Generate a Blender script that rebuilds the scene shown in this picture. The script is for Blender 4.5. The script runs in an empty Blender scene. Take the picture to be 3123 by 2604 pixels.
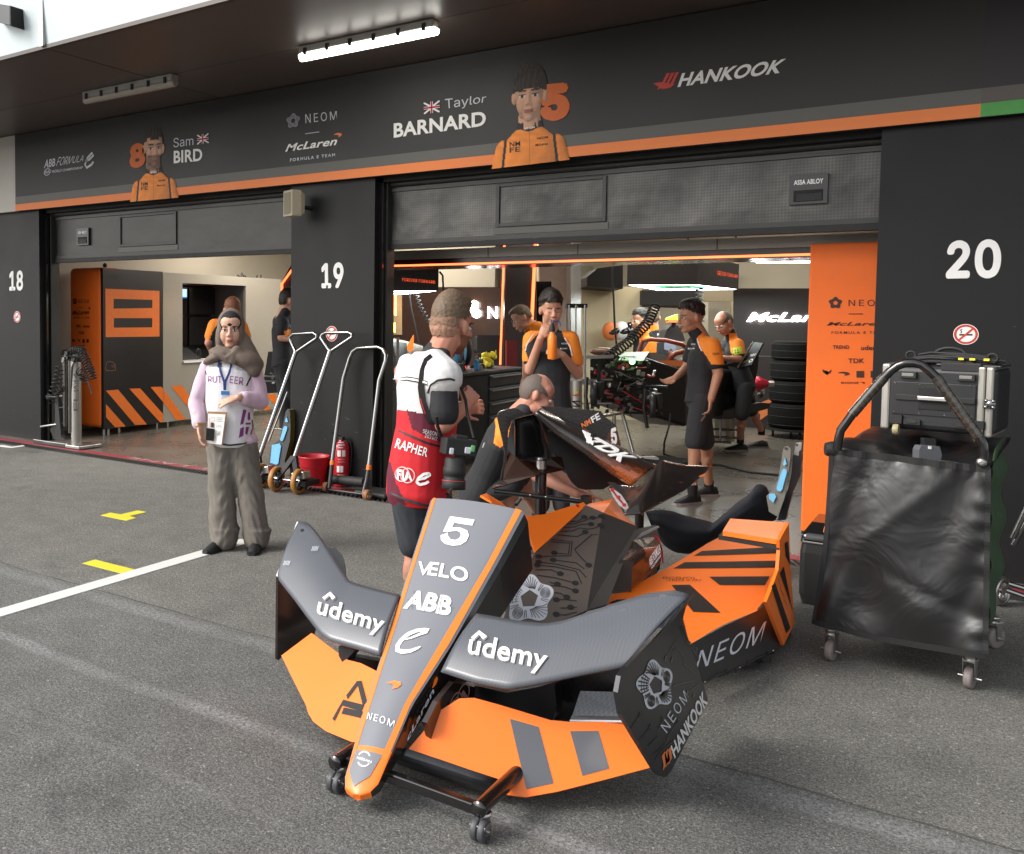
import bpy, bmesh, math, random
import numpy as np
from mathutils import Vector, Matrix
from mathutils.bvhtree import BVHTree
from mathutils.geometry import tessellate_polygon
random.seed(7); rng = np.random.default_rng(7)
SC = bpy.context.scene; COL = SC.collection
# ---------------------------------------------------------------- camera
W0, H0 = 3123.0, 2604.0                     # pixel frame of the survey photograph
FPX, CXP, CYP = 2737.255, 1106.564, 1100.409  # focal length and principal point in those pixels
YAW, PIT, ROL = (math.radians(a) for a in (-35.12312, -2.97702, -0.56124))
EYE = np.array([0, 0, 1.65])
def cam_axes():
    cy, sy, cp, sp = math.cos(YAW), math.sin(YAW), math.cos(PIT), math.sin(PIT)
    f = np.array([sy*cp, cy*cp, sp]); r = np.array([cy, -sy, 0]); d = np.cross(f, r)
    cr, sr = math.cos(ROL), math.sin(ROL)
    return np.array([cr*r+sr*d, -sr*r+cr*d, f])
CM = cam_axes()
cd = bpy.data.cameras.new('camera'); cam = bpy.data.objects.new('camera', cd); COL.objects.link(cam)
cam.matrix_world = Matrix([[CM[0][i], -CM[1][i], -CM[2][i], EYE[i]] for i in range(3)] + [[0, 0, 0, 1]])
cd.sensor_fit = 'HORIZONTAL'; cd.sensor_width = 36; cd.lens = FPX/W0*36
cd.shift_x = (W0/2-CXP)/W0; cd.shift_y = (CYP-H0/2)/W0
cd.clip_start = 0.05; cd.clip_end = 3000
SC.camera = cam
# ---------------------------------------------------------------- light
SUN_EL, SUN_AZ = math.radians(38), math.radians(-42)    # towards the track side, left behind the viewer
w = bpy.data.worlds.new('World'); SC.world = w; w.use_nodes = True
wn = w.node_tree; bg = wn.nodes['Background']; sky = wn.nodes.new('ShaderNodeTexSky')
sky.sky_type = 'NISHITA'; sky.sun_disc = False; sky.sun_elevation = SUN_EL; sky.sun_rotation = math.radians(180)-SUN_AZ
sky.air_density = 1.0; sky.dust_density = 3.0; sky.ozone_density = 1.0
hsv = wn.nodes.new('ShaderNodeHueSaturation'); hsv.inputs['Saturation'].default_value = 0.25   # overcast: the cloud deck greys the sky
wn.links.new(sky.outputs[0], hsv.inputs['Color']); wn.links.new(hsv.outputs[0], bg.inputs[0]); bg.inputs[1].default_value = 0.15
sl = bpy.data.lights.new('sun', 'SUN'); sl.energy = 1.3; sl.angle = math.radians(24); sl.color = (1, .96, .9)
so = bpy.data.objects.new('sun', sl); COL.objects.link(so)
so.rotation_euler = (math.radians(90)-SUN_EL, 0, SUN_AZ)
SC.view_settings.view_transform = 'Standard'; SC.view_settings.look = 'None'
SC.view_settings.exposure = 0.93; SC.view_settings.gamma = 1
SC.cycles.max_bounces = 8; SC.cycles.diffuse_bounces = 4; SC.cycles.glossy_bounces = 3; SC.cycles.sample_clamp_indirect = 6
SC.cycles.use_denoising = True
# ---------------------------------------------------------------- survey helpers: photo pixel -> point on a known plane
def ray(x, y): return np.array([(x-CXP)/FPX, (y-CYP)/FPX, 1.0]) @ CM
def PX(x, y, X): d = ray(x, y); return EYE + d*(X/d[0])
def PY(x, y, Y): d = ray(x, y); return EYE + d*(Y/d[1])
def PZ(x, y, Z): d = ray(x, y); return EYE + d*((Z-EYE[2])/d[2])
def PC(x, y, dep): return EYE + ray(x, y)*dep
def PP(x, y, pl): d = ray(x, y); return EYE + d*(((pl[0]-EYE) @ pl[1])/(d @ pl[1]))
def plane(p, *v):
    n = np.cross(v[0], v[1]); return (np.array(p, float), n/np.linalg.norm(n))
def plane3(a, b, c): a, b, c = map(np.array, (a, b, c)); return plane(a, b-a, c-a)
def V(*a): return np.array(a, float)
def unit(v): v = np.array(v, float); return v/np.linalg.norm(v)
def depth(p): return float(CM[2] @ (np.array(p)-EYE))
RT, UPV, FW = CM[0], -CM[1], CM[2]          # image right, image up, view direction
# ---------------------------------------------------------------- materials
def lin(h):
    h = h.lstrip('#'); c = [int(h[i:i+2], 16)/255 for i in (0, 2, 4)]
    return tuple(x/12.92 if x <= .04045 else ((x+.055)/1.055)**2.4 for x in c)
MATS = {}
def nt(name):
    m = bpy.data.materials.new(name); m.use_nodes = True; t = m.node_tree
    return m, t, t.nodes['Principled BSDF'], t.nodes.new, t.links.new
def mat(name, col, rough=.5, metal=0, var=.12, scale=18, bump=.0, bscale=60, spec=.5, coat=0, weave=None, sub=0, bdist=.002):
    if name in MATS: return MATS[name]
    m, t, b, N, L = nt(name); c = lin(col) if isinstance(col, str) else col
    tc = N('ShaderNodeTexCoord'); nz = N('ShaderNodeTexNoise'); nz.inputs['Scale'].default_value = scale; nz.inputs['Detail'].default_value = 5
    L(tc.outputs['Object'], nz.inputs['Vector'])
    mx = N('ShaderNodeMix'); mx.data_type = 'RGBA'
    mx.inputs[6].default_value = (*[x*(1-var) for x in c], 1); mx.inputs[7].default_value = (*[min(1, x*(1+var)) for x in c], 1)
    L(nz.outputs['Fac'], mx.inputs[0]); out = mx.outputs[2]
    if weave:
        k, amt = weave
        ck = N('ShaderNodeTexChecker'); ck.inputs['Scale'].default_value = k; L(tc.outputs['Object'], ck.inputs['Vector'])
        m2 = N('ShaderNodeMix'); m2.data_type = 'RGBA'; m2.blend_type = 'MULTIPLY'; m2.inputs[0].default_value = 1
        ck.inputs[1].default_value = (1, 1, 1, 1); ck.inputs[2].default_value = (amt, amt, amt, 1)
        L(out, m2.inputs[6]); L(ck.outputs[0], m2.inputs[7]); out = m2.outputs[2]
    L(out, b.inputs['Base Color'])
    mr = N('ShaderNodeMapRange'); mr.inputs['To Min'].default_value = max(.02, rough*.85); mr.inputs['To Max'].default_value = min(1, rough*1.15)
    L(nz.outputs['Fac'], mr.inputs['Value']); L(mr.outputs[0], b.inputs['Roughness'])
    b.inputs['Metallic'].default_value = metal; b.inputs['Specular IOR Level'].default_value = spec
    b.inputs['Coat Weight'].default_value = coat; b.inputs['Coat Roughness'].default_value = .12
    if sub:
        b.inputs['Subsurface Weight'].default_value = sub; b.inputs['Subsurface Radius'].default_value = (.02, .008, .004); b.inputs['Subsurface Scale'].default_value = .4
    if bump:
        n2 = N('ShaderNodeTexNoise'); n2.inputs['Scale'].default_value = bscale; n2.inputs['Detail'].default_value = 4
        L(tc.outputs['Object'], n2.inputs['Vector']); bp = N('ShaderNodeBump'); bp.inputs['Strength'].default_value = bump; bp.inputs['Distance'].default_value = bdist
        L(n2.outputs['Fac'], bp.inputs['Height']); L(bp.outputs[0], b.inputs['Normal'])
    MATS[name] = m; return m
def emat(name, col, s):
    if name in MATS: return MATS[name]
    m, t, b, N, L = nt(name); c = lin(col)
    b.inputs['Base Color'].default_value = (*c, 1); b.inputs['Emission Color'].default_value = (*c, 1); b.inputs['Emission Strength'].default_value = s
    MATS[name] = m; return m
# ---------------------------------------------------------------- mesh builder
VF = None
try: VF = bpy.data.fonts.load(bpy.utils.system_resource('DATAFILES', path='fonts')+'/Inter.woff2')   # the interface font that ships inside Blender
except Exception: VF = None
def text_geo(s, bold=0.0, shear=0.0, space=1.0, cache={}):
    k = (s, bold, shear, space)
    if k not in cache:
        digits = s.isdigit(); cu = bpy.data.curves.new('t', 'FONT'); cu.body = s
        if VF and (bold <= 0 or digits): cu.font = VF
        elif bold > 0: cu.offset = bold*.72
        cu.shear = shear; cu.space_character = space*(1.04 if bold > 0 else 1); cu.resolution_u = 4; cu.dimensions = '2D'; cu.fill_mode = 'FRONT'
        o = bpy.data.objects.new('t', cu); COL.objects.link(o); dg = bpy.context.evaluated_depsgraph_get(); dg.update()
        me = o.evaluated_get(dg).to_mesh(); vs = np.array([v.co[:3] for v in me.vertices]); fs = [tuple(p.vertices) for p in me.polygons]; vs[:, 2] = 0
        o.evaluated_get(dg).to_mesh_clear(); bpy.data.objects.remove(o); bpy.data.curves.remove(cu)
        if bold > 0 and digits and VF:                              # thicker figures: copies of the outline spread round it, each a hair above the last
            n0 = len(vs); V_, F_ = [vs], list(fs)
            for q in range(8): V_.append(vs+np.array([bold*math.cos(q*math.pi/4), bold*math.sin(q*math.pi/4), q+1])); F_ += [tuple(i+n0*(q+1) for i in f) for f in fs]
            vs, fs = np.concatenate(V_), F_
        lo, hi = vs.min(0), vs.max(0); asp = (hi[0]-lo[0])/(hi[1]-lo[1]); lo[2] = 0; hi[2] = 1; cache[k] = ((vs-lo)/(hi-lo), fs, asp)
    return cache[k]
def quad_fn(q):
    bl, br, tr, tl = [np.array(p, float) for p in q]
    n = unit(np.cross(br-bl, tl-bl))
    if n @ (EYE-bl) < 0: n = -n
    return (lambda u, v: (bl*(1-u)+br*u)*(1-v)+(tl*(1-u)+tr*u)*v), n
class MB:
    def __init__(s): s.v = []; s.f = []; s.m = []; s.s = []; s.mats = []
    def mi(s, m):
        if m not in s.mats: s.mats.append(m)
        return s.mats.index(m)
    def add(s, vs, fs, m, smooth=False):
        o = len(s.v); k = s.mi(m); s.v += [tuple(map(float, p)) for p in vs]
        for f in fs: s.f.append(tuple(i+o for i in f)); s.m.append(k); s.s.append(smooth)
        return s
    def box(s, c, sz, m, ax=None):
        c = V(*c); A = np.eye(3) if ax is None else np.array([unit(a) for a in ax]); h = np.array(sz)/2
        vs = [c+A.T @ (h*np.array(k)) for k in ((-1,-1,-1),(1,-1,-1),(1,1,-1),(-1,1,-1),(-1,-1,1),(1,-1,1),(1,1,1),(-1,1,1))]
        return s.add(vs, [(3,2,1,0),(4,5,6,7),(0,1,5,4),(1,2,6,5),(2,3,7,6),(3,0,4,7)], m)
    def bx(s, x0, x1, y0, y1, z0, z1, m): return s.box(((x0+x1)/2, (y0+y1)/2, (z0+z1)/2), (x1-x0, y1-y0, z1-z0), m)
    def poly(s, pts, m, holes=(), lift=0, n=None, smooth=False):
        pts = [np.array(p, float) for p in pts]; al = list(pts)
        for h in holes: al += [np.array(p, float) for p in h]
        if n is None:
            n = sum(np.cross(pts[i]-pts[0], pts[i+1]-pts[0]) for i in range(1, len(pts)-1)); n = unit(n)
            if n @ (EYE-pts[0]) < 0: n = -n
        n = np.array(n, float); tr = tessellate_polygon([[Vector(p) for p in pts]]+[[Vector(p) for p in h] for h in holes])
        fs = []
        for a, b, c in tr:
            fn = np.cross(al[b]-al[a], al[c]-al[a]); fs.append((a, b, c) if fn @ n >= 0 else (a, c, b))
        return s.add([p+n*lift for p in al], fs, m, smooth)
    def slab(s, pts, th, m, back=None, edge=None, n=None):          # polygon with thickness th away from the viewer's side
        pts = [np.array(p, float) for p in pts]; k = len(pts)
        if n is None:
            n = unit(sum(np.cross(pts[i]-pts[0], pts[i+1]-pts[0]) for i in range(1, k-1)))
            if n @ (EYE-pts[0]) < 0: n = -n
        n = np.array(n, float); s.poly(pts, m, n=n); bk = [p-n*th for p in pts]; s.poly(bk, back or m, n=-n)
        a = sum(np.cross(pts[i]-pts[0], pts[(i+1)%k]-pts[0]) for i in range(k)) @ n
        fs = [((i+1)%k, i, k+i, k+(i+1)%k) if a > 0 else (i, (i+1)%k, k+(i+1)%k, k+i) for i in range(k)]
        return s.add(pts+bk, fs, edge or m)
    def grid(s, rows, m, smooth=True, close=False):
        a = [np.array(r, float) for r in rows]; nr, nc = len(a), len(a[0]); vs = [p for r in a for p in r]; fs = []
        for i in range(nr-1):
            for j in range(nc if close else nc-1): j2 = (j+1) % nc; fs.append((i*nc+j, i*nc+j2, (i+1)*nc+j2, (i+1)*nc+j))
        return s.add(vs, fs, m, smooth)
    def loft(s, rings, m, smooth=True, caps=True):
        s.grid(rings, m, smooth, close=True)
        if caps:
            for r, rev in ((rings[0], True), (rings[-1], False)):
                k = len(r); s.add(r, [tuple(range(k))[::-1] if rev else tuple(range(k))], m, False)
        return s
    def tube(s, pts, r, m, n=10, smooth=True, caps=True):
        pts = [np.array(p, float) for p in pts]; k = len(pts); rs = r if hasattr(r, '__len__') else [r]*k; rings = []; u = None
        for i in range(k):
            t = unit(pts[min(i+1, k-1)]-pts[max(i-1, 0)])
            if u is None: u = unit(np.cross(t, V(.3, .2, 1) if abs(t[2]) < .9 else V(1, .2, .1)))
            u = unit(u-t*(u @ t)); w_ = np.cross(t, u)
            rings.append([pts[i]+rs[i]*(math.cos(a)*u+math.sin(a)*w_) for a in np.linspace(0, 2*math.pi, n, endpoint=False)])
        return s.loft(rings, m, smooth, caps)
    def lathe(s, prof, o, ax, m, n=20, smooth=True, caps=True):
        ax = unit(ax); u = unit(np.cross(ax, V(.3, .2, 1) if abs(ax[2]) < .9 else V(1, .2, .1))); w_ = np.cross(ax, u); o = V(*o)
        return s.loft([[o+ax*z+max(r, 1e-4)*(math.cos(a)*u+math.sin(a)*w_) for a in np.linspace(0, 2*math.pi, n, endpoint=False)] for r, z in prof], m, smooth, caps)
    def ell(s, c, r, m, ax=None, n=14):
        A = np.eye(3) if ax is None else np.array([unit(a) for a in ax]); c = V(*c); r = r if hasattr(r, '__len__') else (r, r, r)
        return s.loft([[c+A.T @ V(r[0]*math.sin(p)*math.cos(a), r[1]*math.sin(p)*math.sin(a), -r[2]*math.cos(p)) for a in np.linspace(0, 2*math.pi, n, endpoint=False)] for p in np.linspace(.05, math.pi-.05, max(6, n*2//3))], m)
    def cap(s, a, b, ra, rb, m, n=12):
        a, b = V(*a), V(*b); t = unit(b-a); L = np.linalg.norm(b-a); h = math.pi/2
        pr = [(ra*math.cos(x), ra*math.sin(x)) for x in np.linspace(-h+.1, 0, 5)]+[(rb*math.cos(x), L+rb*math.sin(x)) for x in np.linspace(0, h-.1, 5)]
        return s.lathe(pr, a, t, m, n)
    def text(s, txt, q, m, lift=.002, bold=0., shear=0., space=1., fn=None):
        vs, fs, _ = text_geo(txt, bold, shear, space)
        if fn is None: fn, n = quad_fn(q); out = [fn(u, v)+n*(lift+l*2.5e-4) for u, v, l in vs]
        else: out = [p+unit(EYE-p)*l*2.5e-4 for p, l in ((fn(u, v), l) for u, v, l in vs)]
        f0 = fs[0]; nn = np.cross(out[f0[1]]-out[f0[0]], out[f0[2]]-out[f0[0]])
        if nn @ (EYE-out[f0[0]]) < 0: fs = [f[::-1] for f in fs]
        return s.add(out, fs, m)
    def dec(s, pts, q, m, lift=.002, holes=()):                     # polygon given in the quad's own 0..1 frame
        fn, n = quad_fn(q); return s.poly([fn(*p) for p in pts], m, [[fn(*p) for p in h] for h in holes], lift, n)
    def ribbon(s, pts, n, w_, m, lift=.002):
        pts = [np.array(p, float) for p in pts]; n = unit(n); a, b = [], []
        for i, p in enumerate(pts):
            t = unit(pts[min(i+1, len(pts)-1)]-pts[max(i-1, 0)]); sd = np.cross(n, t); ww = (w_[i] if hasattr(w_, '__len__') else w_)/2
            a.append(p+n*lift+sd*ww); b.append(p+n*lift-sd*ww)
        k = len(pts); return s.add(a+b, [(k+i, k+i+1, i+1, i) for i in range(k-1)], m)
    def stroke(s, pts, q, w_, m, lift=.002):
        fn, n = quad_fn(q); return s.ribbon([fn(*p) for p in pts], n, w_, m, lift)
    def ring(s, q, r0, r1, m, lift=.002, k=28, c=(.5, .5)):
        P = [(c[0]+math.cos(a)*r1, c[1]+math.sin(a)*r1) for a in np.linspace(0, 2*math.pi, k, endpoint=False)]
        if r0 <= 0: return s.dec(P, q, m, lift)
        fn, n = quad_fn(q); I = [(c[0]+(x-c[0])*r0/r1, c[1]+(y-c[1])*r0/r1) for x, y in P]
        vs = [fn(*p)+n*lift for p in P+I]; fs = [(i, (i+1) % k, k+(i+1) % k, k+i) for i in range(k)]
        nn = np.cross(vs[1]-vs[0], vs[k]-vs[0])
        if nn @ (EYE-vs[0]) < 0: fs = [f[::-1] for f in fs]
        return s.add(vs, fs, m)
    def mesh(s, name):
        me = bpy.data.meshes.new(name); me.from_pydata(s.v, [], s.f)
        for m in s.mats: me.materials.append(m)
        me.polygons.foreach_set('material_index', s.m); me.polygons.foreach_set('use_smooth', s.s); me.update(); return me
    def build(s, name, parent=None, bevel=0, subd=0, solid=0, loc=None, seg=2):
        me = s.mesh(name); o = bpy.data.objects.new(name, me); COL.objects.link(o)
        if parent is not None:
            o.parent = parent; pl = Vector(parent.location)
            if parent.parent: pl = pl + Vector(parent.parent.location)
            me.transform(Matrix.Translation(-pl))
        elif loc is not None: o.location = loc; me.transform(Matrix.Translation(-Vector(loc)))
        if solid: md = o.modifiers.new('thickness', 'SOLIDIFY'); md.thickness = solid; md.offset = 0
        if subd: md = o.modifiers.new('smooth', 'SUBSURF'); md.levels = md.render_levels = subd
        if bevel: md = o.modifiers.new('bevel', 'BEVEL'); md.width = bevel; md.segments = seg; md.limit_method = 'ANGLE'; md.angle_limit = math.radians(40); md.use_clamp_overlap = True
        return o
def tag(o, label=None, cat=None, group=None, kind=None):
    for k, v in (('label', label), ('category', cat), ('group', group), ('kind', kind)):
        if v: o[k] = v
    return o
def thing(name, loc, label, cat, group=None):
    o = bpy.data.objects.new(name, None); COL.objects.link(o); o.location = tuple(map(float, loc)); o.empty_display_size = .1
    return tag(o, label, cat, group)
def dup(root, delta, label=None):
    r = root.copy(); COL.objects.link(r); r.location = Vector(root.location)+Vector(delta)
    if label: r['label'] = label
    for ch in list(root.children):
        c = ch.copy(); COL.objects.link(c); c.parent = r
        for g in list(ch.children): d = g.copy(); COL.objects.link(d); d.parent = c
    return r
# ---------------------------------------------------------------- shared materials
M = dict(
 black=mat('black_panel', '#151515', .5, var=.1, scale=3, bump=.02, spec=.3), dark=mat('dark_matt', '#1c1b1b', .6), void=mat('void_black', '#0b0b0b', .7),
 rubber=mat('rubber', '#1b1b1b', .65, bump=.1), white=mat('white_print', '#e9e7e4', .5, var=.04), whitep=mat('white_paint', '#e6e4e0', .45, var=.05),
 orange=mat('orange_paint', (.90, .175, .012), .42, var=.05, scale=4, coat=.15), oprint=mat('orange_print', (.74, .2, .055), .6, var=.06),
 obanner=mat('orange_fabric', (.88, .15, .008), .62, var=.08, scale=6, bump=.12, bscale=400), chrome=mat('chrome', '#8f8f8e', .2, metal=1, var=.05), steel=mat('brushed_steel', '#b9b7b3', .34, metal=1, var=.08, scale=40),
 alu=mat('satin_aluminium', '#a8a49c', .45, metal=.85, var=.06), greyp=mat('grey_paint', '#77756f', .5), carbon=mat('carbon_weave', '#26272a', .3, weave=(190, .62), coat=.35, var=.15),
 carbong=mat('grey_coated_carbon', '#505359', .36, weave=(150, .86), coat=.25, var=.06, scale=5), nose=mat('grey_satin_paint', '#6e7076', .42, var=.05, scale=4, coat=.1),
 satin=mat('satin_black_paint', '#2c2b2b', .34, var=.1, scale=3), gloss=mat('gloss_black_paint', '#171616', .12, coat=.5), redp=mat('red_paint', '#b4202a', .4, coat=.2),
 yellow=mat('yellow_tape', '#d8cc38', .6, var=.1, scale=30), cream=mat('cream_wall', '#a69e8e', .7, var=.05, scale=2), brown=mat('dark_brown_panel', '#2a2220', .3, var=.06, scale=2),
 tan=mat('tan_polyurethane', '#9c6b30', .5, var=.15), blue=mat('sky_blue_foam', '#6fb1d6', .6), navy=mat('navy_cloth', '#16181f', .9, bump=.3, bscale=25, bdist=.01),
 screen=mat('screen_off', '#08080a', .15), glass=mat('clear_plastic', '#9a9a9a', .1), silverw=mat('pale_print', '#c9cbd2', .5, var=.06), blackp=mat('black_print', '#141313', .5),
 oled=emat('orange_led', '#ff5a30', 3.2), wled=emat('white_led', '#f2fbff', 14), sign=emat('lit_sign_white', '#ffffff', 6), gled=emat('green_led', '#3cff9a', 3), redr=mat('red_print', '#c0392b', .5))
MATS['clear_plastic'].node_tree.nodes['Principled BSDF'].inputs['Transmission Weight'].default_value = .9
# ---------------------------------------------------------------- ground
def asphalt():
    m, t, b, N, L = nt('asphalt'); g = N('ShaderNodeNewGeometry'); sp = N('ShaderNodeSeparateXYZ'); L(g.outputs['Position'], sp.inputs[0])
    def noise(s, d=4, vec=None, r=.6):
        n = N('ShaderNodeTexNoise'); n.inputs['Scale'].default_value = s; n.inputs['Detail'].default_value = d; n.inputs['Roughness'].default_value = r; L(vec or g.outputs['Position'], n.inputs['Vector']); return n.outputs['Fac']
    def ramp(f, *st):
        r = N('ShaderNodeValToRGB'); r.color_ramp.elements.remove(r.color_ramp.elements[0])
        for i, (p, c) in enumerate(st):
            e = r.color_ramp.elements[0] if i == 0 else r.color_ramp.elements.new(p)
            e.position = p; e.color = (c, c, c, 1) if not hasattr(c, '__len__') else (*c, 1)
        L(f, r.inputs[0]); return r.outputs[0]
    def mix(a, b_, f, mode='MIX'):
        x = N('ShaderNodeMix'); x.data_type = 'RGBA'; x.blend_type = mode
        for k, v in ((0, f), (6, a), (7, b_)):
            if hasattr(v, 'is_linked') or hasattr(v, 'links'): L(v, x.inputs[k])
            else: x.inputs[k].default_value = v
        return x.outputs[2]
    def math_(op, a, b_=0, c=None):
        x = N('ShaderNodeMath'); x.operation = op
        for k, v in enumerate((a, b_) if c is None else (a, b_, c)):
            if isinstance(v, (int, float)): x.inputs[k].default_value = v
            else: L(v, x.inputs[k])
        return x.outputs[0]
    big = noise(.55, 6); mid = noise(5, 5); fine = noise(125, 3, r=.8)
    base = ramp(fine, (.36, (.050, .050, .047)), (.5, (.118, .118, .111)), (.64, (.23, .228, .216)))
    base = mix(base, ramp(noise(48, 3, r=.7), (.34, .72), (.5, 1), (.66, 1.3)), 1, 'MULTIPLY'); base = mix(base, ramp(big, (.3, .84), (.7, 1.12)), 1, 'MULTIPLY'); base = mix(base, ramp(mid, (.3, .86), (.7, 1.14)), 1, 'MULTIPLY')
    vo = N('ShaderNodeTexVoronoi'); vo.inputs['Scale'].default_value = 95; L(g.outputs['Position'], vo.inputs['Vector'])
    chip = math_('MULTIPLY', math_('LESS_THAN', vo.outputs['Distance'], .33), math_('GREATER_THAN', noise(38, 2), .63))
    base = mix(base, (.40, .39, .37, 1), math_('MULTIPLY', chip, .75))
    # an older, paler lay of asphalt nearer the garages
    wob = math_('MULTIPLY', math_('SUBTRACT', noise(1.3, 3), .5), .10)
    yy = math_('ADD', sp.outputs['Y'], wob)
    pale = ramp(math_('SUBTRACT', yy, 3.36), (0, 0), (.05, 1))
    base = mix(base, mix(base, (1.16, 1.14, 1.09, 1), 1, 'MULTIPLY'), pale)
    # worn chalk lines running along the pit lane
    worn = ramp(noise(60, 4, r=.8), (.42, 0), (.62, 1)); patch = ramp(noise(1.1, 3), (.33, 0), (.55, 1))
    for y0, hw, k in ((3.30, .075, .5), (2.62, .055, .6), (2.16, .035, .2)):
        d = math_('ABSOLUTE', math_('SUBTRACT', yy, y0)); f = ramp(d, (0, 1), (hw*.5, .8), (hw, 0))
        f = math_('MULTIPLY', math_('MULTIPLY', f, worn), math_('MULTIPLY', patch, k))
        base = mix(base, (.42, .42, .42, 1), f)
    d = math_('ABSOLUTE', math_('SUBTRACT', yy, 3.40)); base = mix(base, (.03, .03, .03, 1), math_('MULTIPLY', ramp(d, (0, .8), (.012, 0)), patch))
    # oil and tyre stains
    st = noise(.9, 2); oil = math_('MULTIPLY', ramp(st, (.62, 0), (.70, 1)), ramp(noise(4, 3), (.45, 0), (.6, 1)))
    base = mix(base, (.022, .02, .018, 1), math_('MULTIPLY', oil, .35))
    L(base, b.inputs['Base Color']); b.inputs['Roughness'].default_value = .82; b.inputs['Specular IOR Level'].default_value = .35
    bp = N('ShaderNodeBump'); bp.inputs['Strength'].default_value = .8; bp.inputs['Distance'].default_value = .008; L(noise(75, 5, r=.75), bp.inputs['Height']); L(bp.outputs[0], b.inputs['Normal'])
    return m
g = MB().bx(-400, 400, -600, 6.50, -.2, 0, asphalt()).build('ground'); tag(g, kind='structure')
YD0, YR0, YR1, YW = 6.50, 6.67, 6.79, 6.93     # drain, red line, floor, wall fronts
mb = MB().bx(-60, 30, YD0, YR0, -.2, -.02, M['void'])
gm = mat('cast_iron', '#3c3c3a', .6, metal=.3, bump=.2)
for y in (YD0+.006, YR0-.006): mb.bx(-60, 30, y-.006, y+.006, -.03, .002, gm)
x = -16.0
while x < 4: mb.box((x, (YD0+YR0)/2, -.009), (.022, .2, .02), gm, ax=[(1, .55, 0), (-.55, 1, 0), (0, 0, 1)]); x += .05
tag(mb.build('drain_grating'), kind='structure')
redline = mat('worn_red_paint', '#8c3038', .6, var=.3, scale=14, bump=.1)
mb = MB().bx(-60, 30, YR0, YR1, -.2, .004, redline)
mb.text('PIT LANE', [(-6.35, YR1-.015, .0065), (-7.95, YR1-.015, .0065), (-7.95, YR0+.015, .0065), (-6.35, YR0+.015, .0065)], mat('worn_white_paint', '#a08d8d', .7, var=.4, scale=40), lift=0, bold=.01)
tag(mb.build('painted_red_line'), kind='structure')
def garage_floor_mat():
    m, t, b, N, L = nt('polished_concrete'); g_ = N('ShaderNodeNewGeometry'); n = N('ShaderNodeTexNoise'); n.inputs['Scale'].default_value = 1.6; n.inputs['Detail'].default_value = 7; n.inputs['Roughness'].default_value = .7
    L(g_.outputs['Position'], n.inputs['Vector']); r = N('ShaderNodeValToRGB'); L(n.outputs['Fac'], r.inputs[0])
    r.color_ramp.elements[0].position = .3; r.color_ramp.elements[0].color = (.085, .075, .063, 1); r.color_ramp.elements[1].position = .7; r.color_ramp.elements[1].color = (.15, .134, .112, 1)
    L(r.outputs[0], b.inputs['Base Color']); mr = N('ShaderNodeMapRange'); mr.inputs['To Min'].default_value = .16; mr.inputs['To Max'].default_value = .42; L(n.outputs['Fac'], mr.inputs['Value']); L(mr.outputs[0], b.inputs['Roughness'])
    return m
tag(MB().bx(-60, 30, YR1, 17, -.2, .002, garage_floor_mat()).build('garage_floor'), kind='structure')
# painted bay line and tape marks
wl = mat('white_line_paint', '#cfcfcb', .7, var=.12, scale=60)
tag(MB().bx(-4.445, -4.325, -3, 4.79, 0, .004, wl).build('parking_line'), kind='structure')
def tape(px, m, label): tag(MB().slab([PZ(x, y, .003) for x, y in px], .003, m, n=(0, 0, 1)).build('floor_tape'), label, 'tape')
tape([(307, 1571), (336, 1563), (368, 1568), (420, 1556), (447, 1561), (394, 1573), (415, 1579), (386, 1587)], M['yellow'], 'yellow T shaped tape mark on the asphalt')
tape([(251, 1717), (290, 1706), (418, 1738), (372, 1748)], M['yellow'], 'straight yellow tape strip touching the white bay line')
tape([(1, 1357), (16, 1358), (36, 1362), (70, 1357), (76, 1360), (35, 1365), (0, 1361)], M['whitep'], 'white L shaped tape mark beside the drain at far left')
# ---------------------------------------------------------------- facade
YF = 6.85                                        # banner face
ZB, ZT = 2.915, 3.88
fasc = mat('dark_banner', '#272524', .55, var=.05, scale=1.2); band = mat('grey_banner', '#5a5853', .55, var=.05)
stripe = mat('banner_orange', (.80, .22, .055), .6, var=.05, scale=3)
def onF(x, y, lift=0): return PY(x, y, YF-.004)
ban = MB().bx(-10.24, -.125, YF, YF+.06, ZB, ZT-.01, fasc)
ban.bx(-10.24, -.125, YF-.002, YF, ZB+.002, ZB+.085, stripe); ban.bx(-10.24, -.125, YF-.0015, YF, ZB+.087, ZB+.178, band)
def fq(pts): return [onF(*p) for p in pts]
def ftext(s, bl, br, tr, tl, m, **k): ban.text(s, fq((bl, br, tr, tl)), m, lift=.001, **k)
# coordinates: pixels of the photograph, bottom-left, bottom-right, top-right, top-left of each word
Wp = M['silverw']
ftext('ABB', (134, 513), (168, 506), (170, 482), (138, 487), Wp, bold=.03); ftext('FORMULA', (171, 507), (253, 492), (256, 473), (177, 479), Wp, shear=.25)
ban.stroke([(.12, .5), (.55, .55), (.95, .8), (.8, 1), (.35, .7), (.1, .25), (.3, 0), (.75, .12), (.98, .3)], fq(((256, 514), (286, 505), (287, 465), (258, 470))), .028, Wp)
ban.ring(fq(((134, 537), (154, 533), (155, 512), (135, 515))), .4, .5, Wp); ftext('FIA', (137, 530), (151, 527), (152, 519), (138, 521), Wp, bold=.03)
ftext('WORLD CHAMPIONSHIP', (157, 528), (252, 514), (253, 507), (158, 519), Wp, bold=.02)
o1 = mat('banner_number_orange', (.62, .13, .022), .6)
ftext('8', (396, 516), (444, 507), (443, 433), (395, 440), o1, bold=.05)
ftext('Sam', (529, 450), (590, 442), (590, 415), (529, 421), Wp); ftext('BIRD', (530, 498), (617, 490), (617, 452), (530, 460), M['white'], bold=.035)
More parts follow.
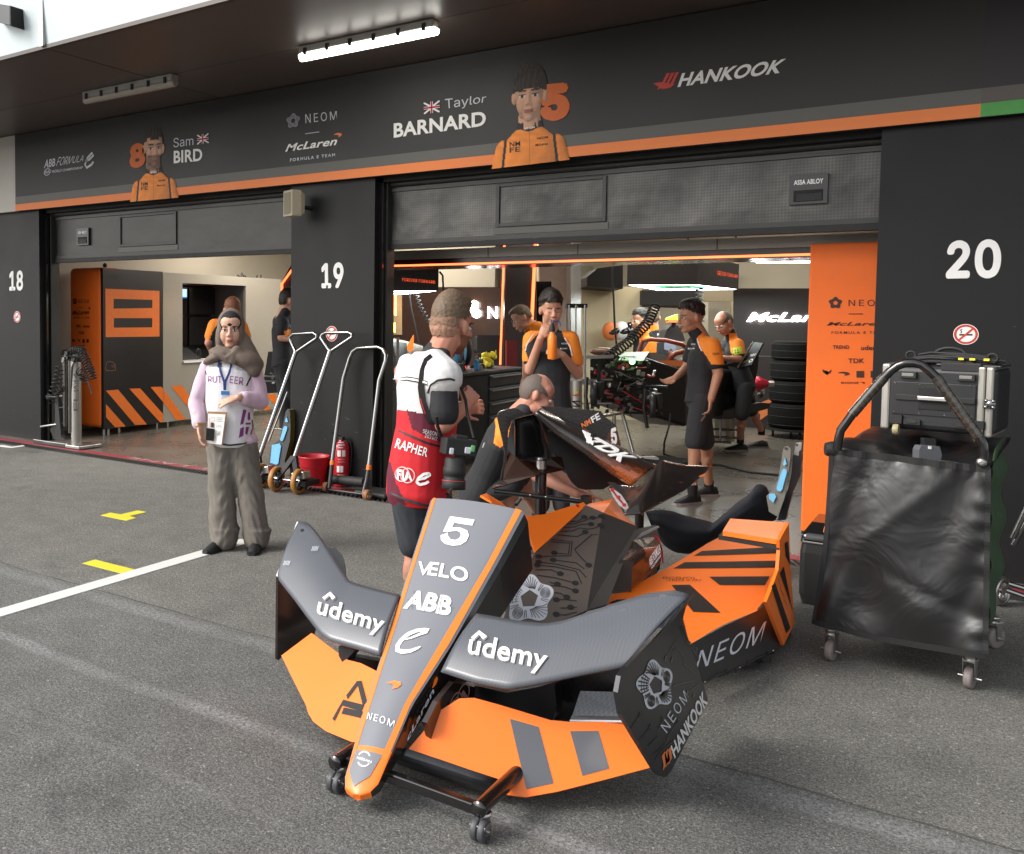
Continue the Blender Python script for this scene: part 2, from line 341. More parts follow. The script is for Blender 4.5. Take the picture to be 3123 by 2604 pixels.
def flag(q):
    ban.dec([(0, 0), (1, 0), (1, 1), (0, 1)], q, M['white'], .001); nv = mat('flag_navy', '#1b1b38', .6); rd = mat('flag_red', '#b52036', .6)
    for a in ([(.08, 0), (.42, 0), (.42, .3)], [(.58, 0), (.92, 0), (.58, .3)], [(.08, 1), (.42, 1), (.42, .7)], [(.58, 1), (.92, 1), (.58, .7)], [(0, .1), (0, .38), (.3, .38)], [(1, .1), (1, .38), (.7, .38)], [(0, .9), (0, .62), (.3, .62)], [(1, .9), (1, .62), (.7, .62)]): ban.dec(a, q, nv, .0015)
    ban.dec([(0, .42), (1, .42), (1, .58), (0, .58)], q, rd, .0018); ban.dec([(.45, 0), (.55, 0), (.55, 1), (.45, 1)], q, rd, .0018)
flag(fq(((601, 441), (637, 436), (636, 406), (601, 411))))
def emblem(mb, q, m, dk=None, lift=.0015):                           # ring of five patterned lobes round an open five-sided middle
    out = []
    for k in range(60):
        a = k/60*2*math.pi; r = .425+.06*math.cos(5*(a-.3)); out.append((.5+r*math.cos(a), .5+r*math.sin(a)))
    mb.dec(out, q, m, lift, holes=[[(.5+.175*math.cos(a), .5+.175*math.sin(a)) for a in np.linspace(.3, .3+2*math.pi, 5, endpoint=False)]])
    if dk:
        fn, n = quad_fn(q); W_ = np.linalg.norm(fn(1, 0)-fn(0, 0))*.0125; pt = lambda r, a: (.5+r*math.cos(a), .5+r*math.sin(a)); S_ = lambda P, w_=1: mb.stroke(P, q, W_*w_, dk, lift+.001)
        for j in range(5):
            a0 = .3+j*2*math.pi/5; rim = lambda d: .40+.05*math.cos(5*d)
            if j in (0, 3):                                          # fingerprint whorl
                for r in (.022, .048, .074, .1): S_([(.5+.32*math.cos(a0)+r*math.cos(t)*.9, .5+.32*math.sin(a0)+r*math.sin(t)) for t in np.linspace(0, 2*math.pi, 15)])
                for d in (-.55, -.44, .44, .55): S_([pt(.22, a0+d*.8), pt(rim(d), a0+d)])
            elif j in (1, 4):                                        # leaf veins
                for d in np.linspace(-.52, .52, 8): S_([pt(.20, a0+d*.5-.25), pt(.30, a0+d*.8), pt(rim(d), a0+d+.1)])
            else:                                                    # grid of cells
                for d in np.linspace(-.5, .5, 6): S_([pt(.20, a0+d), pt(rim(d), a0+d)], .8)
                for r in (.25, .31, .37): S_([pt(r, a0+d) for d in np.linspace(-.55, .55, 8)], .8)
def swoosh(mb, q, m, lift=.0015):                                    # small curved speed mark
    mb.dec([(0, .62), (.2, .9), (.5, 1), (.85, .85), (1, .5), (.85, .2), (.55, 0), (.62, .3), (.5, .55), (.25, .66)], q, m, lift)
def teamname(mb, q, m, sw=None, bold=.03):                           # wide italic team word with its speed mark
    bl, br, tr, tl = [np.array(p) for p in q]; e = bl+(br-bl)*.93; e2 = tl+(tr-tl)*.93
    mb.text('McLaren', [bl, e, bl*0+e+(e2-e)*.82, bl+(tl-bl)*.82], m, .0015, bold=bold, shear=.35)
    up = tl-bl; rt = br-bl
    if sw: b0 = bl+rt*.86+up*.8; swoosh(mb, [b0, b0+rt*.15, b0+rt*.15+up*.5, b0+up*.5], sw)
emblem(ban, fq(((872, 396), (916, 388), (917, 342), (873, 346))), mat('banner_emblem_grey', '#8f8d92', .6), mat('banner_emblem_line', '#57555a', .6)); ftext('NEOM', (932, 376), (1028, 364), (1027, 338), (931, 348), Wp, bold=-.012, space=1.25)
ban.stroke([(0, .5), (1, .5)], fq(((931, 410), (974, 404), (974, 400), (931, 406))), .006, Wp)
teamname(ban, fq(((870, 463), (1042, 440), (1040, 410), (870, 436))), M['white'], M['oprint']); ftext('FORMULA E TEAM', (885, 493), (1022, 476), (1022, 467), (885, 483), Wp, bold=.02, space=1.3)
flag(fq(((1293, 348), (1341, 342), (1341, 306), (1292, 313)))); ftext('Taylor', (1360, 340), (1479, 318), (1484, 288), (1357, 302), Wp, bold=.0)
ftext('BARNARD', (1201, 420), (1482, 383), (1482, 338), (1201, 376), M['white'], bold=.04); ftext('5', (1645, 371), (1738, 366), (1738, 250), (1650, 258), o1, bold=.06)
ftext('HANKOOK', (2066, 266), (2382, 222), (2398, 178), (2072, 224), M['white'], bold=.045, shear=.2)
for dx in (0, .27, .54): ban.dec([(.05+dx, 0), (.3+dx*.9, .1), (.62+dx*.8, 1), (.45+dx*.8, 1), (.3+dx*.85, .5)], fq(((2000, 274), (2062, 268), (2068, 220), (2006, 226))), M['redr'], .001)
ban.dec([(0, .45), (.3, .5), (1, .25), (.6, 0), (.42, .02)], fq(((1990, 274), (2058, 268), (2064, 224), (1996, 230))), M['redr'], .0014)
# (the printed driver portraits are added at the end of the script)
BAN = tag(ban.build('garage_banner'), 'long dark garage banner with orange lower edge, team logos and driver portraits', 'banner')
gb = MB().bx(-.125, 9, YF, YF+.06, ZB, ZT-.01, mat('plum_banner', '#1d1719', .5, var=.06, scale=1)); gb.bx(-.125, 9, YF-.002, YF, ZB+.002, ZB+.085, mat('banner_green', '#4f9a4c', .6)); gb.bx(-.125, 9, YF-.0015, YF, ZB+.087, ZB+.178, mat('plum_band', '#57504b', .55))
tag(gb.build('garage_banner'), 'plain near black banner with green lower edge at the right', 'banner')
tag(MB().bx(-40, -10.24, YF, YF+.06, ZB, ZT-.01, mat('white_banner', '#bdb7ae', .55, var=.04, scale=2)).build('garage_banner'), 'blank off white banner at the far left end', 'banner')
def nosmoke(mb, q, lift=.003):
    mb.ring(q, 0, .5, M['white'], lift); mb.ring(q, .37, .47, M['redr'], lift+.001)
    mb.dec([(.24, .44), (.76, .44), (.76, .52), (.24, .52)], q, M['blackp'], lift+.001); mb.stroke([(.3, .56), (.34, .64), (.28, .7), (.36, .76)], q, .006, M['blackp'], lift+.001)
    mb.dec([(.2, .26), (.26, .2), (.8, .74), (.74, .8)], q, M['redr'], lift+.002)
def pillar(x0, x1, num, nq, sq, label, extra=None):
    t = thing('pillar', ((x0+x1)/2, YW, 0), label, 'pillar'); mb = MB().bx(x0, x1, YW, YW+.20, .003, ZB+.004, M['black'])
    fy = lambda x, y: PY(x, y, YW)
    mb.text(num, [fy(*p) for p in nq], M['white'], .002, bold=.03)
    for k in range(26):                                             # scuffs low on the panel
        xx, zz = rng.uniform(x0+.1, x1-.1), abs(rng.normal(0, .45))+.15; a = rng.uniform(-.6, .6); L_ = rng.uniform(.01, .05)
        mb.ribbon([(xx, YW-.0005, zz), (xx+L_*math.cos(a), YW-.0005, zz+L_*math.sin(a))], (0, -1, 0), .003, MATS.get('scuff') or mat('scuff', '#55534f', .7), .0008)
    mb.build('panel', t)
    sm = MB(); q = [fy(*p) for p in sq]; sm.ring(q, 0, .5, M['white'], .002); nosmoke(sm, q, .0025); sm.build('no_smoking_sign', t); return t
def numq(x0, y0, x1, y1, s): return [(x0, y1+s), (x1, y1), (x1, y0), (x0, y0+s)]
pillar(-13.9, -9.87, '18', [(29, 887), (71, 886), (71, 824), (29, 826)], [(42, 983), (63, 983), (63, 949), (42, 949)], 'black pillar with white number 18 at the left end')
pillar(-5.76, -4.755, '19', [(981, 879), (1049, 878), (1048, 799), (980, 802)], [(994, 1041), (1030, 1041), (1030, 994), (994, 994)], 'black pillar with white number 19 between the two open garages')
pillar(-.665, 2.6, '20', [(2884, 851), (3053, 848), (3054, 728), (2890, 734)], [(2907, 1051), (2985, 1051), (2985, 988), (2907, 988)], 'black pillar with white number 20 behind the flight case')
# roller doors, each pulled nearly all the way up
def mesh_mat():
    m, t, b, N, L = nt('perforated_door_sheet'); tc = N('ShaderNodeTexCoord'); mp = N('ShaderNodeMapping'); mp.inputs['Rotation'].default_value = (0, math.radians(45), 0); L(tc.outputs['Object'], mp.inputs[0])
    ck = N('ShaderNodeTexChecker'); ck.inputs['Scale'].default_value = 62; L(mp.outputs[0], ck.inputs[0]); n = N('ShaderNodeTexNoise'); n.inputs['Scale'].default_value = 2.2; n.inputs['Detail'].default_value = 3; L(tc.outputs['Object'], n.inputs['Vector'])
    r = N('ShaderNodeValToRGB'); r.color_ramp.elements[0].color = (.035, .034, .032, 1); r.color_ramp.elements[0].position = .3; r.color_ramp.elements[1].color = (.125, .12, .11, 1); r.color_ramp.elements[1].position = .68; L(n.outputs['Fac'], r.inputs[0])
    mx = N('ShaderNodeMix'); mx.data_type = 'RGBA'; mx.blend_type = 'MULTIPLY'; mx.inputs[0].default_value = 1; ck.inputs[1].default_value = (1, 1, 1, 1); ck.inputs[2].default_value = (.7, .7, .7, 1); L(r.outputs[0], mx.inputs[6]); L(ck.outputs[0], mx.inputs[7]); L(mx.outputs[2], b.inputs['Base Color'])
    b.inputs['Roughness'].default_value = .42; b.inputs['Metallic'].default_value = .3; bp = N('ShaderNodeBump'); bp.inputs['Strength'].default_value = .7; bp.inputs['Distance'].default_value = .05; L(n.outputs['Fac'], bp.inputs['Height']); L(bp.outputs[0], b.inputs['Normal']); return m
MESH = mesh_mat(); DFR = mat('door_frame_grey', '#3a3a38', .45, metal=.3); SHEET = mat('door_sheet_dark', '#33322f', .42, metal=.2, var=.15, scale=3, bump=.25, bscale=2.5, bdist=.04)
def roller(x0, x1, sheet, panel, lock, lockside, label, zlo=2.265):
    YR = 7.12; t = thing('roller_door', ((x0+x1)/2, YR, zlo), label, 'roller door')
    MB().bx(x0, x1, YR, YR+.04, zlo+.06, 2.86, sheet).build('door_sheet', t)
    f = MB(); f.bx(x0, x1, YR-.02, YR+.06, zlo, zlo+.045, M['rubber']); f.bx(x0, x1, YR-.012, YR, zlo+.047, zlo+.085, DFR); f.bx(x0, x1, YR-.02, YR, 2.80, 2.83, DFR)
    f.tube([(x0, YR-.01, 2.87), (x1, YR-.01, 2.87)], .03, DFR); f.build('bottom_rail', t)
    p0, p1 = panel; pf = MB()
    for a in ((p0, p0+.035, 2.42, 2.79), (p1-.035, p1, 2.42, 2.79), (p0+.035, p1-.035, 2.42, 2.45), (p0+.035, p1-.035, 2.765, 2.79)): pf.bx(a[0], a[1], YR-.016, YR-.001, a[2], a[3], DFR)
    pf.bx(p0-.02, p1+.02, YR-.006, YR-.001, zlo+.09, 2.415, mat('door_plain_strip', '#55534d', .5)); pf.build('door_panel', t, bevel=.004)
    l = MB(); lx0, lx1 = lock; l.bx(lx0, lx1, YR-.03, YR-.002, 2.465, 2.675, M['satin']); l.text('ASSA ABLOY', [(lx0+.03, YR-.03, 2.605), (lx1-.03, YR-.03, 2.605), (lx1-.03, YR-.03, 2.64), (lx0+.03, YR-.03, 2.64)], M['white'], .002, bold=.04)
    l.bx(lx0+.03, lx1-.03, YR-.034, YR-.0305, 2.485, 2.565, M['void']); l.bx(lx0+.05, lx1-.035, YR-.037, YR-.0345, 2.487, 2.54, M['dark']); l.build('handle', t, bevel=.006)
    return t
roller(-9.785, -5.70, SHEET, (-8.57, -7.59), (-9.34, -9.11), 0, 'raised smooth dark roller door over the left garage')
roller(-4.685, -.56, MESH, (-3.60, -2.61), (-1.25, -1.0), 0, 'raised perforated grey roller door over the right garage')
# door guides and reveals
for x0, x1, lab in ((-9.87, -9.79, 'black door guide rail beside the pillar numbered 18'), (-4.755, -4.69, 'black door guide rail, left edge of the right garage opening')):
    mb = MB(); mb.bx(x0+.002, x0+.045, 7.0, 7.16, .003, ZB, M['gloss']); mb.bx(x0+.047, x1-.02, 7.06, 7.165, .003, ZB, M['satin']); mb.bx(x1-.018, x1, 7.05, 7.17, .003, ZB, DFR)
    tag(mb.build('door_guide'), lab, 'door guide')
lt = MB().bx(-30, 9, 7.0, 7.08, 2.88, 4.2, M['void'])
tag(lt.build('lintel_wall'), 'black wall above the doors, behind the banner', 'wall')
# ---------------------------------------------------------------- soffit, canopy, lamps
SOF = mat('glossy_brown_soffit', '#544a45', .42, var=.10, scale=1.5, spec=.7)
mb = MB().bx(-40, 9, 4.78, 7.0, ZT+.012, ZT+.1, M['void'])
XS = [-40, -25, -12.7, -6.68, -.66, 9]
for i in range(5):
    for y0, y1 in ((4.78, 5.945), (5.955, YF+.05)): mb.bx(XS[i]+.007, XS[i+1]-.007, y0, y1, ZT, ZT+.011, SOF)
mb.bx(-40, 9, 4.75, 4.79, ZT-.012, ZT+.02, mat('edge_trim_bronze', '#4a4440', .4, metal=.4))
tag(mb.build('canopy_soffit'), 'dark glossy soffit of jointed panels over the garage fronts', 'soffit')
cw = mat('translucent_canopy_white', '#b9c3c5', .5, var=.03, scale=1.5, bump=.05, bscale=1.2); bt = cw.node_tree.nodes['Principled BSDF']; bt.inputs['Transmission Weight'].default_value = .0
mb = MB(); e0 = V(0, 4.76, 3.895); e1 = V(0, 4.05, 5.6); up = V(0, -.05, .39); 
def cpt(X, s): return V(X, 4.76-s*.07, 3.885+s)
for i in range(5):
    mb.slab([cpt(XS[i]+.015, 0), cpt(XS[i+1]-.015, 0), cpt(XS[i+1]-.015, .62), cpt(XS[i]+.015, .62)], .02, cw)
    mb.bx(XS[i+1]-.022, XS[i+1]+.022, 4.725, 4.755, 3.885, 4.5, M['steel'])
mb.slab([V(-40, 4.715, 4.52), V(9, 4.715, 4.52), V(9, 4.3, 5.2), V(-40, 4.3, 5.2)], .02, cw); mb.tube([(-40, 4.70, 4.51), (9, 4.70, 4.51)], .012, M['steel'])
tag(mb.build('canopy_fascia'), 'bright white canopy fascia panels above the soffit edge', 'canopy')
bp = [PY(x, y, 4.62) for x, y in ((-25, 8), (30, 17), (31, 76), (-25, 62))]
mb = MB().slab(bp, .3, mat('dark_steel_beam', '#3a3d3e', .5), n=(0, -1, 0)); mb.slab([PY(x, y, 4.615) for x, y in ((29, 16), (32, 17), (33, 79), (29, 78))], .3, M['void'], n=(0, -1, 0))
tag(mb.build('roof_beam'), 'dark steel beam end in front of the white fascia', 'beam')
def batten(x, lit, label, L=1.3):
    y, z = 5.95, ZT; t = thing('batten_lamp', (x, y, z), label, 'lamp', 'tube lamps under the soffit')
    b = MB().bx(x-L/2, x+L/2, y-.05, y+.05, z-.07, z-.001, mat('lamp_housing', '#a3a09a', .5)); b.build('housing', t, bevel=.012)
    d = MB(); dm = emat('lit_tube', '#fffdf4', 6) if lit else mat('unlit_diffuser', '#a59d92', .35)
    d.loft([[(xx, y+k*.052*math.cos(a), z-.068-.05*math.sin(a)) for a in np.linspace(0, math.pi, 9)] for xx, k in ((x-L/2-.01, .7), (x-L/2+.03, 1), (x+L/2-.03, 1), (x+L/2+.01, .7))], dm); d.build('diffuser', t)
    for k in range(6): MB().bx(x-L/2+.06+k*(L-.15)/5, x-L/2+.09+k*(L-.15)/5, y-.062, y-.051, z-.085, z-.03, M['dark']).build('clip', t)
    if lit:
        a = bpy.data.lights.new('tube_light', 'AREA'); a.shape = 'RECTANGLE'; a.size = L*.95; a.size_y = .08; a.energy = 2.5; a.color = (1, .97, .9); o = bpy.data.objects.new('tube_light', a); COL.objects.link(o); o.parent = t; o.location = (0, 0, -.13)
    return t
batten(-4.19, True, 'lit white tube lamp under the soffit'); batten(-7.02, False, 'unlit tube lamp under the soffit crossing a panel joint'); batten(-10.55, False, 'unlit tube lamp cut off by the left edge of the photo')
t = thing('loudspeaker', PY(905, 635, YW), 'cream wall loudspeaker on the pillar numbered 19', 'loudspeaker')
c = PY(905, 622, YW-.16); ax = [unit((.93, -.36, 0)), unit((.36, .93, 0)), (0, 0, 1)]
cm = mat('cream_plastic', '#b3aa94', .5); b = MB(); A = np.array(ax)
ring = lambda d, s: [c+A.T @ V(s*x_, d, s*z_) for x_, z_ in ((-.088, -.125), (.088, -.125), (.088, .125), (-.088, .125))]
b.loft([ring(-.10, .97), ring(-.09, 1), ring(0, 1), ring(.05, .75)], cm, smooth=False); b.build('cabinet', t, bevel=.012)
gr = MB(); q = [c+A.T @ V(x_, -.102, z_) for x_, z_ in ((-.07, -.105), (.07, -.105), (.07, .105), (-.07, .105))]; gr.slab(q, .003, mat('speaker_mesh', '#8f866d', .6, weave=(300, .6))); gr.build('grille', t)
MB().tube([c+A.T @ V(.02, .05, -.03), V(c[0]+.05, YW, c[2]-.03)], .02, M['dark']).build('bracket', t)
# ================================================================ inside the garages
mb = MB().bx(-10.6, -10.45, 7.5, 12.6, 0, 3.3, M['cream']); tag(mb.build('side_wall'), 'cream side wall at the left of the left garage', 'wall')
tag(MB().bx(-10.45, -6.3, 12.45, 12.6, 0, 3.3, M['cream']).build('back_wall'), 'cream back wall of the left garage', 'wall')
tag(MB().bx(-6.3, -6.15, 12.6, 16.3, 0, 3.3, M['cream']).build('side_wall'), 'cream return wall deep inside between the two garages', 'wall')
tag(MB().bx(-6.15, .75, 16.15, 16.3, 0, 3.3, M['cream']).build('back_wall'), 'cream back wall of the right garage', 'wall')
tag(MB().bx(.6, .75, 7.6, 16.15, 0, 3.3, M['cream']).build('side_wall'), 'cream side wall at the right of the right garage', 'wall')
tag(MB().bx(-10.6, .75, 7.3, 16.3, 3.3, 3.45, mat('dark_ceiling', '#3a3632', .8)).build('garage_ceiling'), kind='structure')
def S(mb, px, d, th, m, **k): return mb.slab([PC(x, y, d) for x, y in px], th, m, n=-FW, **k)
def SY(mb, px, Y, th, m): return mb.slab([PY(x, y, Y) for x, y in px], th, m, n=(0, -1, 0))
def R4(x0, y0, x1, y1): return [(x0, y1), (x1, y1), (x1, y0), (x0, y0)]
def ceiling_lamp(x, y, L, label, E):
    t = thing('ceiling_lamp', (x, y, 3.29), label, 'lamp', 'ceiling lamps inside the garages'); MB().bx(x-L/2, x+L/2, y-.06, y+.06, 3.23, 3.30, MATS['lamp_housing']).build('housing', t)
    MB().bx(x-L/2, x+L/2, y-.05, y+.05, 3.205, 3.228, emat('ceiling_tube', '#fff3dc', 8)).build('diffuser', t)
    a = bpy.data.lights.new('tube_light', 'AREA'); a.shape = 'RECTANGLE'; a.size = L; a.size_y = .1; a.energy = E; a.color = (1, .94, .84); o = bpy.data.objects.new('tube_light', a); COL.objects.link(o); o.parent = t; o.location = (0, 0, -.12)
for i, (x, y, e) in enumerate(((-9, 10.2, 36), (-7.2, 10.4, 32), (-7.3, 11.6, 26), (-5.2, 13.6, 26), (-3.2, 14.6, 22), (-1.6, 12.6, 14), (-3.2, 9.6, 16))): ceiling_lamp(x, y, 1.5, 'lit ceiling tube lamp inside the garage roof', e)
# header beam with LED line over the right garage
YH = 7.75; mb = MB().bx(-5.3, -.66, YH, YH+.5, 2.21, 2.30, M['alu'])
t = thing('portal_header', (-3, YH, 2.1), 'metal header with a glowing orange light line across the right garage', 'header')
mb.build('beam', t); MB().bx(-5.3, -.66, YH+.012, YH+.5, 2.13, 2.208, mat('glossy_header_black', '#15100f', .2)).build('soffit_panel', t)
MB().bx(-5.15, -1.2, YH-.004, YH+.01, 2.141, 2.158, M['oled']).build('light_strip', t)
jb = MB(); [jb.bx(x, x+.006, YH-.003, YH, 2.211, 2.299, M['dark']) for x in (-4.0, -3.1, -1.9)]; jb.build('joint', t)
# dark column with two orange light lines
t = thing('light_column', PC(1585, 1150, 12)*V(1, 1, 0), 'dark column with two glowing orange light lines deep in the right garage', 'column')
b = MB(); S(b, [(1530, 1395), (1628, 1395), (1638, 700), (1544, 700)], 12, .25, M['brown']); b.build('shaft', t)
for a, c, n_ in (((1526, 1112), (1540, 700), 2.2), ((1622, 990), (1636, 700), 4.2)):
    b = MB(); S(b, [(a[0]-n_, a[1]), (a[0]+n_, a[1]), (c[0]+n_, c[1]), (c[0]-n_, c[1])], 11.97, .03, M['oled']); b.build('light_strip', t)
# NEOM and team back panels
t = thing('brand_panel', PC(1380, 1180, 14)*V(1, 1, 0), 'dark brown panel with a lit white letter sign behind the photographer', 'panel')
b = MB(); SY(b, R4(1190, 875, 1532, 1330), 12.38, .06, mat('brown_panel_gloss', '#33221c', .25)); b.build('board', t)
b = MB(); b.text('N', [PY(x, y, 12.35) for x, y in ((1488, 971), (1518, 971), (1518, 935), (1488, 935))], M['sign'], .01, bold=.03); b.build('lit_letter', t); b = MB()
for cx_, cy_, r in ((1446, 930, 15), (1453, 956, 15), (1432, 944, 13)):
    b.poly([PY(cx_+r*math.cos(a), cy_+r*math.sin(a), 12.34) for a in np.linspace(.5, 6.28+.5, 6, endpoint=False)], M['sign'])
b.build('lit_sign', t)
t = thing('brand_panel', PC(2380, 1320, 14.2)*V(1, 1, 0), 'dark panel with a lit white team word and an orange chevron beside the tyre stack', 'panel')
b = MB(); SY(b, R4(2236, 879, 2600, 1310), 14.4, .06, mat('brown_panel_matt', '#2c2422', .4)); SY(b, R4(2250, 1085, 2600, 1087), 14.392, .004, M['greyp'])
b.poly([PY(x, y, 14.385) for x, y in ((2270, 1225), (2300, 1240), (2326, 1225), (2390, 1200), (2390, 1228), (2318, 1282), (2318, 1262), (2282, 1262))], M['oprint']); b.build('board', t)
b = MB(); b.text('McLaren', [PY(x, y, 14.37) for x, y in ((2277, 981), (2560, 981), (2560, 953), (2277, 953))], M['sign'], .01, bold=.035, shear=.35); b.build('lit_sign', t)
# right rear fittings
tag(S(MB(), R4(1645, 700, 1741, 1190), 13.6, .08, mat('pinkish_panel', '#9b8478', .4)).build('partition'), 'pinkish beige partition behind the drinking man', 'partition')
tag(S(MB(), R4(1636, 858, 1682, 1010), 13.0, .05, M['screen']).build('wall_screen'), 'black screen behind the head of the drinking man', 'screen')
tag(S(MB(), R4(1741, 700, 1772, 1400), 12.9, .3, M['steel']).build('steel_column'), 'grey steel column right of the drinking man', 'column')
tag(S(MB(), R4(1770, 874, 1958, 1420), 14.4, .08, mat('pale_partition', '#bdb293', .6, var=.04)).build('partition'), 'pale cream partition on which the helmets hang', 'partition')
b = MB(); S(b, [(1790, 872), (1790, 845), (1822, 818), (1900, 808), (1900, 880)], 13.8, .6, M['dark']); tag(b.build('extract_hood'), 'black angular hood above the pale partition', 'hood')
b = MB(); S(b, [(1957, 928), (1957, 885), (2120, 885), (2132, 890), (2132, 926), (2122, 933)], 14.3, .6, M['dark']); tag(b.build('extract_hood'), 'wide black hood below the right overhead gantry', 'hood')
tag(S(MB(), R4(2132, 840, 2236, 919), 14.4, .05, mat('beige_bulkhead', '#8a7f68', .6)).build('bulkhead'), 'beige bulkhead box behind the right overhead gantry', 'bulkhead')
tag(S(MB(), R4(2230, 795, 2248, 1300), 14.8, .1, mat('cream_post', '#b5a98c', .6)).build('door_post'), 'cream post at the left edge of the lit team panel', 'post')
tag(S(MB(), R4(2127, 921, 2160, 1300), 15.3, .05, mat('white_door', '#c9c4b4', .5)).build('service_door'), 'white service door far behind the car', 'door')
t = thing('storage_rack', PC(2400, 870, 15.2), 'blue storage rack above the lit team panel', 'rack')
b = MB(); S(b, R4(2342, 821, 2475, 834), 15.2, .5, mat('blue_rack', '#28327a', .5)); b.build('shelf', t)
b = MB(); S(b, R4(2395, 800, 2412, 882), 15.1, .1, M['dark']); S(b, R4(2446, 790, 2458, 882), 15.1, .1, M['dark']); b.build('upright', t)
b = MB(); S(b, R4(2344, 838, 2440, 858), 15.3, .3, M['dark']); S(b, R4(2352, 808, 2380, 820), 15.2, .3, M['dark']); S(b, R4(2420, 806, 2440, 820), 15.2, .3, M['greyp']); b.build('stored_box', t)
b = MB(); S(b, R4(2310, 794, 2480, 801), 14.0, .05, emat('lit_ceiling_line', '#fff6e4', 3)); tag(b.build('light_line'), 'bright white light line above the storage rack', 'lamp')
# overhead gantries
def gantry(px, face, dn, df, word, wq, label, lx):
    t = thing('overhead_gantry', PC(px[0], px[3], dn), label, 'gantry'); g_ = mat('gantry_fabric', '#2b2524', .7, bump=.05)
    x0, y0, x1, y1 = px; b = MB()
    a = [PC(x, y, d) for x, y, d in face]; z0 = min(p[2] for p in a); z1 = z0+.34
    A = [V(p[0], p[1], z0) for p in a]; Bt = [V(p[0], p[1], z1) for p in a]
    b.loft([A, Bt], g_, smooth=False, caps=False); b.build('shroud', t)
    c = sum(A)/len(A); l = MB(); k = len(A)
    def rim(s0, s1, zz, m_, mbx):
        for i in range(k):
            p, q = A[i], A[(i+1) % k]; f0 = lambda v, s: V(c[0]+(v[0]-c[0])*s, c[1]+(v[1]-c[1])*s, zz)
            mbx.poly([f0(p, s0), f0(q, s0), f0(q, s1), f0(p, s1)], m_, n=(0, 0, -1))
    rim(.97, .80, z0-.004, M['wled'], l); rim(.62, .56, z0-.003, M['gled'], l); l.build('light_frame', t)
    u = MB(); u.poly([V(c[0]+(p[0]-c[0])*.99, c[1]+(p[1]-c[1])*.99, z0+.01) for p in A], M['brown'], n=(0, 0, -1)); u.poly([V(p[0], p[1], z1) for p in A], M['brown'], n=(0, 0, 1)); u.build('underside', t)
    w_ = MB(); w_.text(word, [PC(x, y, wq[4]) for x, y in wq[:4]], emat('dim_orange_letters', '#d8502a', .9), .0, space=1.15); w_.build('lettering', t)
    for px_, py_ in lx: MB().tube([V(px_, py_, z1), V(px_, py_, 3.3)], .012, M['dark']).build('hanger', t)
    ar = bpy.data.lights.new('gantry_light', 'AREA'); ar.shape = 'RECTANGLE'; ar.size = 1.2; ar.size_y = 1.6; ar.energy = 16; ar.color = (.93, 1, .97); o = bpy.data.objects.new('gantry_light', ar); COL.objects.link(o); o.parent = t; o.location = Vector(tuple(c))-Vector(t.location)+Vector((0, 0, -.03))
gantry((1900, 790, 2258, 880), [(1912, 868, 10.9), (2125, 864, 10.6), (2252, 876, 12.2), (2010, 880, 13.0)], 10.9, 13, 'FOREVER FORWARD', [(2184, 838), (2250, 848), (2250, 838), (2184, 824), 11.3], 'black overhead gantry with orange words above the stripped car', [(-3.3, 12), (-2.6, 11.5)])
gantry((1080, 830, 1340, 890), [(1120, 878, 10.6), (1337, 886, 10.2), (1240, 892, 11.9), (1090, 888, 12.2)], 10.4, 13, 'FOREVER FORWARD', [(1227, 857), (1327, 865), (1327, 856), (1227, 847), 10.0], 'black overhead gantry with orange words behind the photographer', [(-6.5, 9.4), (-7, 10)])
def coil(pts, R, r, turns, m, n=220):
    pts = [np.array(p, float) for p in pts]; L = np.cumsum([0]+[np.linalg.norm(pts[i+1]-pts[i]) for i in range(len(pts)-1)]); out = []
    for s in np.linspace(0, 1, n):
        d = s*L[-1]; i = min(np.searchsorted(L, d, side='right')-1, len(pts)-2); f = (d-L[i])/(L[i+1]-L[i]); p = pts[i]*(1-f)+pts[i+1]*f; tg = unit(pts[i+1]-pts[i])
        u = unit(np.cross(tg, V(.37, .61, .2))); w_ = np.cross(tg, u); a = 2*math.pi*turns*s; out.append(p+R*(math.cos(a)*u+math.sin(a)*w_))
    return MB().tube(out, r, m, n=6)
tag(coil([PC(1845, 1095, 9.6), PC(1915, 1045, 9.7), PC(1975, 985, 9.8), PC(2000, 930, 9.9)], .05, .010, 24, M['dark'], 420).build('coiled_hose'), 'long black coiled air hose rising to the right gantry', 'hose')
tag(coil([PC(2137, 985, 11.8), PC(2133, 940, 11.8), PC(2134, 900, 11.8), PC(2134, 875, 11.8)], .045, .009, 10, M['dark']).build('coiled_hose'), 'short black coiled hose hanging behind the mechanic in shorts', 'hose')
tag(MB().tube([PC(x, y, 10.5) for x, y in ((1869, 812), (1868, 850), (1872, 920), (1875, 1000), (1882, 1070))], .012, M['dark']).build('cable'), 'straight black cable hanging in front of the pale partition', 'cable')
tag(MB().tube([PC(x, y, 11) for x, y in ((1340, 828), (1350, 840), (1352, 880), (1353, 905))], .012, M['dark']).build('cable'), 'thick black cable hanging above the photographer', 'cable')
tag(MB().tube([PC(x, y, 11.2) for x, y in ((1248, 890), (1255, 940), (1265, 985), (1278, 1050))], .008, M['dark']).build('cable'), 'thin black cable hanging left of the photographer', 'cable')
tag(coil([PC(1270, 895, 11.1), PC(1282, 935, 11.1), PC(1300, 970, 11.1), PC(1318, 1002, 11.1)], .025, .008, 9, M['dark']).build('coiled_hose'), 'black coiled hose left of the photographer', 'hose')
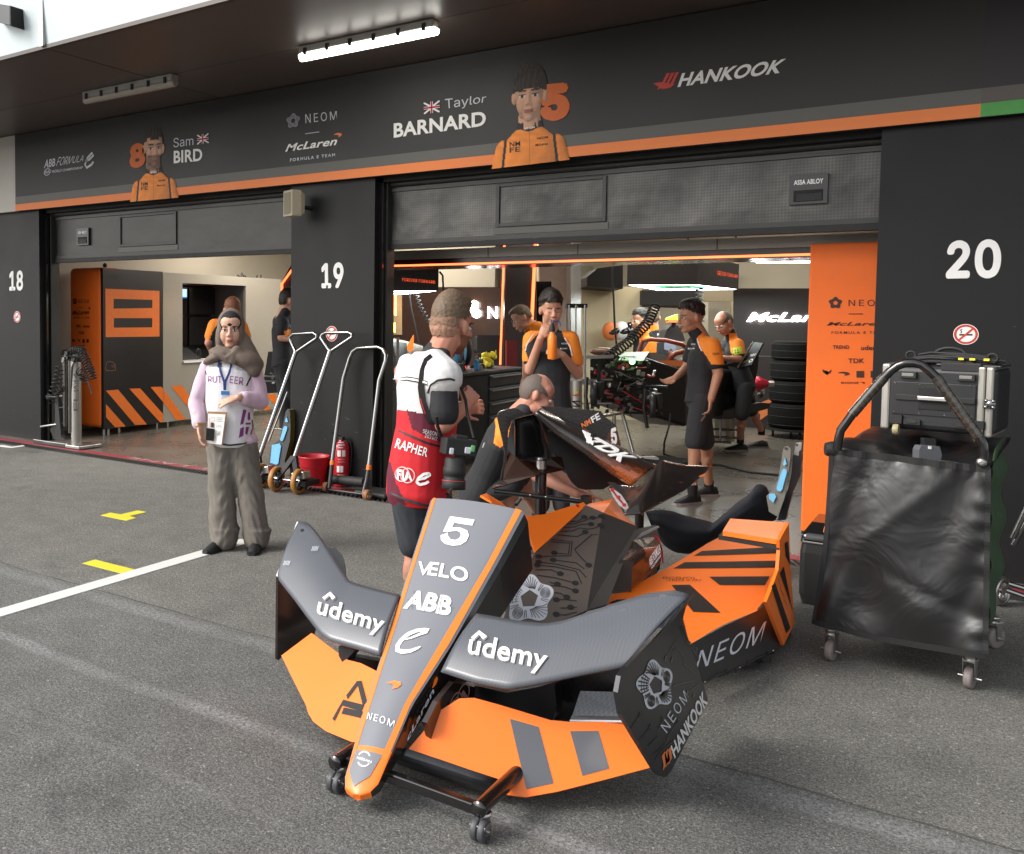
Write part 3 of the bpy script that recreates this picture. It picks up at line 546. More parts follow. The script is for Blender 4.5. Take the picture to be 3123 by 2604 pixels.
# far left of the right garage: lit shelving, second car, cabinet, hose
b = MB(); S(b, R4(1188, 893, 1226, 1020), 13.4, .05, mat('tan_wall', '#a09070', .6)); tag(b.build('partition'), 'tan partition strip left of the photographer', 'partition')
t = thing('glow_board', PC(1200, 1000, 13.2), 'orange panel with glowing yellow light strips left of the photographer', 'panel'); b = MB(); S(b, R4(1188, 895, 1203, 960), 13.2, .05, M['oprint']); S(b, R4(1188, 985, 1202, 1012), 13.2, .05, M['oprint']); b.build('board', t)
b = MB(); S(b, R4(1204, 895, 1209, 962), 13.15, .03, emat('yellow_led', '#ffb347', 7)); S(b, R4(1202, 984, 1206, 1013), 13.15, .03, emat('yellow_led', '#ffb347', 7)); b.build('light_strip', t)
b = MB(); S(b, [(1190, 1385), (1236, 1380), (1236, 1157), (1190, 1157)], 9.4, .5, mat('grey_cabinet', '#6b6b68', .45)); S(b, [(1192, 1188), (1235, 1188), (1235, 1186), (1192, 1186)], 9.38, .01, M['dark']); tag(b.build('cabinet', bevel=.008), 'grey cabinet beside the door rail left of the photographer', 'cabinet')
tag(MB().tube([PC(1213, 1380, 9.2), PC(1213, 1030, 9.2)], .016, M['alu']).build('stand_pole'), 'thin ribbed metal pole left of the photographer', 'pole')
tag(MB().tube([PC(x, y, 9.1) for x, y in ((1187, 1000), (1193, 1040), (1205, 1090), (1208, 1110), (1200, 1130), (1186, 1145))], .012, mat('grey_hose', '#8d8a84', .5)).build('air_hose'), 'pale grey hose curving down left of the photographer', 'hose')
t = thing('race_car', PC(1245, 1140, 11.5)*V(1, 1, 0), 'orange and grey race car half hidden left of the photographer', 'race car')
b = MB(); b.loft([[PC(x, y, d) for x, y, d in r] for r in ([(1190, 1030, 12), (1190, 1110, 12), (1190, 1110, 12.8), (1190, 1030, 12.8)], [(1240, 1040, 11.7), (1240, 1100, 11.7), (1240, 1100, 12.5), (1240, 1040, 12.5)], [(1290, 1055, 11.5), (1290, 1085, 11.5), (1290, 1085, 12), (1290, 1055, 12)])], M['greyp']); b.build('body', t)
b = MB(); S(b, [(1238, 1060), (1262, 1020), (1262, 1062), (1250, 1075)], 11.4, .05, M['orange']); S(b, [(1190, 1082), (1290, 1078), (1290, 1092), (1190, 1100)], 11.35, .05, M['orange']); b.build('wing_panel', t)
b = MB(); b.lathe([(.20, -.12), (.30, -.11), (.32, 0), (.30, .11), (.20, .12)], PC(1212, 1120, 11), unit(RT), M['rubber']); b.build('wheel', t)
# ---------------------------------------------------------------- tool bench
def bench():
    d0 = 10.6; c = PC(1480, 1330, d0); t = thing('tool_bench', c*V(1, 1, 0), 'black tool cabinet with drawers behind the photographer', 'cabinet')
    A, B = PC(1370, 1143, 9.3), PC(1592, 1134, 10.9); zt = A[2]; A = V(A[0], A[1], 0); B = V(B[0], B[1], 0); u = unit(B-A); n = V(u[1], -u[0], 0); n = n if n @ (EYE-A) > 0 else -n; L = np.linalg.norm(B-A)
    b = MB().box((A+B)/2-n*.3+V(0, 0, zt/2+.04), (L, .6, zt-.14), M['black'], ax=(u, n, (0, 0, 1))); b.build('carcass', t, bevel=.006)
    b = MB().box((A+B)/2-n*.29+V(0, 0, zt-.015), (L+.04, .64, .03), M['dark'], ax=(u, n, (0, 0, 1))); b.build('worktop', t, bevel=.004)
    for k in range(5):
        zz = zt-.12-.155*k
        if zz < .12: break
        p = A+u*(L*.74)+n*.003+V(0, 0, zz); MB().box(p, (L*.46, .02, .13), M['satin'], ax=(u, n, (0, 0, 1))).build('drawer', t, bevel=.004)
        MB().box(p+n*.02+V(0, 0, .04), (L*.42, .02, .014), M['greyp'], ax=(u, n, (0, 0, 1))).build('handle', t)
    for k in (.05, .95): MB().box(A+u*L*k-n*.3+V(0, 0, .03), (.05, .5, .06), M['rubber'], ax=(u, n, (0, 0, 1))).build('leg', t)
    return A, u, n, L, zt
A, u, n, L, zt = bench(); up = V(0, 0, 1)
def onb(k, dn, dz=0): return A+u*L*k-n*dn+up*(zt+dz)
b = MB().box(onb(.2, .2, .045), (.34, .2, .09), M['rubber'], ax=(u, n, up)); b.box(onb(.13, .095, .05), (.07, .006, .05), mat('paper_label', '#b8b6ae', .7), ax=(u, n, up)); tag(b.build('tool_box', bevel=.008), 'black tool box with a pale label on the tool bench', 'box')
b = MB().ell(onb(.42, .3, .22), (.12, .09, .2), M['blue'], ax=(u, n, up)); b.ell(onb(.47, .27, .22), (.08, .09, .18), M['dark'], ax=(u, n, up)); tag(b.build('knee_pad'), 'light blue and black padded shell standing on the tool bench', 'pad')
b = MB().tube([onb(.33, .2), onb(.36, .2, .2), onb(.39, .2)], .02, M['dark']); b.box(onb(.36, .2, .1), (.08, .05, .04), M['dark'], ax=(u, n, up)); tag(b.build('cutter_tool'), 'black A shaped tool stand on the tool bench', 'tool')
b = MB().box(onb(.47, .12, .06), (.06, .05, .12), mat('drill_blue', '#3c86b8', .5), ax=(u, n, up)); b.box(onb(.5, .12, .1), (.14, .05, .05), M['dark'], ax=(u, n, up)); tag(b.build('power_drill', bevel=.01), 'blue and black power tool on the tool bench', 'drill')
b = MB()
for k in range(14): p = onb(.72+rng.uniform(-.07, .07), .2+rng.uniform(-.06, .1), .04+rng.uniform(0, .12)); b.ell(p, (.05, .04, .028), mat('yellow_cloth', '#d8c53a', .8), ax=(unit(rng.normal(size=3)), unit(rng.normal(size=3)), up), n=8)
tag(b.build('cloth'), 'crumpled yellow cloth on the tool bench', 'cloth')
b = MB()
for k in range(10): p = onb(.56+k*.022, .2+rng.uniform(-.08, .1), .025); b.box(p, (.05, .03, .03+.03*rng.random()), M['dark'] if k % 3 else M['greyp'], ax=(unit((math.cos(k), math.sin(k), 0)), unit((-math.sin(k), math.cos(k), 0)), up))
tag(b.build('parts_tray'), 'tray of small dark parts on the tool bench', 'tray')
t = thing('display_unit', onb(.27, .45), 'clear boxed unit with a red glow on the tool bench', 'display'); b = MB(); S(b, R4(1375, 1055, 1425, 1120), 10.4, .02, mat('pinkish_acrylic', '#5a4340', .2)); b.build('case', t)
b = MB(); S(b, R4(1394, 1085, 1404, 1108), 10.38, .01, emat('red_glow', '#ff2a20', 5)); S(b, R4(1412, 1080, 1420, 1120), 10.38, .01, emat('red_glow', '#ff2a20', 5)); b.build('indicator', t)
b = MB(); S(b, R4(1545, 1037, 1578, 1118), 11.6, .1, mat('maroon_box', '#5e1416', .4)); tag(b.build('hose_cabinet'), 'dark red wall cabinet behind the drinking man', 'cabinet')
b = MB(); S(b, R4(1455, 1022, 1525, 1075), 12.6, .4, M['rubber']); S(b, R4(1457, 1080, 1525, 1128), 12.6, .4, M['rubber']); tag(b.build('tyre_blanket', bevel=.04), 'dark wrapped tyre blankets behind the tool bench', 'blanket')
# pneumatic jack behind the drinking man
t = thing('air_jack', PC(1760, 1350, 9.2)*V(1, 1, 0), 'silver pneumatic jack column with letter N right of the drinking man', 'jack')
b = MB(); p0, p1 = PC(1758, 1330, 9.0), PC(1758, 1160, 9.0); b.lathe([(.055, 0), (.055, np.linalg.norm(p1-p0))], p0, p1-p0, M['alu']); b.text('N', [PC(x, y, 8.93) for x, y in ((1744, 1240), (1744, 1222), (1770, 1222), (1770, 1240))], M['blackp'], .003, bold=.02)
S(b, R4(1747, 1203, 1766, 1207), 8.92, .003, M['redr']); b.poly([PC(x, y, 8.92) for x, y in ((1750, 1199), (1764, 1199), (1757, 1188))], M['yellow']); b.build('cylinder', t)
for x in (1737, 1757, 1785): MB().tube([PC(x, 1300, 9.0), PC(x-1, 930, 9.0)], .008 if x != 1785 else .011, M['chrome']).build('rod', t)
b = MB(); S(b, R4(1730, 926, 1792, 938), 9.05, .08, M['dark']); b.poly([PC(x, y, 9.03) for x, y in ((1752, 937), (1764, 937), (1758, 929))], M['yellow']); b.build('head_plate', t); b = MB(); S(b, R4(1735, 1155, 1782, 1172), 9.05, .08, M['steel']); b.build('collar_plate', t)
# ---------------------------------------------------------------- stripped race car on stands
def race_car():
    t = thing('race_car', PC(2080, 1330, 10.6)*V(1, 1, 0), 'stripped race car on stands with orange halo behind the mechanic in shorts', 'race car')
    bl = mat('car_carbon', '#1d1c1e', .35, weave=(90, .7)); b = MB()
    def sec(d, pts): return [PC(x, y, d+dd) for x, y, dd in pts]
    # survival cell: nose end at the left near the viewer, running back to the right
    b.loft([sec(9.9, [(1800, 1085, 0), (1890, 1085, .0), (1890, 1230, .0), (1800, 1230, 0)]), sec(10.3, [(1890, 1078, -.1), (1960, 1085, -.3), (1965, 1260, -.3), (1890, 1260, 0)]), sec(10.9, [(1960, 1085, 0), (2090, 1130, -.8), (2090, 1300, -.8), (1960, 1290, 0)]), sec(12.2, [(2120, 1090, 0), (2305, 1130, -1), (2290, 1250, -1), (2120, 1270, 0)])], bl, smooth=False); b.build('chassis', t, bevel=.03)
    b = MB(); S(b, [(2150, 1092), (2316, 1075), (2310, 1130), (2290, 1235), (2150, 1265)], 10.9, .25, mat('dark_sidepod', '#241d1b', .35)); S(b, [(2155, 1090), (2318, 1073), (2322, 1082), (2300, 1092), (2155, 1105)], 10.88, .3, M['greyp']); b.build('sidepod', t, bevel=.02)
    b = MB(); S(b, [(2050, 1262), (2150, 1265), (2320, 1228), (2350, 1230), (2345, 1245), (2230, 1278), (2060, 1275)], 10.7, .5, M['satin']); b.build('floor_plank', t)
    b = MB(); S(b, [(1900, 1078), (2000, 1075), (2090, 1105), (2090, 1135), (2050, 1138), (1960, 1095)], 10.2, .3, M['greyp']); b.poly([PC(x, y, 10.17) for x, y in ((1990, 1100), (2085, 1098), (2085, 1115), (2060, 1118))], M['oprint']); b.build('scuttle_panel', t)
    h = mat('halo_orange', '#8e3c22', .35); b = MB(); b.tube([PC(x, y, d) for x, y, d in ((1946, 1078, 10.9), (1960, 1040, 10.9), (1985, 1035, 10.8), (2030, 1038, 10.7), (2080, 1050, 10.7), (2110, 1075, 10.8), (2120, 1095, 11))], .026, h); b.tube([PC(x, y, d) for x, y, d in ((1950, 1072, 11), (1972, 1038, 11))], .03, M['greyp']); b.build('halo', t)
    b = MB(); b.tube([PC(x, y, 10.2) for x, y in ((2036, 1108), (2045, 1090), (2060, 1078), (2085, 1072))], .03, h); b.build('mirror_arch', t)
    b = MB(); S(b, [(2022, 1040), (2034, 1005), (2046, 992), (2062, 990), (2078, 1000), (2090, 1040)], 11.6, .25, M['satin']); b.tube([PC(2055, 1000, 11.5), PC(2055, 970, 11.5)], .03, M['dark']); b.build('roll_hoop', t)
    b = MB(); S(b, [(2038, 975), (2040, 968), (2068, 958), (2068, 974)], 11.4, .12, mat('neon_yellow', '#c8e83a', .5)); S(b, R4(2040, 975, 2068, 983), 11.4, .12, M['oprint']); b.build('camera_pod', t)
    b = MB(); S(b, [(2030, 1045), (2062, 1045), (2062, 1066), (2052, 1070), (2046, 1062), (2040, 1070), (2030, 1066)], 11.2, .05, mat('pale_belt', '#8f97ab', .7)); b.build('harness', t)
    # front corner: uprights, arms, disc
    for a, c, r in (((1905, 1175, 9.9), (2035, 1180, 9.5), .016), ((1900, 1215, 9.9), (2020, 1222, 9.5), .015), ((1960, 1165, 10), (1995, 1200, 9.5), .014), ((1880, 1155, 10), (1960, 1165, 9.8), .02), ((1905, 1258, 9.9), (2020, 1262, 9.5), .014)): MB().tube([PC(*a), PC(*c)], r, mat('arm_black', '#2b2b2e', .25)).build('suspension_arm', t)
    for cx_, cy_, dd in ((1990, 1235, 9.45), (1812, 1200, 9.4)): b = MB(); b.lathe([(.05, -.03), (.14, -.03), (.14, .03), (.05, .03)], PC(cx_, cy_, dd), unit(RT-.3*FW), mat('brake_disc', '#4a4a4a', .4, metal=.6), n=24); b.box(PC(cx_+14, cy_-12, dd-.03), (.07, .14, .16), M['dark']); b.tube([PC(cx_-22, cy_-50, dd), PC(cx_-26, cy_+10, dd), PC(cx_-16, cy_+70, dd)], .02, M['satin']); b.build('brake_assembly', t)
    b = MB()
    for k in range(120):
        p = PC(rng.uniform(1800, 2000), rng.uniform(1095, 1255), 9.75+rng.uniform(-.1, .1)); b.box(p, rng.uniform(.015, .05, 3), [M['dark'], M['steel'], M['greyp'], M['redp'], M['dark']][k % 5], ax=(unit((math.cos(k), math.sin(k), .3)), unit((-math.sin(k), math.cos(k), .1)), unit((.1, .1, 1))))
    b.build('front_bulkhead_parts', t)
    b = MB(); b.lathe([(.03, -.1), (.09, -.08), (.10, 0), (.07, .06), (.05, .12)], PC(2312, 1170, 11.8), unit(RT), mat('hub_red', '#b3263a', .3, metal=.4)); b.lathe([(.04, .12), (.04, .2)], PC(2312, 1170, 11.8), unit(RT), M['steel']); b.build('wheel_hub', t)
    b = MB()
    for k in range(26): b.box(PC(rng.uniform(2280, 2325), rng.uniform(1150, 1215), 11.9+rng.uniform(-.1, .1)), rng.uniform(.02, .06, 3), [M['dark'], M['greyp'], M['dark'], M['steel']][k % 4], ax=(unit((math.cos(k), math.sin(k), .3)), unit((-math.sin(k), math.cos(k), .1)), unit((.1, .1, 1))))
    b.build('rear_suspension', t)
    b = MB(); S(b, [(1762, 1085), (1872, 1082), (1872, 1092), (1762, 1095)], 9.5, .3, M['alu']); S(b, [(1772, 1097), (1782, 1097), (1770, 1215), (1760, 1215)], 9.5, .03, M['steel']); S(b, [(1824, 1100), (1834, 1100), (1830, 1220), (1822, 1220)], 9.5, .03, M['dark']); S(b, R4(1775, 1155, 1868, 1160), 9.52, .03, M['greyp']); S(b, R4(1770, 1228, 1866, 1232), 9.52, .03, M['steel']); b.build('nose_frame', t)
    for k in range(14): x0_, y0_ = rng.uniform(1800, 1960), rng.uniform(1100, 1250); MB().tube([PC(x0_, y0_, 9.6), PC(x0_+rng.uniform(-40, 60), y0_+rng.uniform(-30, 40), 9.55), PC(x0_+rng.uniform(20, 90), y0_+rng.uniform(-20, 50), 9.6)], .007, [M['dark'], M['greyp'], M['satin'], M['redp']][k % 4], n=6).build('wiring_hose', t)
    p = PC(1928, 1103, 9.6); MB().ell(p, .03, emat('green_lamp', '#7dff8a', 6)).build('status_light', t)
    b = MB(); b.tube([PC(1820, 1070, 10.6), PC(1870, 1080, 10.8)], [.05, .03], M['greyp']); b.ell(PC(1840, 1072, 10.6), (.16, .06, .05), mat('mirror_bronze', '#7a5b4c', .3), ax=(RT, FW, UPV)); b.build('mirror', t)
    return t
race_car()
t = thing('placard', PC(1935, 1085, 9.9), 'bright green card with white words laid on the stripped car', 'placard'); b = MB(); q = [PC(x, y, d) for x, y, d in ((1885, 1098, 9.75), (1962, 1100, 9.75), (1980, 1072, 10.2), (1905, 1074, 10.2))]; b.slab(q, .01, mat('card_green', '#5fa32e', .5))
for i, wd in enumerate(('GREEN', 'LIGHT')): b.text(wd, [quad_fn(q)[0](u_, v_) for u_, v_ in ((.22, .52-.3*i), (.72, .56-.3*i), (.74, .80-.3*i), (.24, .76-.3*i))], M['white'], .004, bold=.02)
b.build('card', t)
for x0, x1, y1, lab in ((1875, 1876, 1395, 'left'), (1895, 1932, 1402, 'right')):
    pass
t = thing('car_stand', PC(1890, 1400, 9.9)*V(1, 1, 0), 'bare metal trestle stand under the front of the stripped car', 'stand')
for a, c in (((1873, 1262, 9.9), (1876, 1395, 9.9)), ((1898, 1260, 9.9), (1940, 1412, 9.7)), ((1838, 1268, 9.9), (1900, 1258, 9.9))): MB().tube([PC(*a), PC(*c)], .02, M['steel']).build('leg', t)
t = thing('car_stand', PC(2190, 1340, 11.3)*V(1, 1, 0), 'round steel pedestal stand with rails under the rear of the stripped car', 'stand')
MB().tube([PC(2210, 1255, 11.4), PC(2210, 1345, 11.4)], .12, M['alu'], n=18).build('pedestal', t)
for a, c in (((2150, 1308, 11.2), (2255, 1311, 11.2)), ((2150, 1330, 11.0), (2250, 1336, 11.0)), ((2150, 1345, 10.8), (2230, 1350, 10.8)), ((2252, 1260, 11.3), (2250, 1340, 11.3)), ((2198, 1260, 11.0), (2196, 1345, 11.0))): MB().tube([PC(*a), PC(*c)], .014, M['chrome']).build('rail', t)
t = thing('laptop', PC(2260, 1080, 10.6), 'open black laptop with white stickers on the right sidepod of the stripped car', 'laptop')
b = MB(); q = [PC(x, y, d) for x, y, d in ((2250, 1122, 10.6), (2292, 1112, 10.4), (2326, 1046, 10.5), (2296, 1042, 10.7))]; b.slab(q, .02, M['black']); b.text('TREND', [quad_fn(q)[0](*p) for p in ((.5, .38), (.95, .42), (.95, .52), (.5, .48))], M['white'], .004, bold=.02); b.text('CARBON', [quad_fn(q)[0](*p) for p in ((.1, .14), (.6, .2), (.6, .28), (.1, .22))], mat('dull_gold', '#8a7440', .5), .004, bold=.02); b.ring([quad_fn(q)[0](*p) for p in ((.65, .1), (.95, .12), (.95, .30), (.65, .28))], .28, .45, M['white'], .004); b.build('lid', t)
b = MB(); S(b, [(2248, 1120), (2252, 1122), (2300, 1044), (2296, 1042)], 10.58, .012, M['alu']); S(b, [(2205, 1112), (2252, 1122), (2290, 1113), (2240, 1104)], 10.6, .02, M['dark']); b.build('base', t)
# tyres on a dolly
def tyre(mb, c, ax, R, w_):
    rb = mat('slick_rubber', '#121110', .85, var=.15, scale=9, spec=.2); h = w_/2
    mb.lathe([(R*.60, -h*.9), (R*.86, -h), (R*.97, -h*.86), (R, -h*.5), (R, h*.5), (R*.97, h*.86), (R*.86, h), (R*.60, h*.9)], c, ax, rb, n=36)
    for k in (-.35, .0, .35): mb.lathe([(R+.0005, k*w_-.003), (R+.003, k*w_), (R+.0005, k*w_+.003)], c, ax, mat('tyre_groove', '#2b2927', .6), n=36)
yb = [1304, 1238-10, 1160, 1098, 1040]
for i in range(4):
    p, q = PC(2420+i*2, yb[i], 12.5), PC(2420+i*2, yb[i+1], 12.5); t = thing('slick_tyre', (p+q)/2, ('wide black slick tyre at the bottom of the stack on the dolly', 'black slick tyre second from the bottom of the stack', 'black slick tyre third from the bottom of the stack', 'black slick tyre on top of the stack')[i], 'tyre', 'tyres stacked on a dolly')
    b = MB(); tyre(b, (p+q)/2, (0, 0, 1), .33-.008*i, (q-p)[2]*.98); b.build('tread', t); b = MB(); b.lathe([(.02, -.1), (.2, -.09), (.2, .09), (.02, .1)], (p+q)/2, (0, 0, 1), M['satin']); b.build('rim', t)
t = thing('tyre_dolly', PC(2420, 1318, 12.5)*V(1, 1, 0), 'low wheeled dolly under the tyre stack', 'dolly'); c = PC(2424, 1304, 12.5); zc = c[2]
b = MB(); b.lathe([(.36, -.03), (.36, 0)], c, (0, 0, 1), M['dark']); b.build('deck', t)
for a in (.3, 1.9, 3.5, 5.1): p = V(c[0]+.28*math.cos(a), c[1]+.28*math.sin(a), .05); MB().lathe([(.045, -.015), (.05, 0), (.045, .015)], p, (1, .2, 0), M['rubber']).build('caster', t)
b = MB(); b.bx(*sorted((PC(1955, 1385, 9.6)[0], PC(2100, 1385, 9.6)[0])), PC(2030, 1400, 9.6)[1], PC(2030, 1400, 9.6)[1]+.3, .004, .12, M['dark']); tag(b.build('drip_tray', bevel=.01), 'low black box on the floor under the stripped car', 'box')
def gcable(px, lab, r=.012): tag(MB().tube([PZ(x, y, .014) for x, y in px], r, M['dark'], n=6).build('floor_cable'), lab, 'cable')
gcable([(1960, 1390), (2050, 1410), (2110, 1412), (2200, 1418), (2290, 1440), (2375, 1448)], 'black cable running across the garage floor behind the legs')
tag(MB().tube([PC(2046, 1260, 9.2), PC(2040, 1300, 9.2), PC(2026, 1350, 9.2), PZ(2024, 1385, .014), PZ(2060, 1395, .014)], .01, M['dark'], n=6).build('cable'), 'black lead hanging from the car front to the floor', 'cable')
# helmets on the pale partition
for i, (x, y, c1, lab) in enumerate(((1862, 1010, 'orange', 'orange and black racing helmet, leftmost on the pale partition'), (1895, 1008, 'white', 'white racing helmet in the middle on the pale partition'), (1922, 1010, 'black', 'black racing helmet, rightmost on the pale partition'))):
    t = thing('helmet', PC(x, y, 13.9), lab, 'helmet', 'helmets hung on the partition'); b = MB(); c = PC(x, y, 13.9); mc = {'orange': M['oprint'], 'white': M['whitep'], 'black': M['gloss']}[c1]
    b.ell(c, (.128, .13, .145), mc, ax=(RT, FW, UPV), n=20); b.build('shell', t); b = MB(); b.ell(c-FW*.03+RT*.03-UPV*.01, (.118, .125, .066), M['gloss'], ax=(unit(RT+UPV*.3), FW, unit(UPV-.3*RT)), n=18); b.build('visor', t)
# ---------------------------------------------------------------- left garage
XL = -9.6; OB = M['obanner']
t = thing('banner_column', (-9.9, 7.7, 0), 'orange rounded column with dark logos at the left garage', 'banner column')
b = MB(); b.bx(-10.31, XL-.012, 7.69, 8.05, .10, 2.235, OB); b.build('wrap', t, bevel=.07, seg=4)
def colmarks(f, dk, name_q, emb, word, line, sub, rows):
    m_ = MB(); emblem(m_, [f(*p) for p in emb], dk); m_.text('NEOM', [f(*p) for p in word], dk, .002, space=1.25); m_.ribbon([f(*p) for p in line], (0, -1, 0), .006, dk)
    teamname(m_, [f(*p) for p in name_q], dk, dk); m_.text('FORMULA E TEAM', [f(*p) for p in sub], dk, .002, space=1.3, bold=.01)
    for s, q in rows: 
        if s == 'box': m_.poly([f(*p) for p in q], dk, lift=.002)
        elif s == 'swoosh': swoosh(m_, [f(*p) for p in q], dk, .002)
        elif s == 'vee': m_.dec([(0, 1), (.3, .55), (.45, 0), (.55, 0), (.7, .55), (1, 1), (.95, .5), (.65, .12), (.35, .12), (.05, .5)], [f(*p) for p in q], dk, .002)
        else: m_.text(s, [f(*p) for p in q], dk, .002, bold=.03)
    return m_
DK = mat('dark_maroon_print', '#3c1508', .6)
fl = lambda x, y: PY(x, y, 7.687)
def r4(x0, y0, x1, y1, k=0): return [(x0, y1), (x1, y1-k), (x1, y0-k), (x0, y0)]
colmarks(fl, DK, r4(221, 944, 276, 960, 2), r4(222, 908, 235, 929), r4(240, 913, 272, 924), [(240, 937), (254, 937)], r4(225, 966, 272, 971), [('TREND', r4(232, 990, 246, 998)), ('udemy', r4(253, 990, 274, 1001)), ('TDK', r4(240, 1011, 258, 1019)), ('vee', r4(220, 1032, 229, 1044)), ('swoosh', r4(235, 1035, 245, 1042)), ('box', r4(252, 1034, 259, 1045)), ('box', r4(264, 1034, 271, 1045)), ('ENGAGE', r4(238, 1052, 260, 1055))]).build('printed_logos', t)
MB().ell((-9.62, 7.75, 2.26), .03, M['dark']).build('top_cap', t)
for y in (7.75, 8.0): MB().tube([(-9.66, y, .005), (-9.66, y, .1)], .02, M['steel'], n=8).build('foot', t)
def fx(x, y): return PX(x, y, XL+.001)
t = thing('number_panel', (XL, 8.2, 0), 'black panel with a big orange 8 and orange stripes at the left garage', 'panel')
b = MB().bx(XL-.06, XL, 7.70, 8.735, .09, 2.22, mat('satin_black_panel', '#1d1918', .35, var=.06)); b.build('board', t)
b = MB(); OP = mat('bright_orange_vinyl', (.80, .17, .015), .5)
b.poly([fx(*p) for p in ((322, 1028), (486, 1026), (486, 887), (321, 880))], OP, holes=[[fx(*p) for p in ((346, 941), (464, 939), (464, 914), (346, 911))], [fx(*p) for p in ((347, 999), (464, 998), (464, 970), (347, 970))]], lift=.002)
for q in ([(323, 1191), (360, 1188), (448, 1294), (412, 1296)], [(323, 1232), (383, 1300), (351, 1303), (323, 1272)], [(394, 1185), (427, 1184), (497, 1262), (497, 1287), (488, 1288)], [(459, 1180), (492, 1179), (497, 1185), (497, 1226)]): b.poly([fx(*p) for p in q], OP, lift=.002)
b.build('vinyl_graphics', t); b = MB(); HL = mat('outline_orange_dim', '#8a5a3a', .6)
b.ribbon([fx(x, y) for x, y in ((322, 1128), (322, 1118), (325, 1106), (333, 1102), (343, 1104), (351, 1112), (352, 1128), (345, 1130), (326, 1130), (322, 1128))], (1, 0, 0), .008, HL, .002); b.ribbon([fx(x, y) for x, y in ((339, 1115), (350, 1113), (350, 1119), (340, 1119))], (1, 0, 0), .006, HL, .002); b.text('Sam Bird  GB', [fx(*p) for p in ((322, 1084), (372, 1082), (372, 1074), (322, 1076))], mat('faint_print', '#332c29', .5), .002); b.text('S-11 24/25', [fx(*p) for p in ((318, 853), (365, 853), (365, 838), (318, 836))], MATS['faint_print'], .002); b.build('small_print', t)
for y in (7.8, 8.65): MB().tube([(XL-.03, y, .005), (XL-.03, y, .09)], .018, M['steel'], n=8).build('foot', t)
t = thing('wall_panel', (XL, 10, 0), 'long grey panel with monitor recess and orange stripes at the left garage', 'panel'); GP = mat('gloss_grey_panel', '#9a9489', .22, var=.04, coat=.3)
b = MB(); Y0, Y1, ya, yb_ = 8.74, 11.3, 9.11, 10.45; za, zb = .95, 2.075
for q in ((Y0, ya, .09, 2.21), (yb_, Y1, .09, 2.21), (ya, yb_, .09, za), (ya, yb_, zb, 2.21)): b.bx(XL-.05, XL, *q, GP)
b.build('board', t); b = MB(); b.bx(XL-.75, XL-.72, ya-.1, yb_+.1, za-.1, zb+.1, M['dark']); b.bx(XL-.72, XL-.052, yb_, yb_+.03, za, zb, mat('recess_grey', '#6a6460', .5)); b.bx(XL-.72, XL-.052, ya-.03, ya, za, zb, MATS['recess_grey']); b.bx(XL-.72, XL-.052, ya, yb_, zb, zb+.03, mat('recess_red', '#6e2a2c', .5)); b.build('recess', t)
b = MB(); b.bx(XL-.7, XL+.03, ya, ya+.75, za-.03, za, M['whitep']); b.build('desk', t)
b = MB()
for q in ([(497, 1238), (567, 1280), (536, 1281), (497, 1235)], ): b.poly([fx(*p) for p in ((498, 1226), (498, 1187), (567, 1279), (537, 1281))], OP, lift=.002)
for q in ([(522, 1177), (554, 1175), (626, 1274), (600, 1278)], [(582, 1172), (610, 1171), (670, 1262), (650, 1266)], [(792, 1232), (812, 1228), (826, 1248), (806, 1252)], [(812, 1205), (838, 1200), (850, 1228), (836, 1232)]): b.poly([fx(*p) for p in q], OP, lift=.002)
b.build('vinyl_graphics', t)
for y in (8.85, 9.8, 11.2): MB().tube([(XL-.03, y, .005), (XL-.03, y, .09)], .018, M['steel'], n=8).build('foot', t)
def monitor(y0, y1, z0, z1, label, pic=False):
    t = thing('monitor', (XL-.62, (y0+y1)/2, z0), label, 'monitor', 'monitors in the recess'); MB().bx(XL-.66, XL-.62, y0, y1, z0, z1, M['gloss']).build('screen', t)
    if pic: b = MB(); b.bx(XL-.618, XL-.612, y0+.03, y1-.02, z0+.25, z1-.03, emat('screen_blue', '#1f5fae', .9)); b.bx(XL-.611, XL-.609, y0+.32, y1-.02, z0+.27, z1-.03, emat('screen_pale', '#a9c6cf', .9)); b.build('picture', t)
monitor(9.18, 9.80, 1.62, 2.04, 'monitor showing a blue and white picture, upper left in the recess', True); monitor(9.84, 10.4, 1.62, 2.04, 'blank black monitor, upper right in the recess'); monitor(9.18, 9.80, 1.14, 1.58, 'blank black monitor, lower left in the recess'); monitor(9.84, 10.4, 1.14, 1.58, 'blank black monitor, lower right in the recess')
t = thing('laptop', (XL-.3, 9.4, za), 'closed dark laptop and stand on the desk below the monitors', 'laptop'); MB().slab([V(XL-.12, 9.15, za+.01), V(XL-.12, 9.6, za+.01), V(XL-.42, 9.6, za+.17), V(XL-.42, 9.15, za+.17)], .02, M['dark']).build('lid', t)
b = MB(); b.tube([V(XL-.3, 9.72+.05*math.cos(a), za+.08+.07*math.sin(a)) for a in np.linspace(0, 6, 12)], .012, M['dark']); b.tube([V(XL-.3, 9.72, za+.0), V(XL-.3, 9.72, za+.15)], .012, M['dark']); tag(b.build('headset'), 'black headset on a stand beside the laptop', 'headset')
b = MB()
for x, y in ((722, 838), (735, 832), (742, 840)): b.tube([PX(x, 844, XL-.03), PX(x+2, y, XL-.03), PX(x+8, 843, XL-.03)], .012, M['dark'])
tag(b.build('camera_bracket'), 'small black camera bracket on top of the grey panel', 'bracket')
b = MB(); b.tube([PX(782, 848, XL-.03), PX(784, 840, XL-.03)], .015, M['dark']); b.tube([PX(795, 848, XL-.03), PX(796, 838, XL-.03)], .012, M['dark']); tag(b.build('camera_bracket'), 'forked black bracket on top of the grey panel', 'bracket')
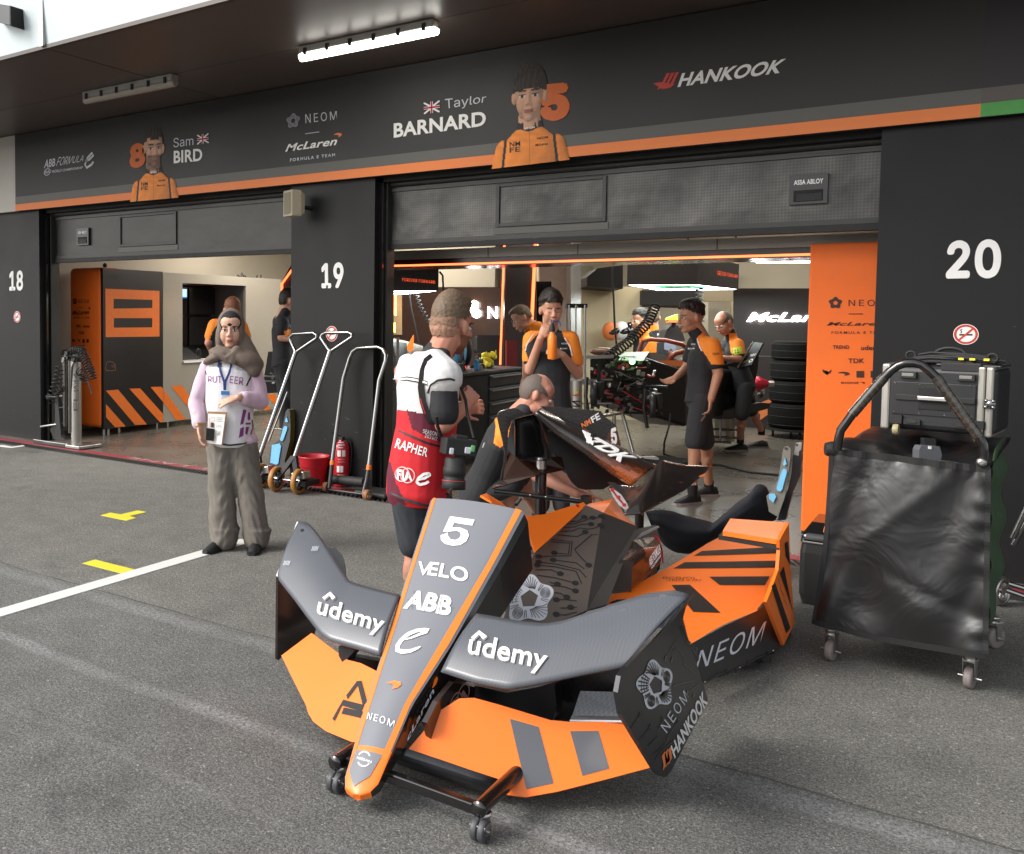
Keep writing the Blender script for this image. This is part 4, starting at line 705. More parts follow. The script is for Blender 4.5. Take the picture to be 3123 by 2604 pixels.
t = thing('light_portal', PC(865, 1000, 11.2)*V(1, 1, 0), 'black portal with a bent glowing orange light line beside the pillar numbered 19', 'portal')
b = MB(); S(b, [(852, 1180), (858, 860), (892, 800), (930, 800), (930, 1200)], 12.0, .1, M['brown']); b.build('board', t); b = MB(); b.ribbon([PC(x, y, 11.9) for x, y in ((859.5, 945), (860, 865), (891, 822), (900, 810))], -FW, .028, M['oled'], .002); b.build('light_strip', t)
t = thing('equipment_rack', PC(850, 1190, 10.8)*V(1, 1, 0), 'black open rack of machinery in front of the man in black', 'rack')
b = MB(); d = 11.0; S(b, [(806, 1145), (818, 1072), (890, 1070), (890, 1150)], d, .5, M['satin']); S(b, [(800, 1150), (890, 1152), (890, 1195), (800, 1200)], d, .5, M['dark']); b.build('carcass', t, bevel=.01); b = MB()
for k in range(60): b.box(PC(rng.uniform(828, 885), rng.uniform(1080, 1170), d-.05), rng.uniform(.01, .05, 3), [M['dark'], M['steel'], M['greyp'], M['dark']][k % 4], ax=(unit((math.cos(k), math.sin(k), .3)), unit((-math.sin(k), math.cos(k), .1)), unit((.1, .1, 1))))
b.build('machinery', t); MB().tube([PC(806, 1147, d-.1), PC(870, 1150, d-.1)], .01, M['greyp']).build('rail', t); MB().tube([PC(808, 1162, d-.1), PC(870, 1164, d-.1)], .01, M['greyp']).build('rail', t)
for x in (876, 870): MB().tube([PC(x, 1195, d), PC(x, 1300, d)], .02, M['alu']).build('leg', t)
# ================================================================ things standing on the pit lane
def Yl(pts): return [PY(x, y, Y) for x, y, Y in pts]
def wheel(t, c, ax, R, w_, tyre_m, hub_m, spokes=5, name='wheel'):
    b = MB(); h = w_/2; b.lathe([(R*.72, -h*.9), (R*.93, -h), (R, -h*.6), (R, h*.6), (R*.93, h), (R*.72, h*.9), (R*.72, -h*.9)], c, ax, tyre_m, n=28, caps=False); o = b.build(name, t)
    ax = unit(ax); u = unit(np.cross(ax, V(.1, .2, 1))); w2 = np.cross(ax, u); b = MB(); b.lathe([(R*.60, -h*.5), (R*.73, -h*.6), (R*.73, h*.6), (R*.60, h*.5), (R*.60, -h*.5)], c, ax, hub_m, n=24, caps=False); b.lathe([(R*.2, -h*.9), (R*.22, 0), (R*.2, h*.9)], c, ax, M['steel'], n=12)
    for k in range(spokes): a = 2*math.pi*k/spokes; d = math.cos(a)*u+math.sin(a)*w2; b.tube([V(*c)+d*R*.2, V(*c)+d*R*.66], R*.075, hub_m, n=6)
    b.build('rim', o); return o
def lever_jack(pole, tri, w1, w2, label):
    base = (w1+w2)/2; t = thing('jack_lever', V(base[0], base[1], 0), label, 'jack lever', 'jack levers leaning on the pillar')
    MB().tube(pole, .0215, M['chrome'], n=14).build('pole', t); MB().tube(tri, .016, M['chrome'], n=12).build('handle', t)
    b = MB(); lo = V(*pole[0]); mid = lo+(V(*pole[1])-lo)*.02
    for w_ in (w1, w2): b.slab([lo+V(-.03, -.02, .02), lo+V(.03, -.02, .02), V(*w_)+V(.02, -.02, -.02), V(*w_)+V(-.02, -.02, -.02)], .03, M['dark'], n=(0, -1, 0))
    b.build('fork', t, bevel=.004)
    MB().tube([w1, w2], .012, M['chrome']).build('axle', t)
    ax = unit(V(*w2)-V(*w1)); b = MB(); b.box(base+V(.10, .12, -.02), (.2, .22, .05), M['dark']); b.box(base+V(.12, .05, .05), (.13, .10, .07), M['steel'], ax=(unit((1, .2, .2)), (0, 1, 0), (-.2, 0, 1))); b.build('lifting_foot', t, bevel=.006)
    for w_ in (w1, w2): wheel(t, w_, ax, .115, .05, M['tan'], M['dark'])
w1, w2 = PY(843, 1470, 6.30), PY(911, 1478, 6.33); w1[2] = w2[2] = .116
lever_jack(Yl([(898, 1396, 6.36), (1007, 1068, 6.74)]), Yl([(1006, 1072, 6.74), (978, 1030, 6.77), (982, 1020, 6.78), (995, 1014, 6.78), (1064, 1014, 6.78), (1074, 1019, 6.78), (1073, 1028, 6.77), (1007, 1072, 6.74)]), w1, w2, 'polished jack lever with triangular grip standing in front of the red bucket')
w1, w2 = PY(748, 1462, 6.34), PY(795, 1466, 6.34); w1[2] = w2[2] = .116
lever_jack(Yl([(789, 1398, 6.40), (902, 1072, 6.80)]), Yl([(902, 1074, 6.80), (886, 1040, 6.84), (884, 1028, 6.84), (895, 1018, 6.84), (955, 1015, 6.84), (966, 1021, 6.84), (965, 1031, 6.83), (902, 1074, 6.8)]), w1, w2, 'polished jack lever with triangular grip close behind the woman in the headscarf')
b = MB(); b.tube(Yl([(877, 1195, 7.1), (820, 1345, 6.95)]), .011, M['chrome']); b.tube(Yl([(838, 1307, 6.98), (862, 1309, 7.0)]), .008, M['chrome']); tag(b.build('prop_stand'), 'thin bare metal prop leaning behind the left jack lever', 'prop')
t = thing('jack_lever', PY(1058, 1500, 6.6)*V(1, 1, 0), 'wide U shaped jack lever with small tan rollers and orange collars', 'jack lever', 'jack levers leaning on the pillar')
Lf = [(1008, 1440, 6.62), (1013, 1408, 6.64), (1047, 1154, 6.80), (1066, 1092, 6.83), (1075, 1072, 6.84), (1091, 1061, 6.85), (1153, 1058, 6.85), (1168, 1065, 6.84), (1177, 1082, 6.83), (1176, 1100, 6.82), (1156, 1160, 6.78), (1125, 1421, 6.62), (1120, 1450, 6.60)]
MB().tube(Yl(Lf[1:-1]), .019, M['chrome'], n=14).build('handle', t)
for (x, y, Y), (x2, y2, Y2) in (((1014, 1404, 6.64), (1013, 1418, 6.63)), ((1126, 1418, 6.62), (1124, 1433, 6.61))): MB().tube(Yl([(x, y, Y), (x2, y2, Y2)]), .024, M['orange']).build('collar', t)
for a in (((1012, 1418, 6.63), (1009, 1450, 6.6), (1003, 1490, 6.55)), ((1124, 1432, 6.61), (1118, 1465, 6.58), (1108, 1506, 6.52))): MB().tube(Yl(a), .020, M['satin']).build('leg', t)
MB().tube(Yl([(1018, 1462, 6.7), (1112, 1471, 6.66)]), .045, M['rubber'], n=14).build('roller', t); MB().tube(Yl([(1000, 1493, 6.55), (1108, 1507, 6.52)]), .012, M['satin']).build('cross_bar', t)
for x, y, Y in ((995, 1492, 6.56), (1120, 1511, 6.50)): c = PY(x, y, Y); c[2] = .046; wheel(t, c, (1, 0, 0), .046, .05, mat('worn_roller_tan', '#8a5a38', .6), M['steel'], 0)
b = MB(); b.box(PY(1150, 1500, 6.7)*V(1, 1, 0)+V(0, 0, .03), (.35, .25, .05), M['rubber']); tag(b.build('rubber_foot_pad', bevel=.02), 'flat black pad on the ground behind the U shaped lever', 'pad')
# bucket and extinguisher
c = PY(957, 1480, 6.78); c[2] = .006; ru = .15; t = thing('bucket', c, 'red metal fire bucket at the foot of the pillar numbered 19', 'bucket')
b = MB(); H_ = PY(957, 1391, 6.78)[2]; b.lathe([(.001, .004), (.105, .0), (.107, .01), (.15, H_-.012), (.156, H_), (.150, H_), (.142, H_-.02), (.10, .03), (.001, .03)], c, (0, 0, 1), M['redp'], n=32, caps=False); b.build('body', t)
b = MB(); b.lathe([(.1445, H_*.66), (.1475, H_*.675), (.1465, H_*.69)], c, (0, 0, 1), M['redp'], n=32, caps=False); b.build('rolled_rib', t)
MB().tube([c+V(.153*math.cos(a), .153*math.sin(a), H_-.02-.07*math.sin(a-.4)) for a in np.linspace(.4, 3.54, 14)], .004, M['steel'], n=6).build('handle', t)
c = PY(1040, 1482, 6.86); c[2] = .01; R_ = .078; H_ = PY(1040, 1350, 6.86)[2]; t = thing('fire_extinguisher', c, 'red fire extinguisher standing behind the U shaped jack lever', 'fire extinguisher')
b = MB(); b.lathe([(R_*.9, 0), (R_, .015), (R_, H_-.07), (R_*.93, H_-.035), (R_*.7, H_-.012), (.03, H_), (.022, H_+.02)], c, (0, 0, 1), M['redp'], n=28); b.build('cylinder', t)
b = MB(); fwd = unit((EYE-c)*V(1, 1, 0)); sd = V(-fwd[1], fwd[0], 0)
def cyq(a0, a1, z0, z1, m_, k=6):
    rows = [[c+R_*1.006*(math.cos(a)*fwd+math.sin(a)*sd)+V(0, 0, z) for a in np.linspace(a0, a1, k)] for z in (z0, z1)]; b.grid(rows, m_, smooth=False)
for i, (z, w_) in enumerate(((.42, .7), (.395, .8), (.37, .6))): cyq(-.4, -.4+w_, z, z+.012, M['silverw'])
cyq(-.5, -.05, .29, .35, M['white']); cyq(.1, .5, .29, .35, M['white']); cyq(-.55, -.2, .14, .2, M['white']); cyq(-.1, .25, .14, .2, M['white'])
for z in (.26, .235, .11, .09): cyq(-.45, .4, z, z+.008, mat('pale_red_print', '#d88a88', .6))
b.build('label', t); b = MB(); b.box(c+V(0, 0, H_+.035), (.05, .04, .03), M['dark']); b.tube([c+V(0, 0, H_+.05), c-sd*.09+V(0, 0, H_+.09)], .008, M['dark']); b.tube([c+V(0, 0, H_+.035), c-sd*.10+V(0, 0, H_+.03)], .007, M['dark']); b.build('valve', t)
MB().tube([c+V(0, 0, H_+.03), c+sd*.08+V(0, 0, H_+.02), c+sd*.10+V(0, 0, H_-.08), c+sd*.085+V(0, 0, H_-.3)], .009, M['rubber']).build('hose', t)
# carbon blades with blue pads
def blade(name, px, Y, th, pads, label, m, side, tip=None):
    t = thing(name, PY(px[-1][0], px[-1][1], Y)*V(1, 1, 0), label, 'carbon blade'); z0 = None
    b = MB(); b.slab([PY(x, y, Y) for x, y in px], th, m, edge=side, back=side, n=(0, -1, 0)); b.build('blade', t, bevel=.004)
    for p in pads: b = MB(); b.slab([PY(x, y, Y-.012) for x, y in p], .011, M['blue'], n=(0, -1, 0)); b.build('pad', t, bevel=.003)
    if tip: b = MB(); b.slab([PY(x, y, Y-.004) for x, y in tip], th*.9, M['steel'], n=(0, -1, 0)); b.build('metal_tip', t)
    b = MB(); b.lathe([(.008, 0), (.008, .004)], PY(px[0][0]+4, px[0][1]+5, Y-.002), (0, -1, 0), M['chrome'], n=12); b.build('bolt', t); return t
def rnd(x0, y0, x1, y1, w0, w1, k=5):                                 # rounded strip between two pixel points
    a = np.arctan2(y1-y0, x1-x0); out = []
    for c_, r, s in (((x0, y0), w0, a+math.pi/2), ((x1, y1), w1, a-math.pi/2)): out += [(c_[0]+r*math.cos(s+t), c_[1]+r*math.sin(s+t)) for t in np.linspace(0, math.pi, k)]
    return out
cb = mat('blade_carbon', '#46494b', .4, weave=(200, .75)); ol = mat('olive_core', '#5c5320', .5)
blade('support_blade', [(876, 1247), (884, 1250), (886, 1300), (884, 1345), (868, 1405), (872, 1420), (862, 1434), (822, 1420), (820, 1405), (826, 1366), (832, 1355), (852, 1342), (862, 1300), (870, 1258)], 6.86, .10, [[(873, 1270), (878, 1286), (872, 1288), (869, 1285)], rnd(870, 1305, 859, 1340, 6, 5), [(829, 1357), (852, 1352), (857, 1360), (848, 1414), (842, 1417), (824, 1411)]], 'blue padded carbon blade with olive edge behind the jack levers', cb, ol)
blade('support_blade', [(2393, 1362), (2405, 1362), (2411, 1370), (2411, 1390), (2400, 1480), (2392, 1520), (2378, 1560), (2370, 1575), (2345, 1560), (2337, 1512), (2352, 1500), (2372, 1465), (2384, 1400), (2388, 1372)], 6.0, .02, [[(2394, 1396), (2399, 1415), (2392, 1421), (2388, 1416)], rnd(2392, 1438, 2377, 1490, 8, 9), [(2345, 1506), (2362, 1506), (2367, 1515), (2358, 1533), (2345, 1520)]], 'pale carbon blade with three blue pads behind the orange sidepod', mat('pale_blade_carbon', '#6f6c64', .4), M['carbon'])
blade('support_blade', [(2426, 1352), (2447, 1352), (2444, 1388), (2440, 1450), (2418, 1500), (2404, 1550), (2396, 1585), (2370, 1588), (2382, 1545), (2404, 1490), (2414, 1440), (2418, 1390)], 6.08, .03, [], 'dark bent carbon blade with silver tip beside the orange banner column', M['carbon'], ol, [(2427, 1350), (2446, 1351), (2443, 1372), (2437, 1376), (2436, 1390), (2420, 1386)])
# right banner column
t = thing('banner_column', (-.9, 7.4, 0), 'tall flat orange column with dark logos beside the pillar numbered 20', 'banner column')
b = MB().bx(-1.146, -.2, 7.40, 7.72, .045, 2.205, OB); b.build('wrap', t, bevel=.012)
for x in (-1.1, -1.04): MB().tube([(x, 7.43, .003), (x, 7.43, .045)], .018, M['dark'], n=8).build('foot', t)
MB().bx(-1.14, -.25, 7.41, 7.7, .02, .044, M['dark']).build('base', t)
fr = lambda x, y: PY(x, y, 7.398)
colmarks(fr, DK, r4(2521, 979, 2712, 993), r4(2526, 904, 2570, 943), r4(2588, 914, 2705, 933), [(2588, 957), (2632, 957)], r4(2536, 1010, 2700, 1018), [('TREND', r4(2540, 1053, 2590, 1064)), ('udemy', r4(2626, 1053, 2690, 1072)), ('TDK', r4(2587, 1093, 2636, 1107)), ('vee', r4(2508, 1126, 2536, 1143)), ('swoosh', r4(2554, 1133, 2592, 1146)), ('box', r4(2612, 1131, 2635, 1151)), ('box', r4(2655, 1131, 2680, 1151)), ('ENGAGE', r4(2565, 1164, 2618, 1170)), ('swoosh', r4(2625, 1164, 2638, 1171))]).build('printed_logos', t)
# left wheel gun tower
t = thing('air_jack', PY(205, 1355, 6.82)*V(1, 1, 0), 'silver air jack tower with coiled black hoses at the left garage', 'jack')
c0 = PY(233, 1346, 6.9); c0[2] = .03; top = PY(231, 1100, 6.9)[2]
b = MB(); b.lathe([(.062, 0), (.062, top-c0[2])], c0, (0, 0, 1), M['alu'], n=24)
for i, ch in enumerate('NMFE'): y0 = 1139+i*29.5; b.text(ch, [PY(x, y, 6.836) for x, y in ((225, y0+25), (225, y0), (241, y0), (241, y0+25))], M['blackp'], .004, bold=-.01)
b.build('cylinder', t)
for x, r, y0 in ((197, .026, 1300), (205, .012, 1090), (213, .022, 1320)): b = MB(); b.tube([PY(x, y0, 6.86), PY(x, 1100 if x != 205 else 1080, 6.86)], r, M['chrome'] if x != 205 else M['steel']); b.build('tube', t)
b = MB(); b.bx(*sorted((PY(107, 1348, 6.75)[0], PY(205, 1357, 6.75)[0])), 6.72, 6.76, .01, .06, M['chrome']); b.bx(PY(198, 1355, 6.72)[0], PY(276, 1345, 6.9)[0]+.02, 6.72, 7.05, .01, .05, M['steel']); b.build('base', t, bevel=.008)
b = MB()
for k in range(34): b.box(PY(rng.uniform(196, 246), rng.uniform(1064, 1098), 6.87+rng.uniform(-.05, .05)), rng.uniform(.02, .07, 3), [M['dark'], M['rubber'], M['dark'], M['greyp']][k % 4], ax=(unit((math.cos(k), math.sin(k), .3)), unit((-math.sin(k), math.cos(k), .1)), unit((.1, .1, 1))))
b.build('valve_block', t)
b = MB(); b.slab([PY(x, y, 6.8) for x, y in ((167, 1200), (175, 1200), (186, 1330), (200, 1342), (165, 1340), (152, 1310), (168, 1285))], .05, M['satin'], n=(0, -1, 0)); b.build('lever_frame', t, bevel=.004)
MB().tube(Yl([(123, 1301, 6.7), (165, 1295, 6.8), (195, 1290, 6.85)]), .013, M['steel']).build('handle_bar', t); MB().tube(Yl([(140, 1208, 6.72), (165, 1210, 6.8), (192, 1207, 6.85)]), .012, M['steel']).build('handle_bar', t); MB().tube(Yl([(180, 1243, 6.8), (195, 1242, 6.85)]), .008, M['steel']).build('handle_bar', t)
for pts, R, tn in ((Yl([(182, 1118, 6.83), (176, 1150, 6.8), (165, 1185, 6.77), (150, 1225, 6.74)]), .045, 9), (Yl([(250, 1075, 6.8), (262, 1100, 6.78), (275, 1130, 6.78), (283, 1156, 6.78)]), .05, 11), (Yl([(222, 1068, 6.82), (240, 1066, 6.82), (254, 1070, 6.8)]), .04, 5), (Yl([(244, 1130, 6.8), (256, 1145, 6.79), (252, 1165, 6.79)]), .05, 5), (Yl([(183, 1200, 6.8), (180, 1190, 6.8), (192, 1185, 6.8)]), .03, 3)): coil(pts, R, .008, tn, M['dark']).build('coiled_hose', t)
MB().tube(Yl([(268, 1162, 6.78), (276, 1188, 6.78), (281, 1202, 6.77)]), .008, M['dark']).build('hose_end', t)
MB().tube(Yl([(226, 1105, 6.83), (219, 1120, 6.83), (217, 1200, 6.84), (217, 1318, 6.84)]), .008, M['rubber']).build('air_line', t)
# ---------------------------------------------------------------- covered trolley
def caster(t, top, R, tm, swivel=(0, 1, 0), twin=False, w_=.034):
    top = V(*top); ax = unit(np.cross(swivel, V(0, 0, 1))); c = V(top[0], top[1], R)+unit(swivel)*.018; m_ = M['steel']
    b = MB(); b.lathe([(.026, 0), (.03, -.006), (.022, -.02), (.024, -.03)], top, (0, 0, 1), m_, n=16)
    if twin: b.box(V(c[0], c[1], top[2]-.035), (w_*2.3, .05, .012), m_, ax=(ax, swivel, (0, 0, 1)))
    for s in (-1, 1): b.slab([c+ax*s*(w_*(.72 if not twin else 1.1))+p for p in (V(*swivel)*-.026+V(0, 0, top[2]-R-.03), V(*swivel)*.016+V(0, 0, top[2]-R-.03), V(*swivel)*.012+V(0, 0, -.012), V(*swivel)*-.012+V(0, 0, -.012))], .003, m_, n=ax*s)
    if not twin: b.box(V(c[0], c[1], top[2]-.034)-V(*swivel)*.004, (w_*1.5, .052, .014), m_, ax=(ax, swivel, (0, 0, 1)))
    b.tube([c-ax*w_*1.35, c+ax*w_*1.35], .006, m_, n=8); f = b.build('caster_fork', t, bevel=.002)
    for s in ((-.55, .55) if twin else (0,)):
        b = MB(); h = w_*(.5 if not twin else .48); b.lathe([(.005, -h), (R*.8, -h), (R*.96, -h*.85), (R, -h*.5), (R, h*.5), (R*.96, h*.85), (R*.8, h), (.005, h)], c+ax*s*w_*.95, ax, tm, n=24); b.build('wheel', f)
CW = mat('caster_grey', '#7c7470', .5)
t = thing('equipment_trolley', V(-.3, 4.76, 0), 'trolley under a wrinkled glossy black cover with a U shaped carbon handle', 'trolley')
def vinyl():
    m, tt, b, N, L = nt('wrinkled_black_vinyl'); tc = N('ShaderNodeTexCoord'); b.inputs['Base Color'].default_value = (.010, .0098, .010, 1); b.inputs['Roughness'].default_value = .38; b.inputs['Specular IOR Level'].default_value = .5
    n = N('ShaderNodeTexNoise'); n.inputs['Scale'].default_value = 3.4; n.inputs['Detail'].default_value = 3; n.inputs['Roughness'].default_value = .52; n.inputs['Distortion'].default_value = 1.1; L(tc.outputs['Object'], n.inputs['Vector'])
    v = N('ShaderNodeTexVoronoi'); v.feature = 'DISTANCE_TO_EDGE'; v.inputs['Scale'].default_value = 6.5; L(tc.outputs['Object'], v.inputs['Vector']); mx = N('ShaderNodeMath'); mx.operation = 'MULTIPLY_ADD'; mx.inputs[1].default_value = .12; L(v.outputs['Distance'], mx.inputs[0]); L(n.outputs['Fac'], mx.inputs[2])
    bp = N('ShaderNodeBump'); bp.inputs['Strength'].default_value = .34; bp.inputs['Distance'].default_value = .05; L(mx.outputs[0], bp.inputs['Height']); L(bp.outputs[0], b.inputs['Normal']); return m
VN = vinyl(); TL, TR, BR, BL = PY(2537, 1370, 4.80), PY(3019, 1428, 4.72), PY(3010, 2003, 4.66), PY(2478, 1898, 4.74)
def wrinkle(u, v):                                                   # folds of the hanging cover
    s = .012*math.sin(9*u+5*v+1.5*math.sin(4*v))*math.sin(3.1*v+.5)+.008*math.sin(17*u-9*v+2*math.sin(6*u))+.02*math.sin(math.pi*u)*math.sin(math.pi*v*.9)
    e = math.exp(-((1-u)/.08)**2)*.006*math.sin(46*v+2*math.sin(9*v))+math.exp(-((1-v)/.05)**2)*.006*math.sin(52*u+3*math.sin(7*u))
    d1 = (u*.75+.35-v); d2 = (v-.52+.35*u); return s+e+.006*math.exp(-(d1/.05)**2)*math.sin(math.pi*u)-.009*math.exp(-(d2/.04)**2)*max(0, math.sin(math.pi*(u-.35)/.65))
rows = []
for v in np.linspace(0, 1, 60):
    r = []
    for u_ in np.linspace(0, 1, 52):
        p = (BL*(1-u_)+BR*u_)*(1-v)+(TL*(1-u_)+TR*u_)*v; p = p+V(.0, -1, 0)*wrinkle(u_, v); p = p+V(.012*math.sin(math.pi*v*1.2)*(1-u_), 0, -.018*math.sin(math.pi*u_)*(1-v)); r.append(p)
    rows.append(r)
b = MB().grid(rows, VN); o = b.build('front_cover', t, solid=.003)
b = MB(); TP = mat('webbing_black', '#161616', .8, bump=.2, bscale=300)
for edge, wv in (([rows[0][k]+V(0, -.004, .008) for k in range(52)], .028), ([r[0]+V(.006, -.004, 0) for r in rows], .02), ([r[-1]+V(-.006, -.004, 0) for r in rows], .022), ([rows[-1][k]+V(0, -.005, -.006) for k in range(52)], .032)): b.ribbon(edge, (0, -1, 0), wv, TP, .001)
b.build('edge_binding', t, solid=.004)
# body below, top cover, side canvas
TLb, TRb = TL+V(.10, .72, .05), TR+V(.08, .72, .06)
rows = []
for v in np.linspace(0, 1, 26):
    r = []
    for u_ in np.linspace(-.0, 1, 34):
        p = (TL*(1-u_)+TR*u_)*(1-v)+(TLb*(1-u_)+TRb*u_)*v
        sag = .07*math.sin(math.pi*min(1, v*1.3))*math.exp(-((u_-.55)/.25)**2); r.append(p+V(0, 0, .03*math.sin(math.pi*min(1, v*2))*math.exp(-((u_-.12)/.16)**2)-sag+.006*math.sin(19*u_+7*v)+.006*math.sin(11*v-5*u_)))
    rows.append(r)
MB().grid(rows, VN).build('top_cover', t, solid=.004)
b = MB(); b.loft([[TL+V(.03, .03, -.03), TR+V(-.03, .03, -.03), TRb+V(-.03, 0, -.08), TLb+V(.03, 0, -.08)], [V(TL[0]+.03, 4.84, .17), V(TR[0]-.03, 4.78, .17), V(TRb[0]-.03, 5.45, .17), V(TLb[0]+.03, 5.45, .17)]][::-1], M['dark'], smooth=False); b.build('frame_box', t)
GC = mat('green_canvas', '#2c4428', .85, var=.2, bump=.6, bscale=9, bdist=.02)
rows = []
for v in np.linspace(0, 1, 40):
    r = []
    for u_ in np.linspace(0, 1, 14):
        p = PY(3018-8*(1-v)+(62-14*v-34*(1-v)**2+4*math.sin(5*v+1)+2*math.sin(17*v*v+2))*u_, 1905-480*v-95*u_*v-90*u_*(1-v), 4.80+.4*u_); r.append(p+V(.012*math.sin(21*v+4*u_), -.014*math.sin(13*v+7*u_)-.03*math.sin(math.pi*u_), 0))
    rows.append(r)
MB().grid(rows, GC).build('side_canvas', t, solid=.006)
hd = [(2553, 1372), (2556, 1348), (2564, 1312), (2600, 1262), (2650, 1204), (2697, 1150), (2716, 1131), (2738, 1115), (2761, 1107), (2786, 1106), (2810, 1112), (2834, 1130), (2855, 1150), (2880, 1185), (2935, 1263), (2985, 1333), (2998, 1355), (3001, 1385), (2995, 1418)]
hp = [PY(x, y, 4.74) for x, y in hd]; MB().tube(hp, .0195, M['gloss'], n=14).build('handle', t)
for a, c in ((3, 5), (12, 15)): MB().tube(hp[a:c+1], .0225, mat('patched_carbon', '#3a352f', .22, weave=(45, .55), coat=.5), n=14).build('grip_sleeve', t)
b = MB(); b.lathe([(.018, 0), (.02, .006), (.008, .01)], PY(2993, 1410, 4.70), (0, -1, 0), M['steel'], n=16); b.lathe([(.035, -.02), (.04, .0), (.03, .03)], PY(2538, 1370, 4.82), (-1, -.4, 0), M['rubber'], n=18); b.build('pivot', t)
for x, y, Y in ((2532, 1930, 4.78), (2956, 2020, 4.79)): p = PY(x, y, Y); p[2] = .165; caster(t, p, .05, CW, (.25, .97, 0))
p = PZ(3030, 1855, .165)*V(1, 1, 0)+V(0, -.15, .165); caster(t, p, .055, CW, (.6, .8, 0)); caster(t, V(-.5, 5.4, .165), .055, CW, (.6, .8, 0))
t = thing('label_printer', PY(2836, 1392, 4.86), 'small grey handheld device lying in the sag of the trolley cover', 'device'); b = MB(); S(b, [(2803, 1402), (2868, 1407), (2873, 1388), (2866, 1361), (2810, 1358), (2804, 1372)], depth(PY(2836, 1392, 4.86)), .05, mat('device_grey', '#55565a', .5)); b.build('body', t, bevel=.008)
b = MB(); dd = depth(PY(2836, 1392, 4.86))-.003; S(b, [(2819, 1376), (2855, 1378), (2855, 1338), (2820, 1335)], dd+.06, .03, M['dark']); S(b, [(2832, 1369), (2841, 1370), (2841, 1361), (2832, 1360)], dd, .004, M['white']); b.build('screen', t)
# flight case on the trolley
th = math.radians(9); ex, ey = V(math.cos(th), -math.sin(th), 0), V(math.sin(th), math.cos(th), 0); ez = V(0, 0, 1)
O = PY(2687, 1304, 5.06); Wd = .475*.98; Hc = PY(2691, 1110, 5.06)[2]-O[2]
pr = PY(3035, 1326, 5.0); Wd = (pr-O) @ ex
def fc(x, y, z): return O+ex*x+ey*y+ez*z
t = thing('flight_case', O, 'black ribbed flight case with silver edges on top of the covered trolley', 'flight case'); CB = mat('case_black_abs', '#202022', .42, bump=.25, bscale=160); Dp = .36
def cbox(mb, x0, x1, y0, y1, z0, z1, m_): return mb.box(fc((x0+x1)/2, (y0+y1)/2, (z0+z1)/2), (x1-x0, y1-y0, z1-z0), m_, ax=(ex, ey, ez))
b = MB(); cbox(b, .005, Wd, 0, Dp, 0, Hc, CB); b.build('shell', t, bevel=.03, seg=3)
b = MB(); cbox(b, -.004, .034, -.006, Dp+.004, -.004, Hc+.004, M['alu']); b.build('edge_band', t, bevel=.01); sx = Wd*.845
for x in (sx-.0, sx+.031): b = MB(); cbox(b, x, x+.029, -.007, Dp+.004, -.004, Hc+.005, M['alu']); b.build('edge_band', t, bevel=.008)
b = MB(); cbox(b, .045, sx-.006, -.006, .01, Hc*.24, Hc*.74, mat('case_panel', '#1a1a1b', .45)); b.build('front_panel', t, bevel=.002)
for z in (Hc*.27, Hc*.72):
    for k in range(4): b = MB(); b.lathe([(.006, 0), (.004, .003)], fc(.055+k*(sx-.075)/3, -.006, z), -ey, M['chrome'], n=10); b.build('rivet', t)
b = MB(); cbox(b, .06, .18, -.016, -.004, Hc*.46, Hc*.55, M['rubber']); cbox(b, .27, .385, -.016, -.004, Hc*.46, Hc*.55, M['rubber']); cbox(b, .155, .29, -.009, -.002, Hc*.33, Hc*.68, M['void']); b.build('handle_recess', t, bevel=.004)
b = MB(); cbox(b, .155, .285, -.03, -.018, Hc*.475, Hc*.54, M['steel']); b.build('handle', t, bevel=.004)
for x in (.075, .31): b = MB(); cbox(b, x, x+.07, -.02, -.002, Hc*.80, Hc*.90, M['rubber']); cbox(b, x+.01, x+.06, -.023, -.019, Hc*.83, Hc*.88, M['greyp']); b.build('latch', t, bevel=.004)
for x in (.10, .30): b = MB(); cbox(b, x, x+.07, -.02, -.002, Hc*.09, Hc*.17, M['rubber']); cbox(b, x+.015, x+.055, -.0225, -.019, Hc*.11, Hc*.15, M['dark']); b.build('latch', t, bevel=.004)
for x in (.07, .40): b = MB(); b.lathe([(.024, -.012), (.028, 0), (.024, .012)], fc(x, -.02, -.0), ex, mat('yellowed_wheel', '#9a906c', .5), n=18); cbox(b, x-.022, x+.022, -.022, 0, .03, .07, M['rubber']); b.build('case_wheel', t)
b = MB(); p = fc(sx+.05, -.012, Hc*.48); b.lathe([(.022, 0), (.018, .008), (.006, .012)], p, -ey, M['chrome'], n=14); [b.ell(p+ex*.02*math.cos(a)+ez*.02*math.sin(a)-ey*.006, .009, M['chrome'], n=8) for a in (.8, 2.3, 3.9, 5.5)]; b.build('butterfly_catch', t)
b = MB()
for k in range(3): cbox(b, .06+k*.15, .17+k*.15, .05, Dp-.06, Hc, Hc+.012, CB)
cbox(b, .09, .36, .06, .12, Hc+.012, Hc+.03, M['rubber']); b.build('top_ribs', t, bevel=.006)
b = MB(); cbox(b, .24, .40, .0, .04, Hc*.93, Hc+.02, M['rubber']); b.build('hinge', t, bevel=.005)
t = thing('cable_bundle', fc(.25, .1, Hc), 'bundle of black cables with yellow tags on top of the flight case', 'cables')
for k in range(7):
    z = Hc+.025+.008*(k % 4); y = .06+.02*(k//2); MB().tube([fc(.1+.01*k, y, z), fc(.18, y+.01*math.sin(k), z+.012), fc(.32, y-.01*math.sin(k), z+.01), fc(.44+.005*k, y+.01, z-.004*k*.5)], .007, M['rubber'], n=6).build('cable', t)
for k, x in enumerate((.1, .43)): MB().tube([fc(x+.02*math.cos(a), .07, Hc+.045+.02*math.sin(a)) for a in np.linspace(0, 6.28, 14)], .006, M['rubber'], n=6).build('cable', t)
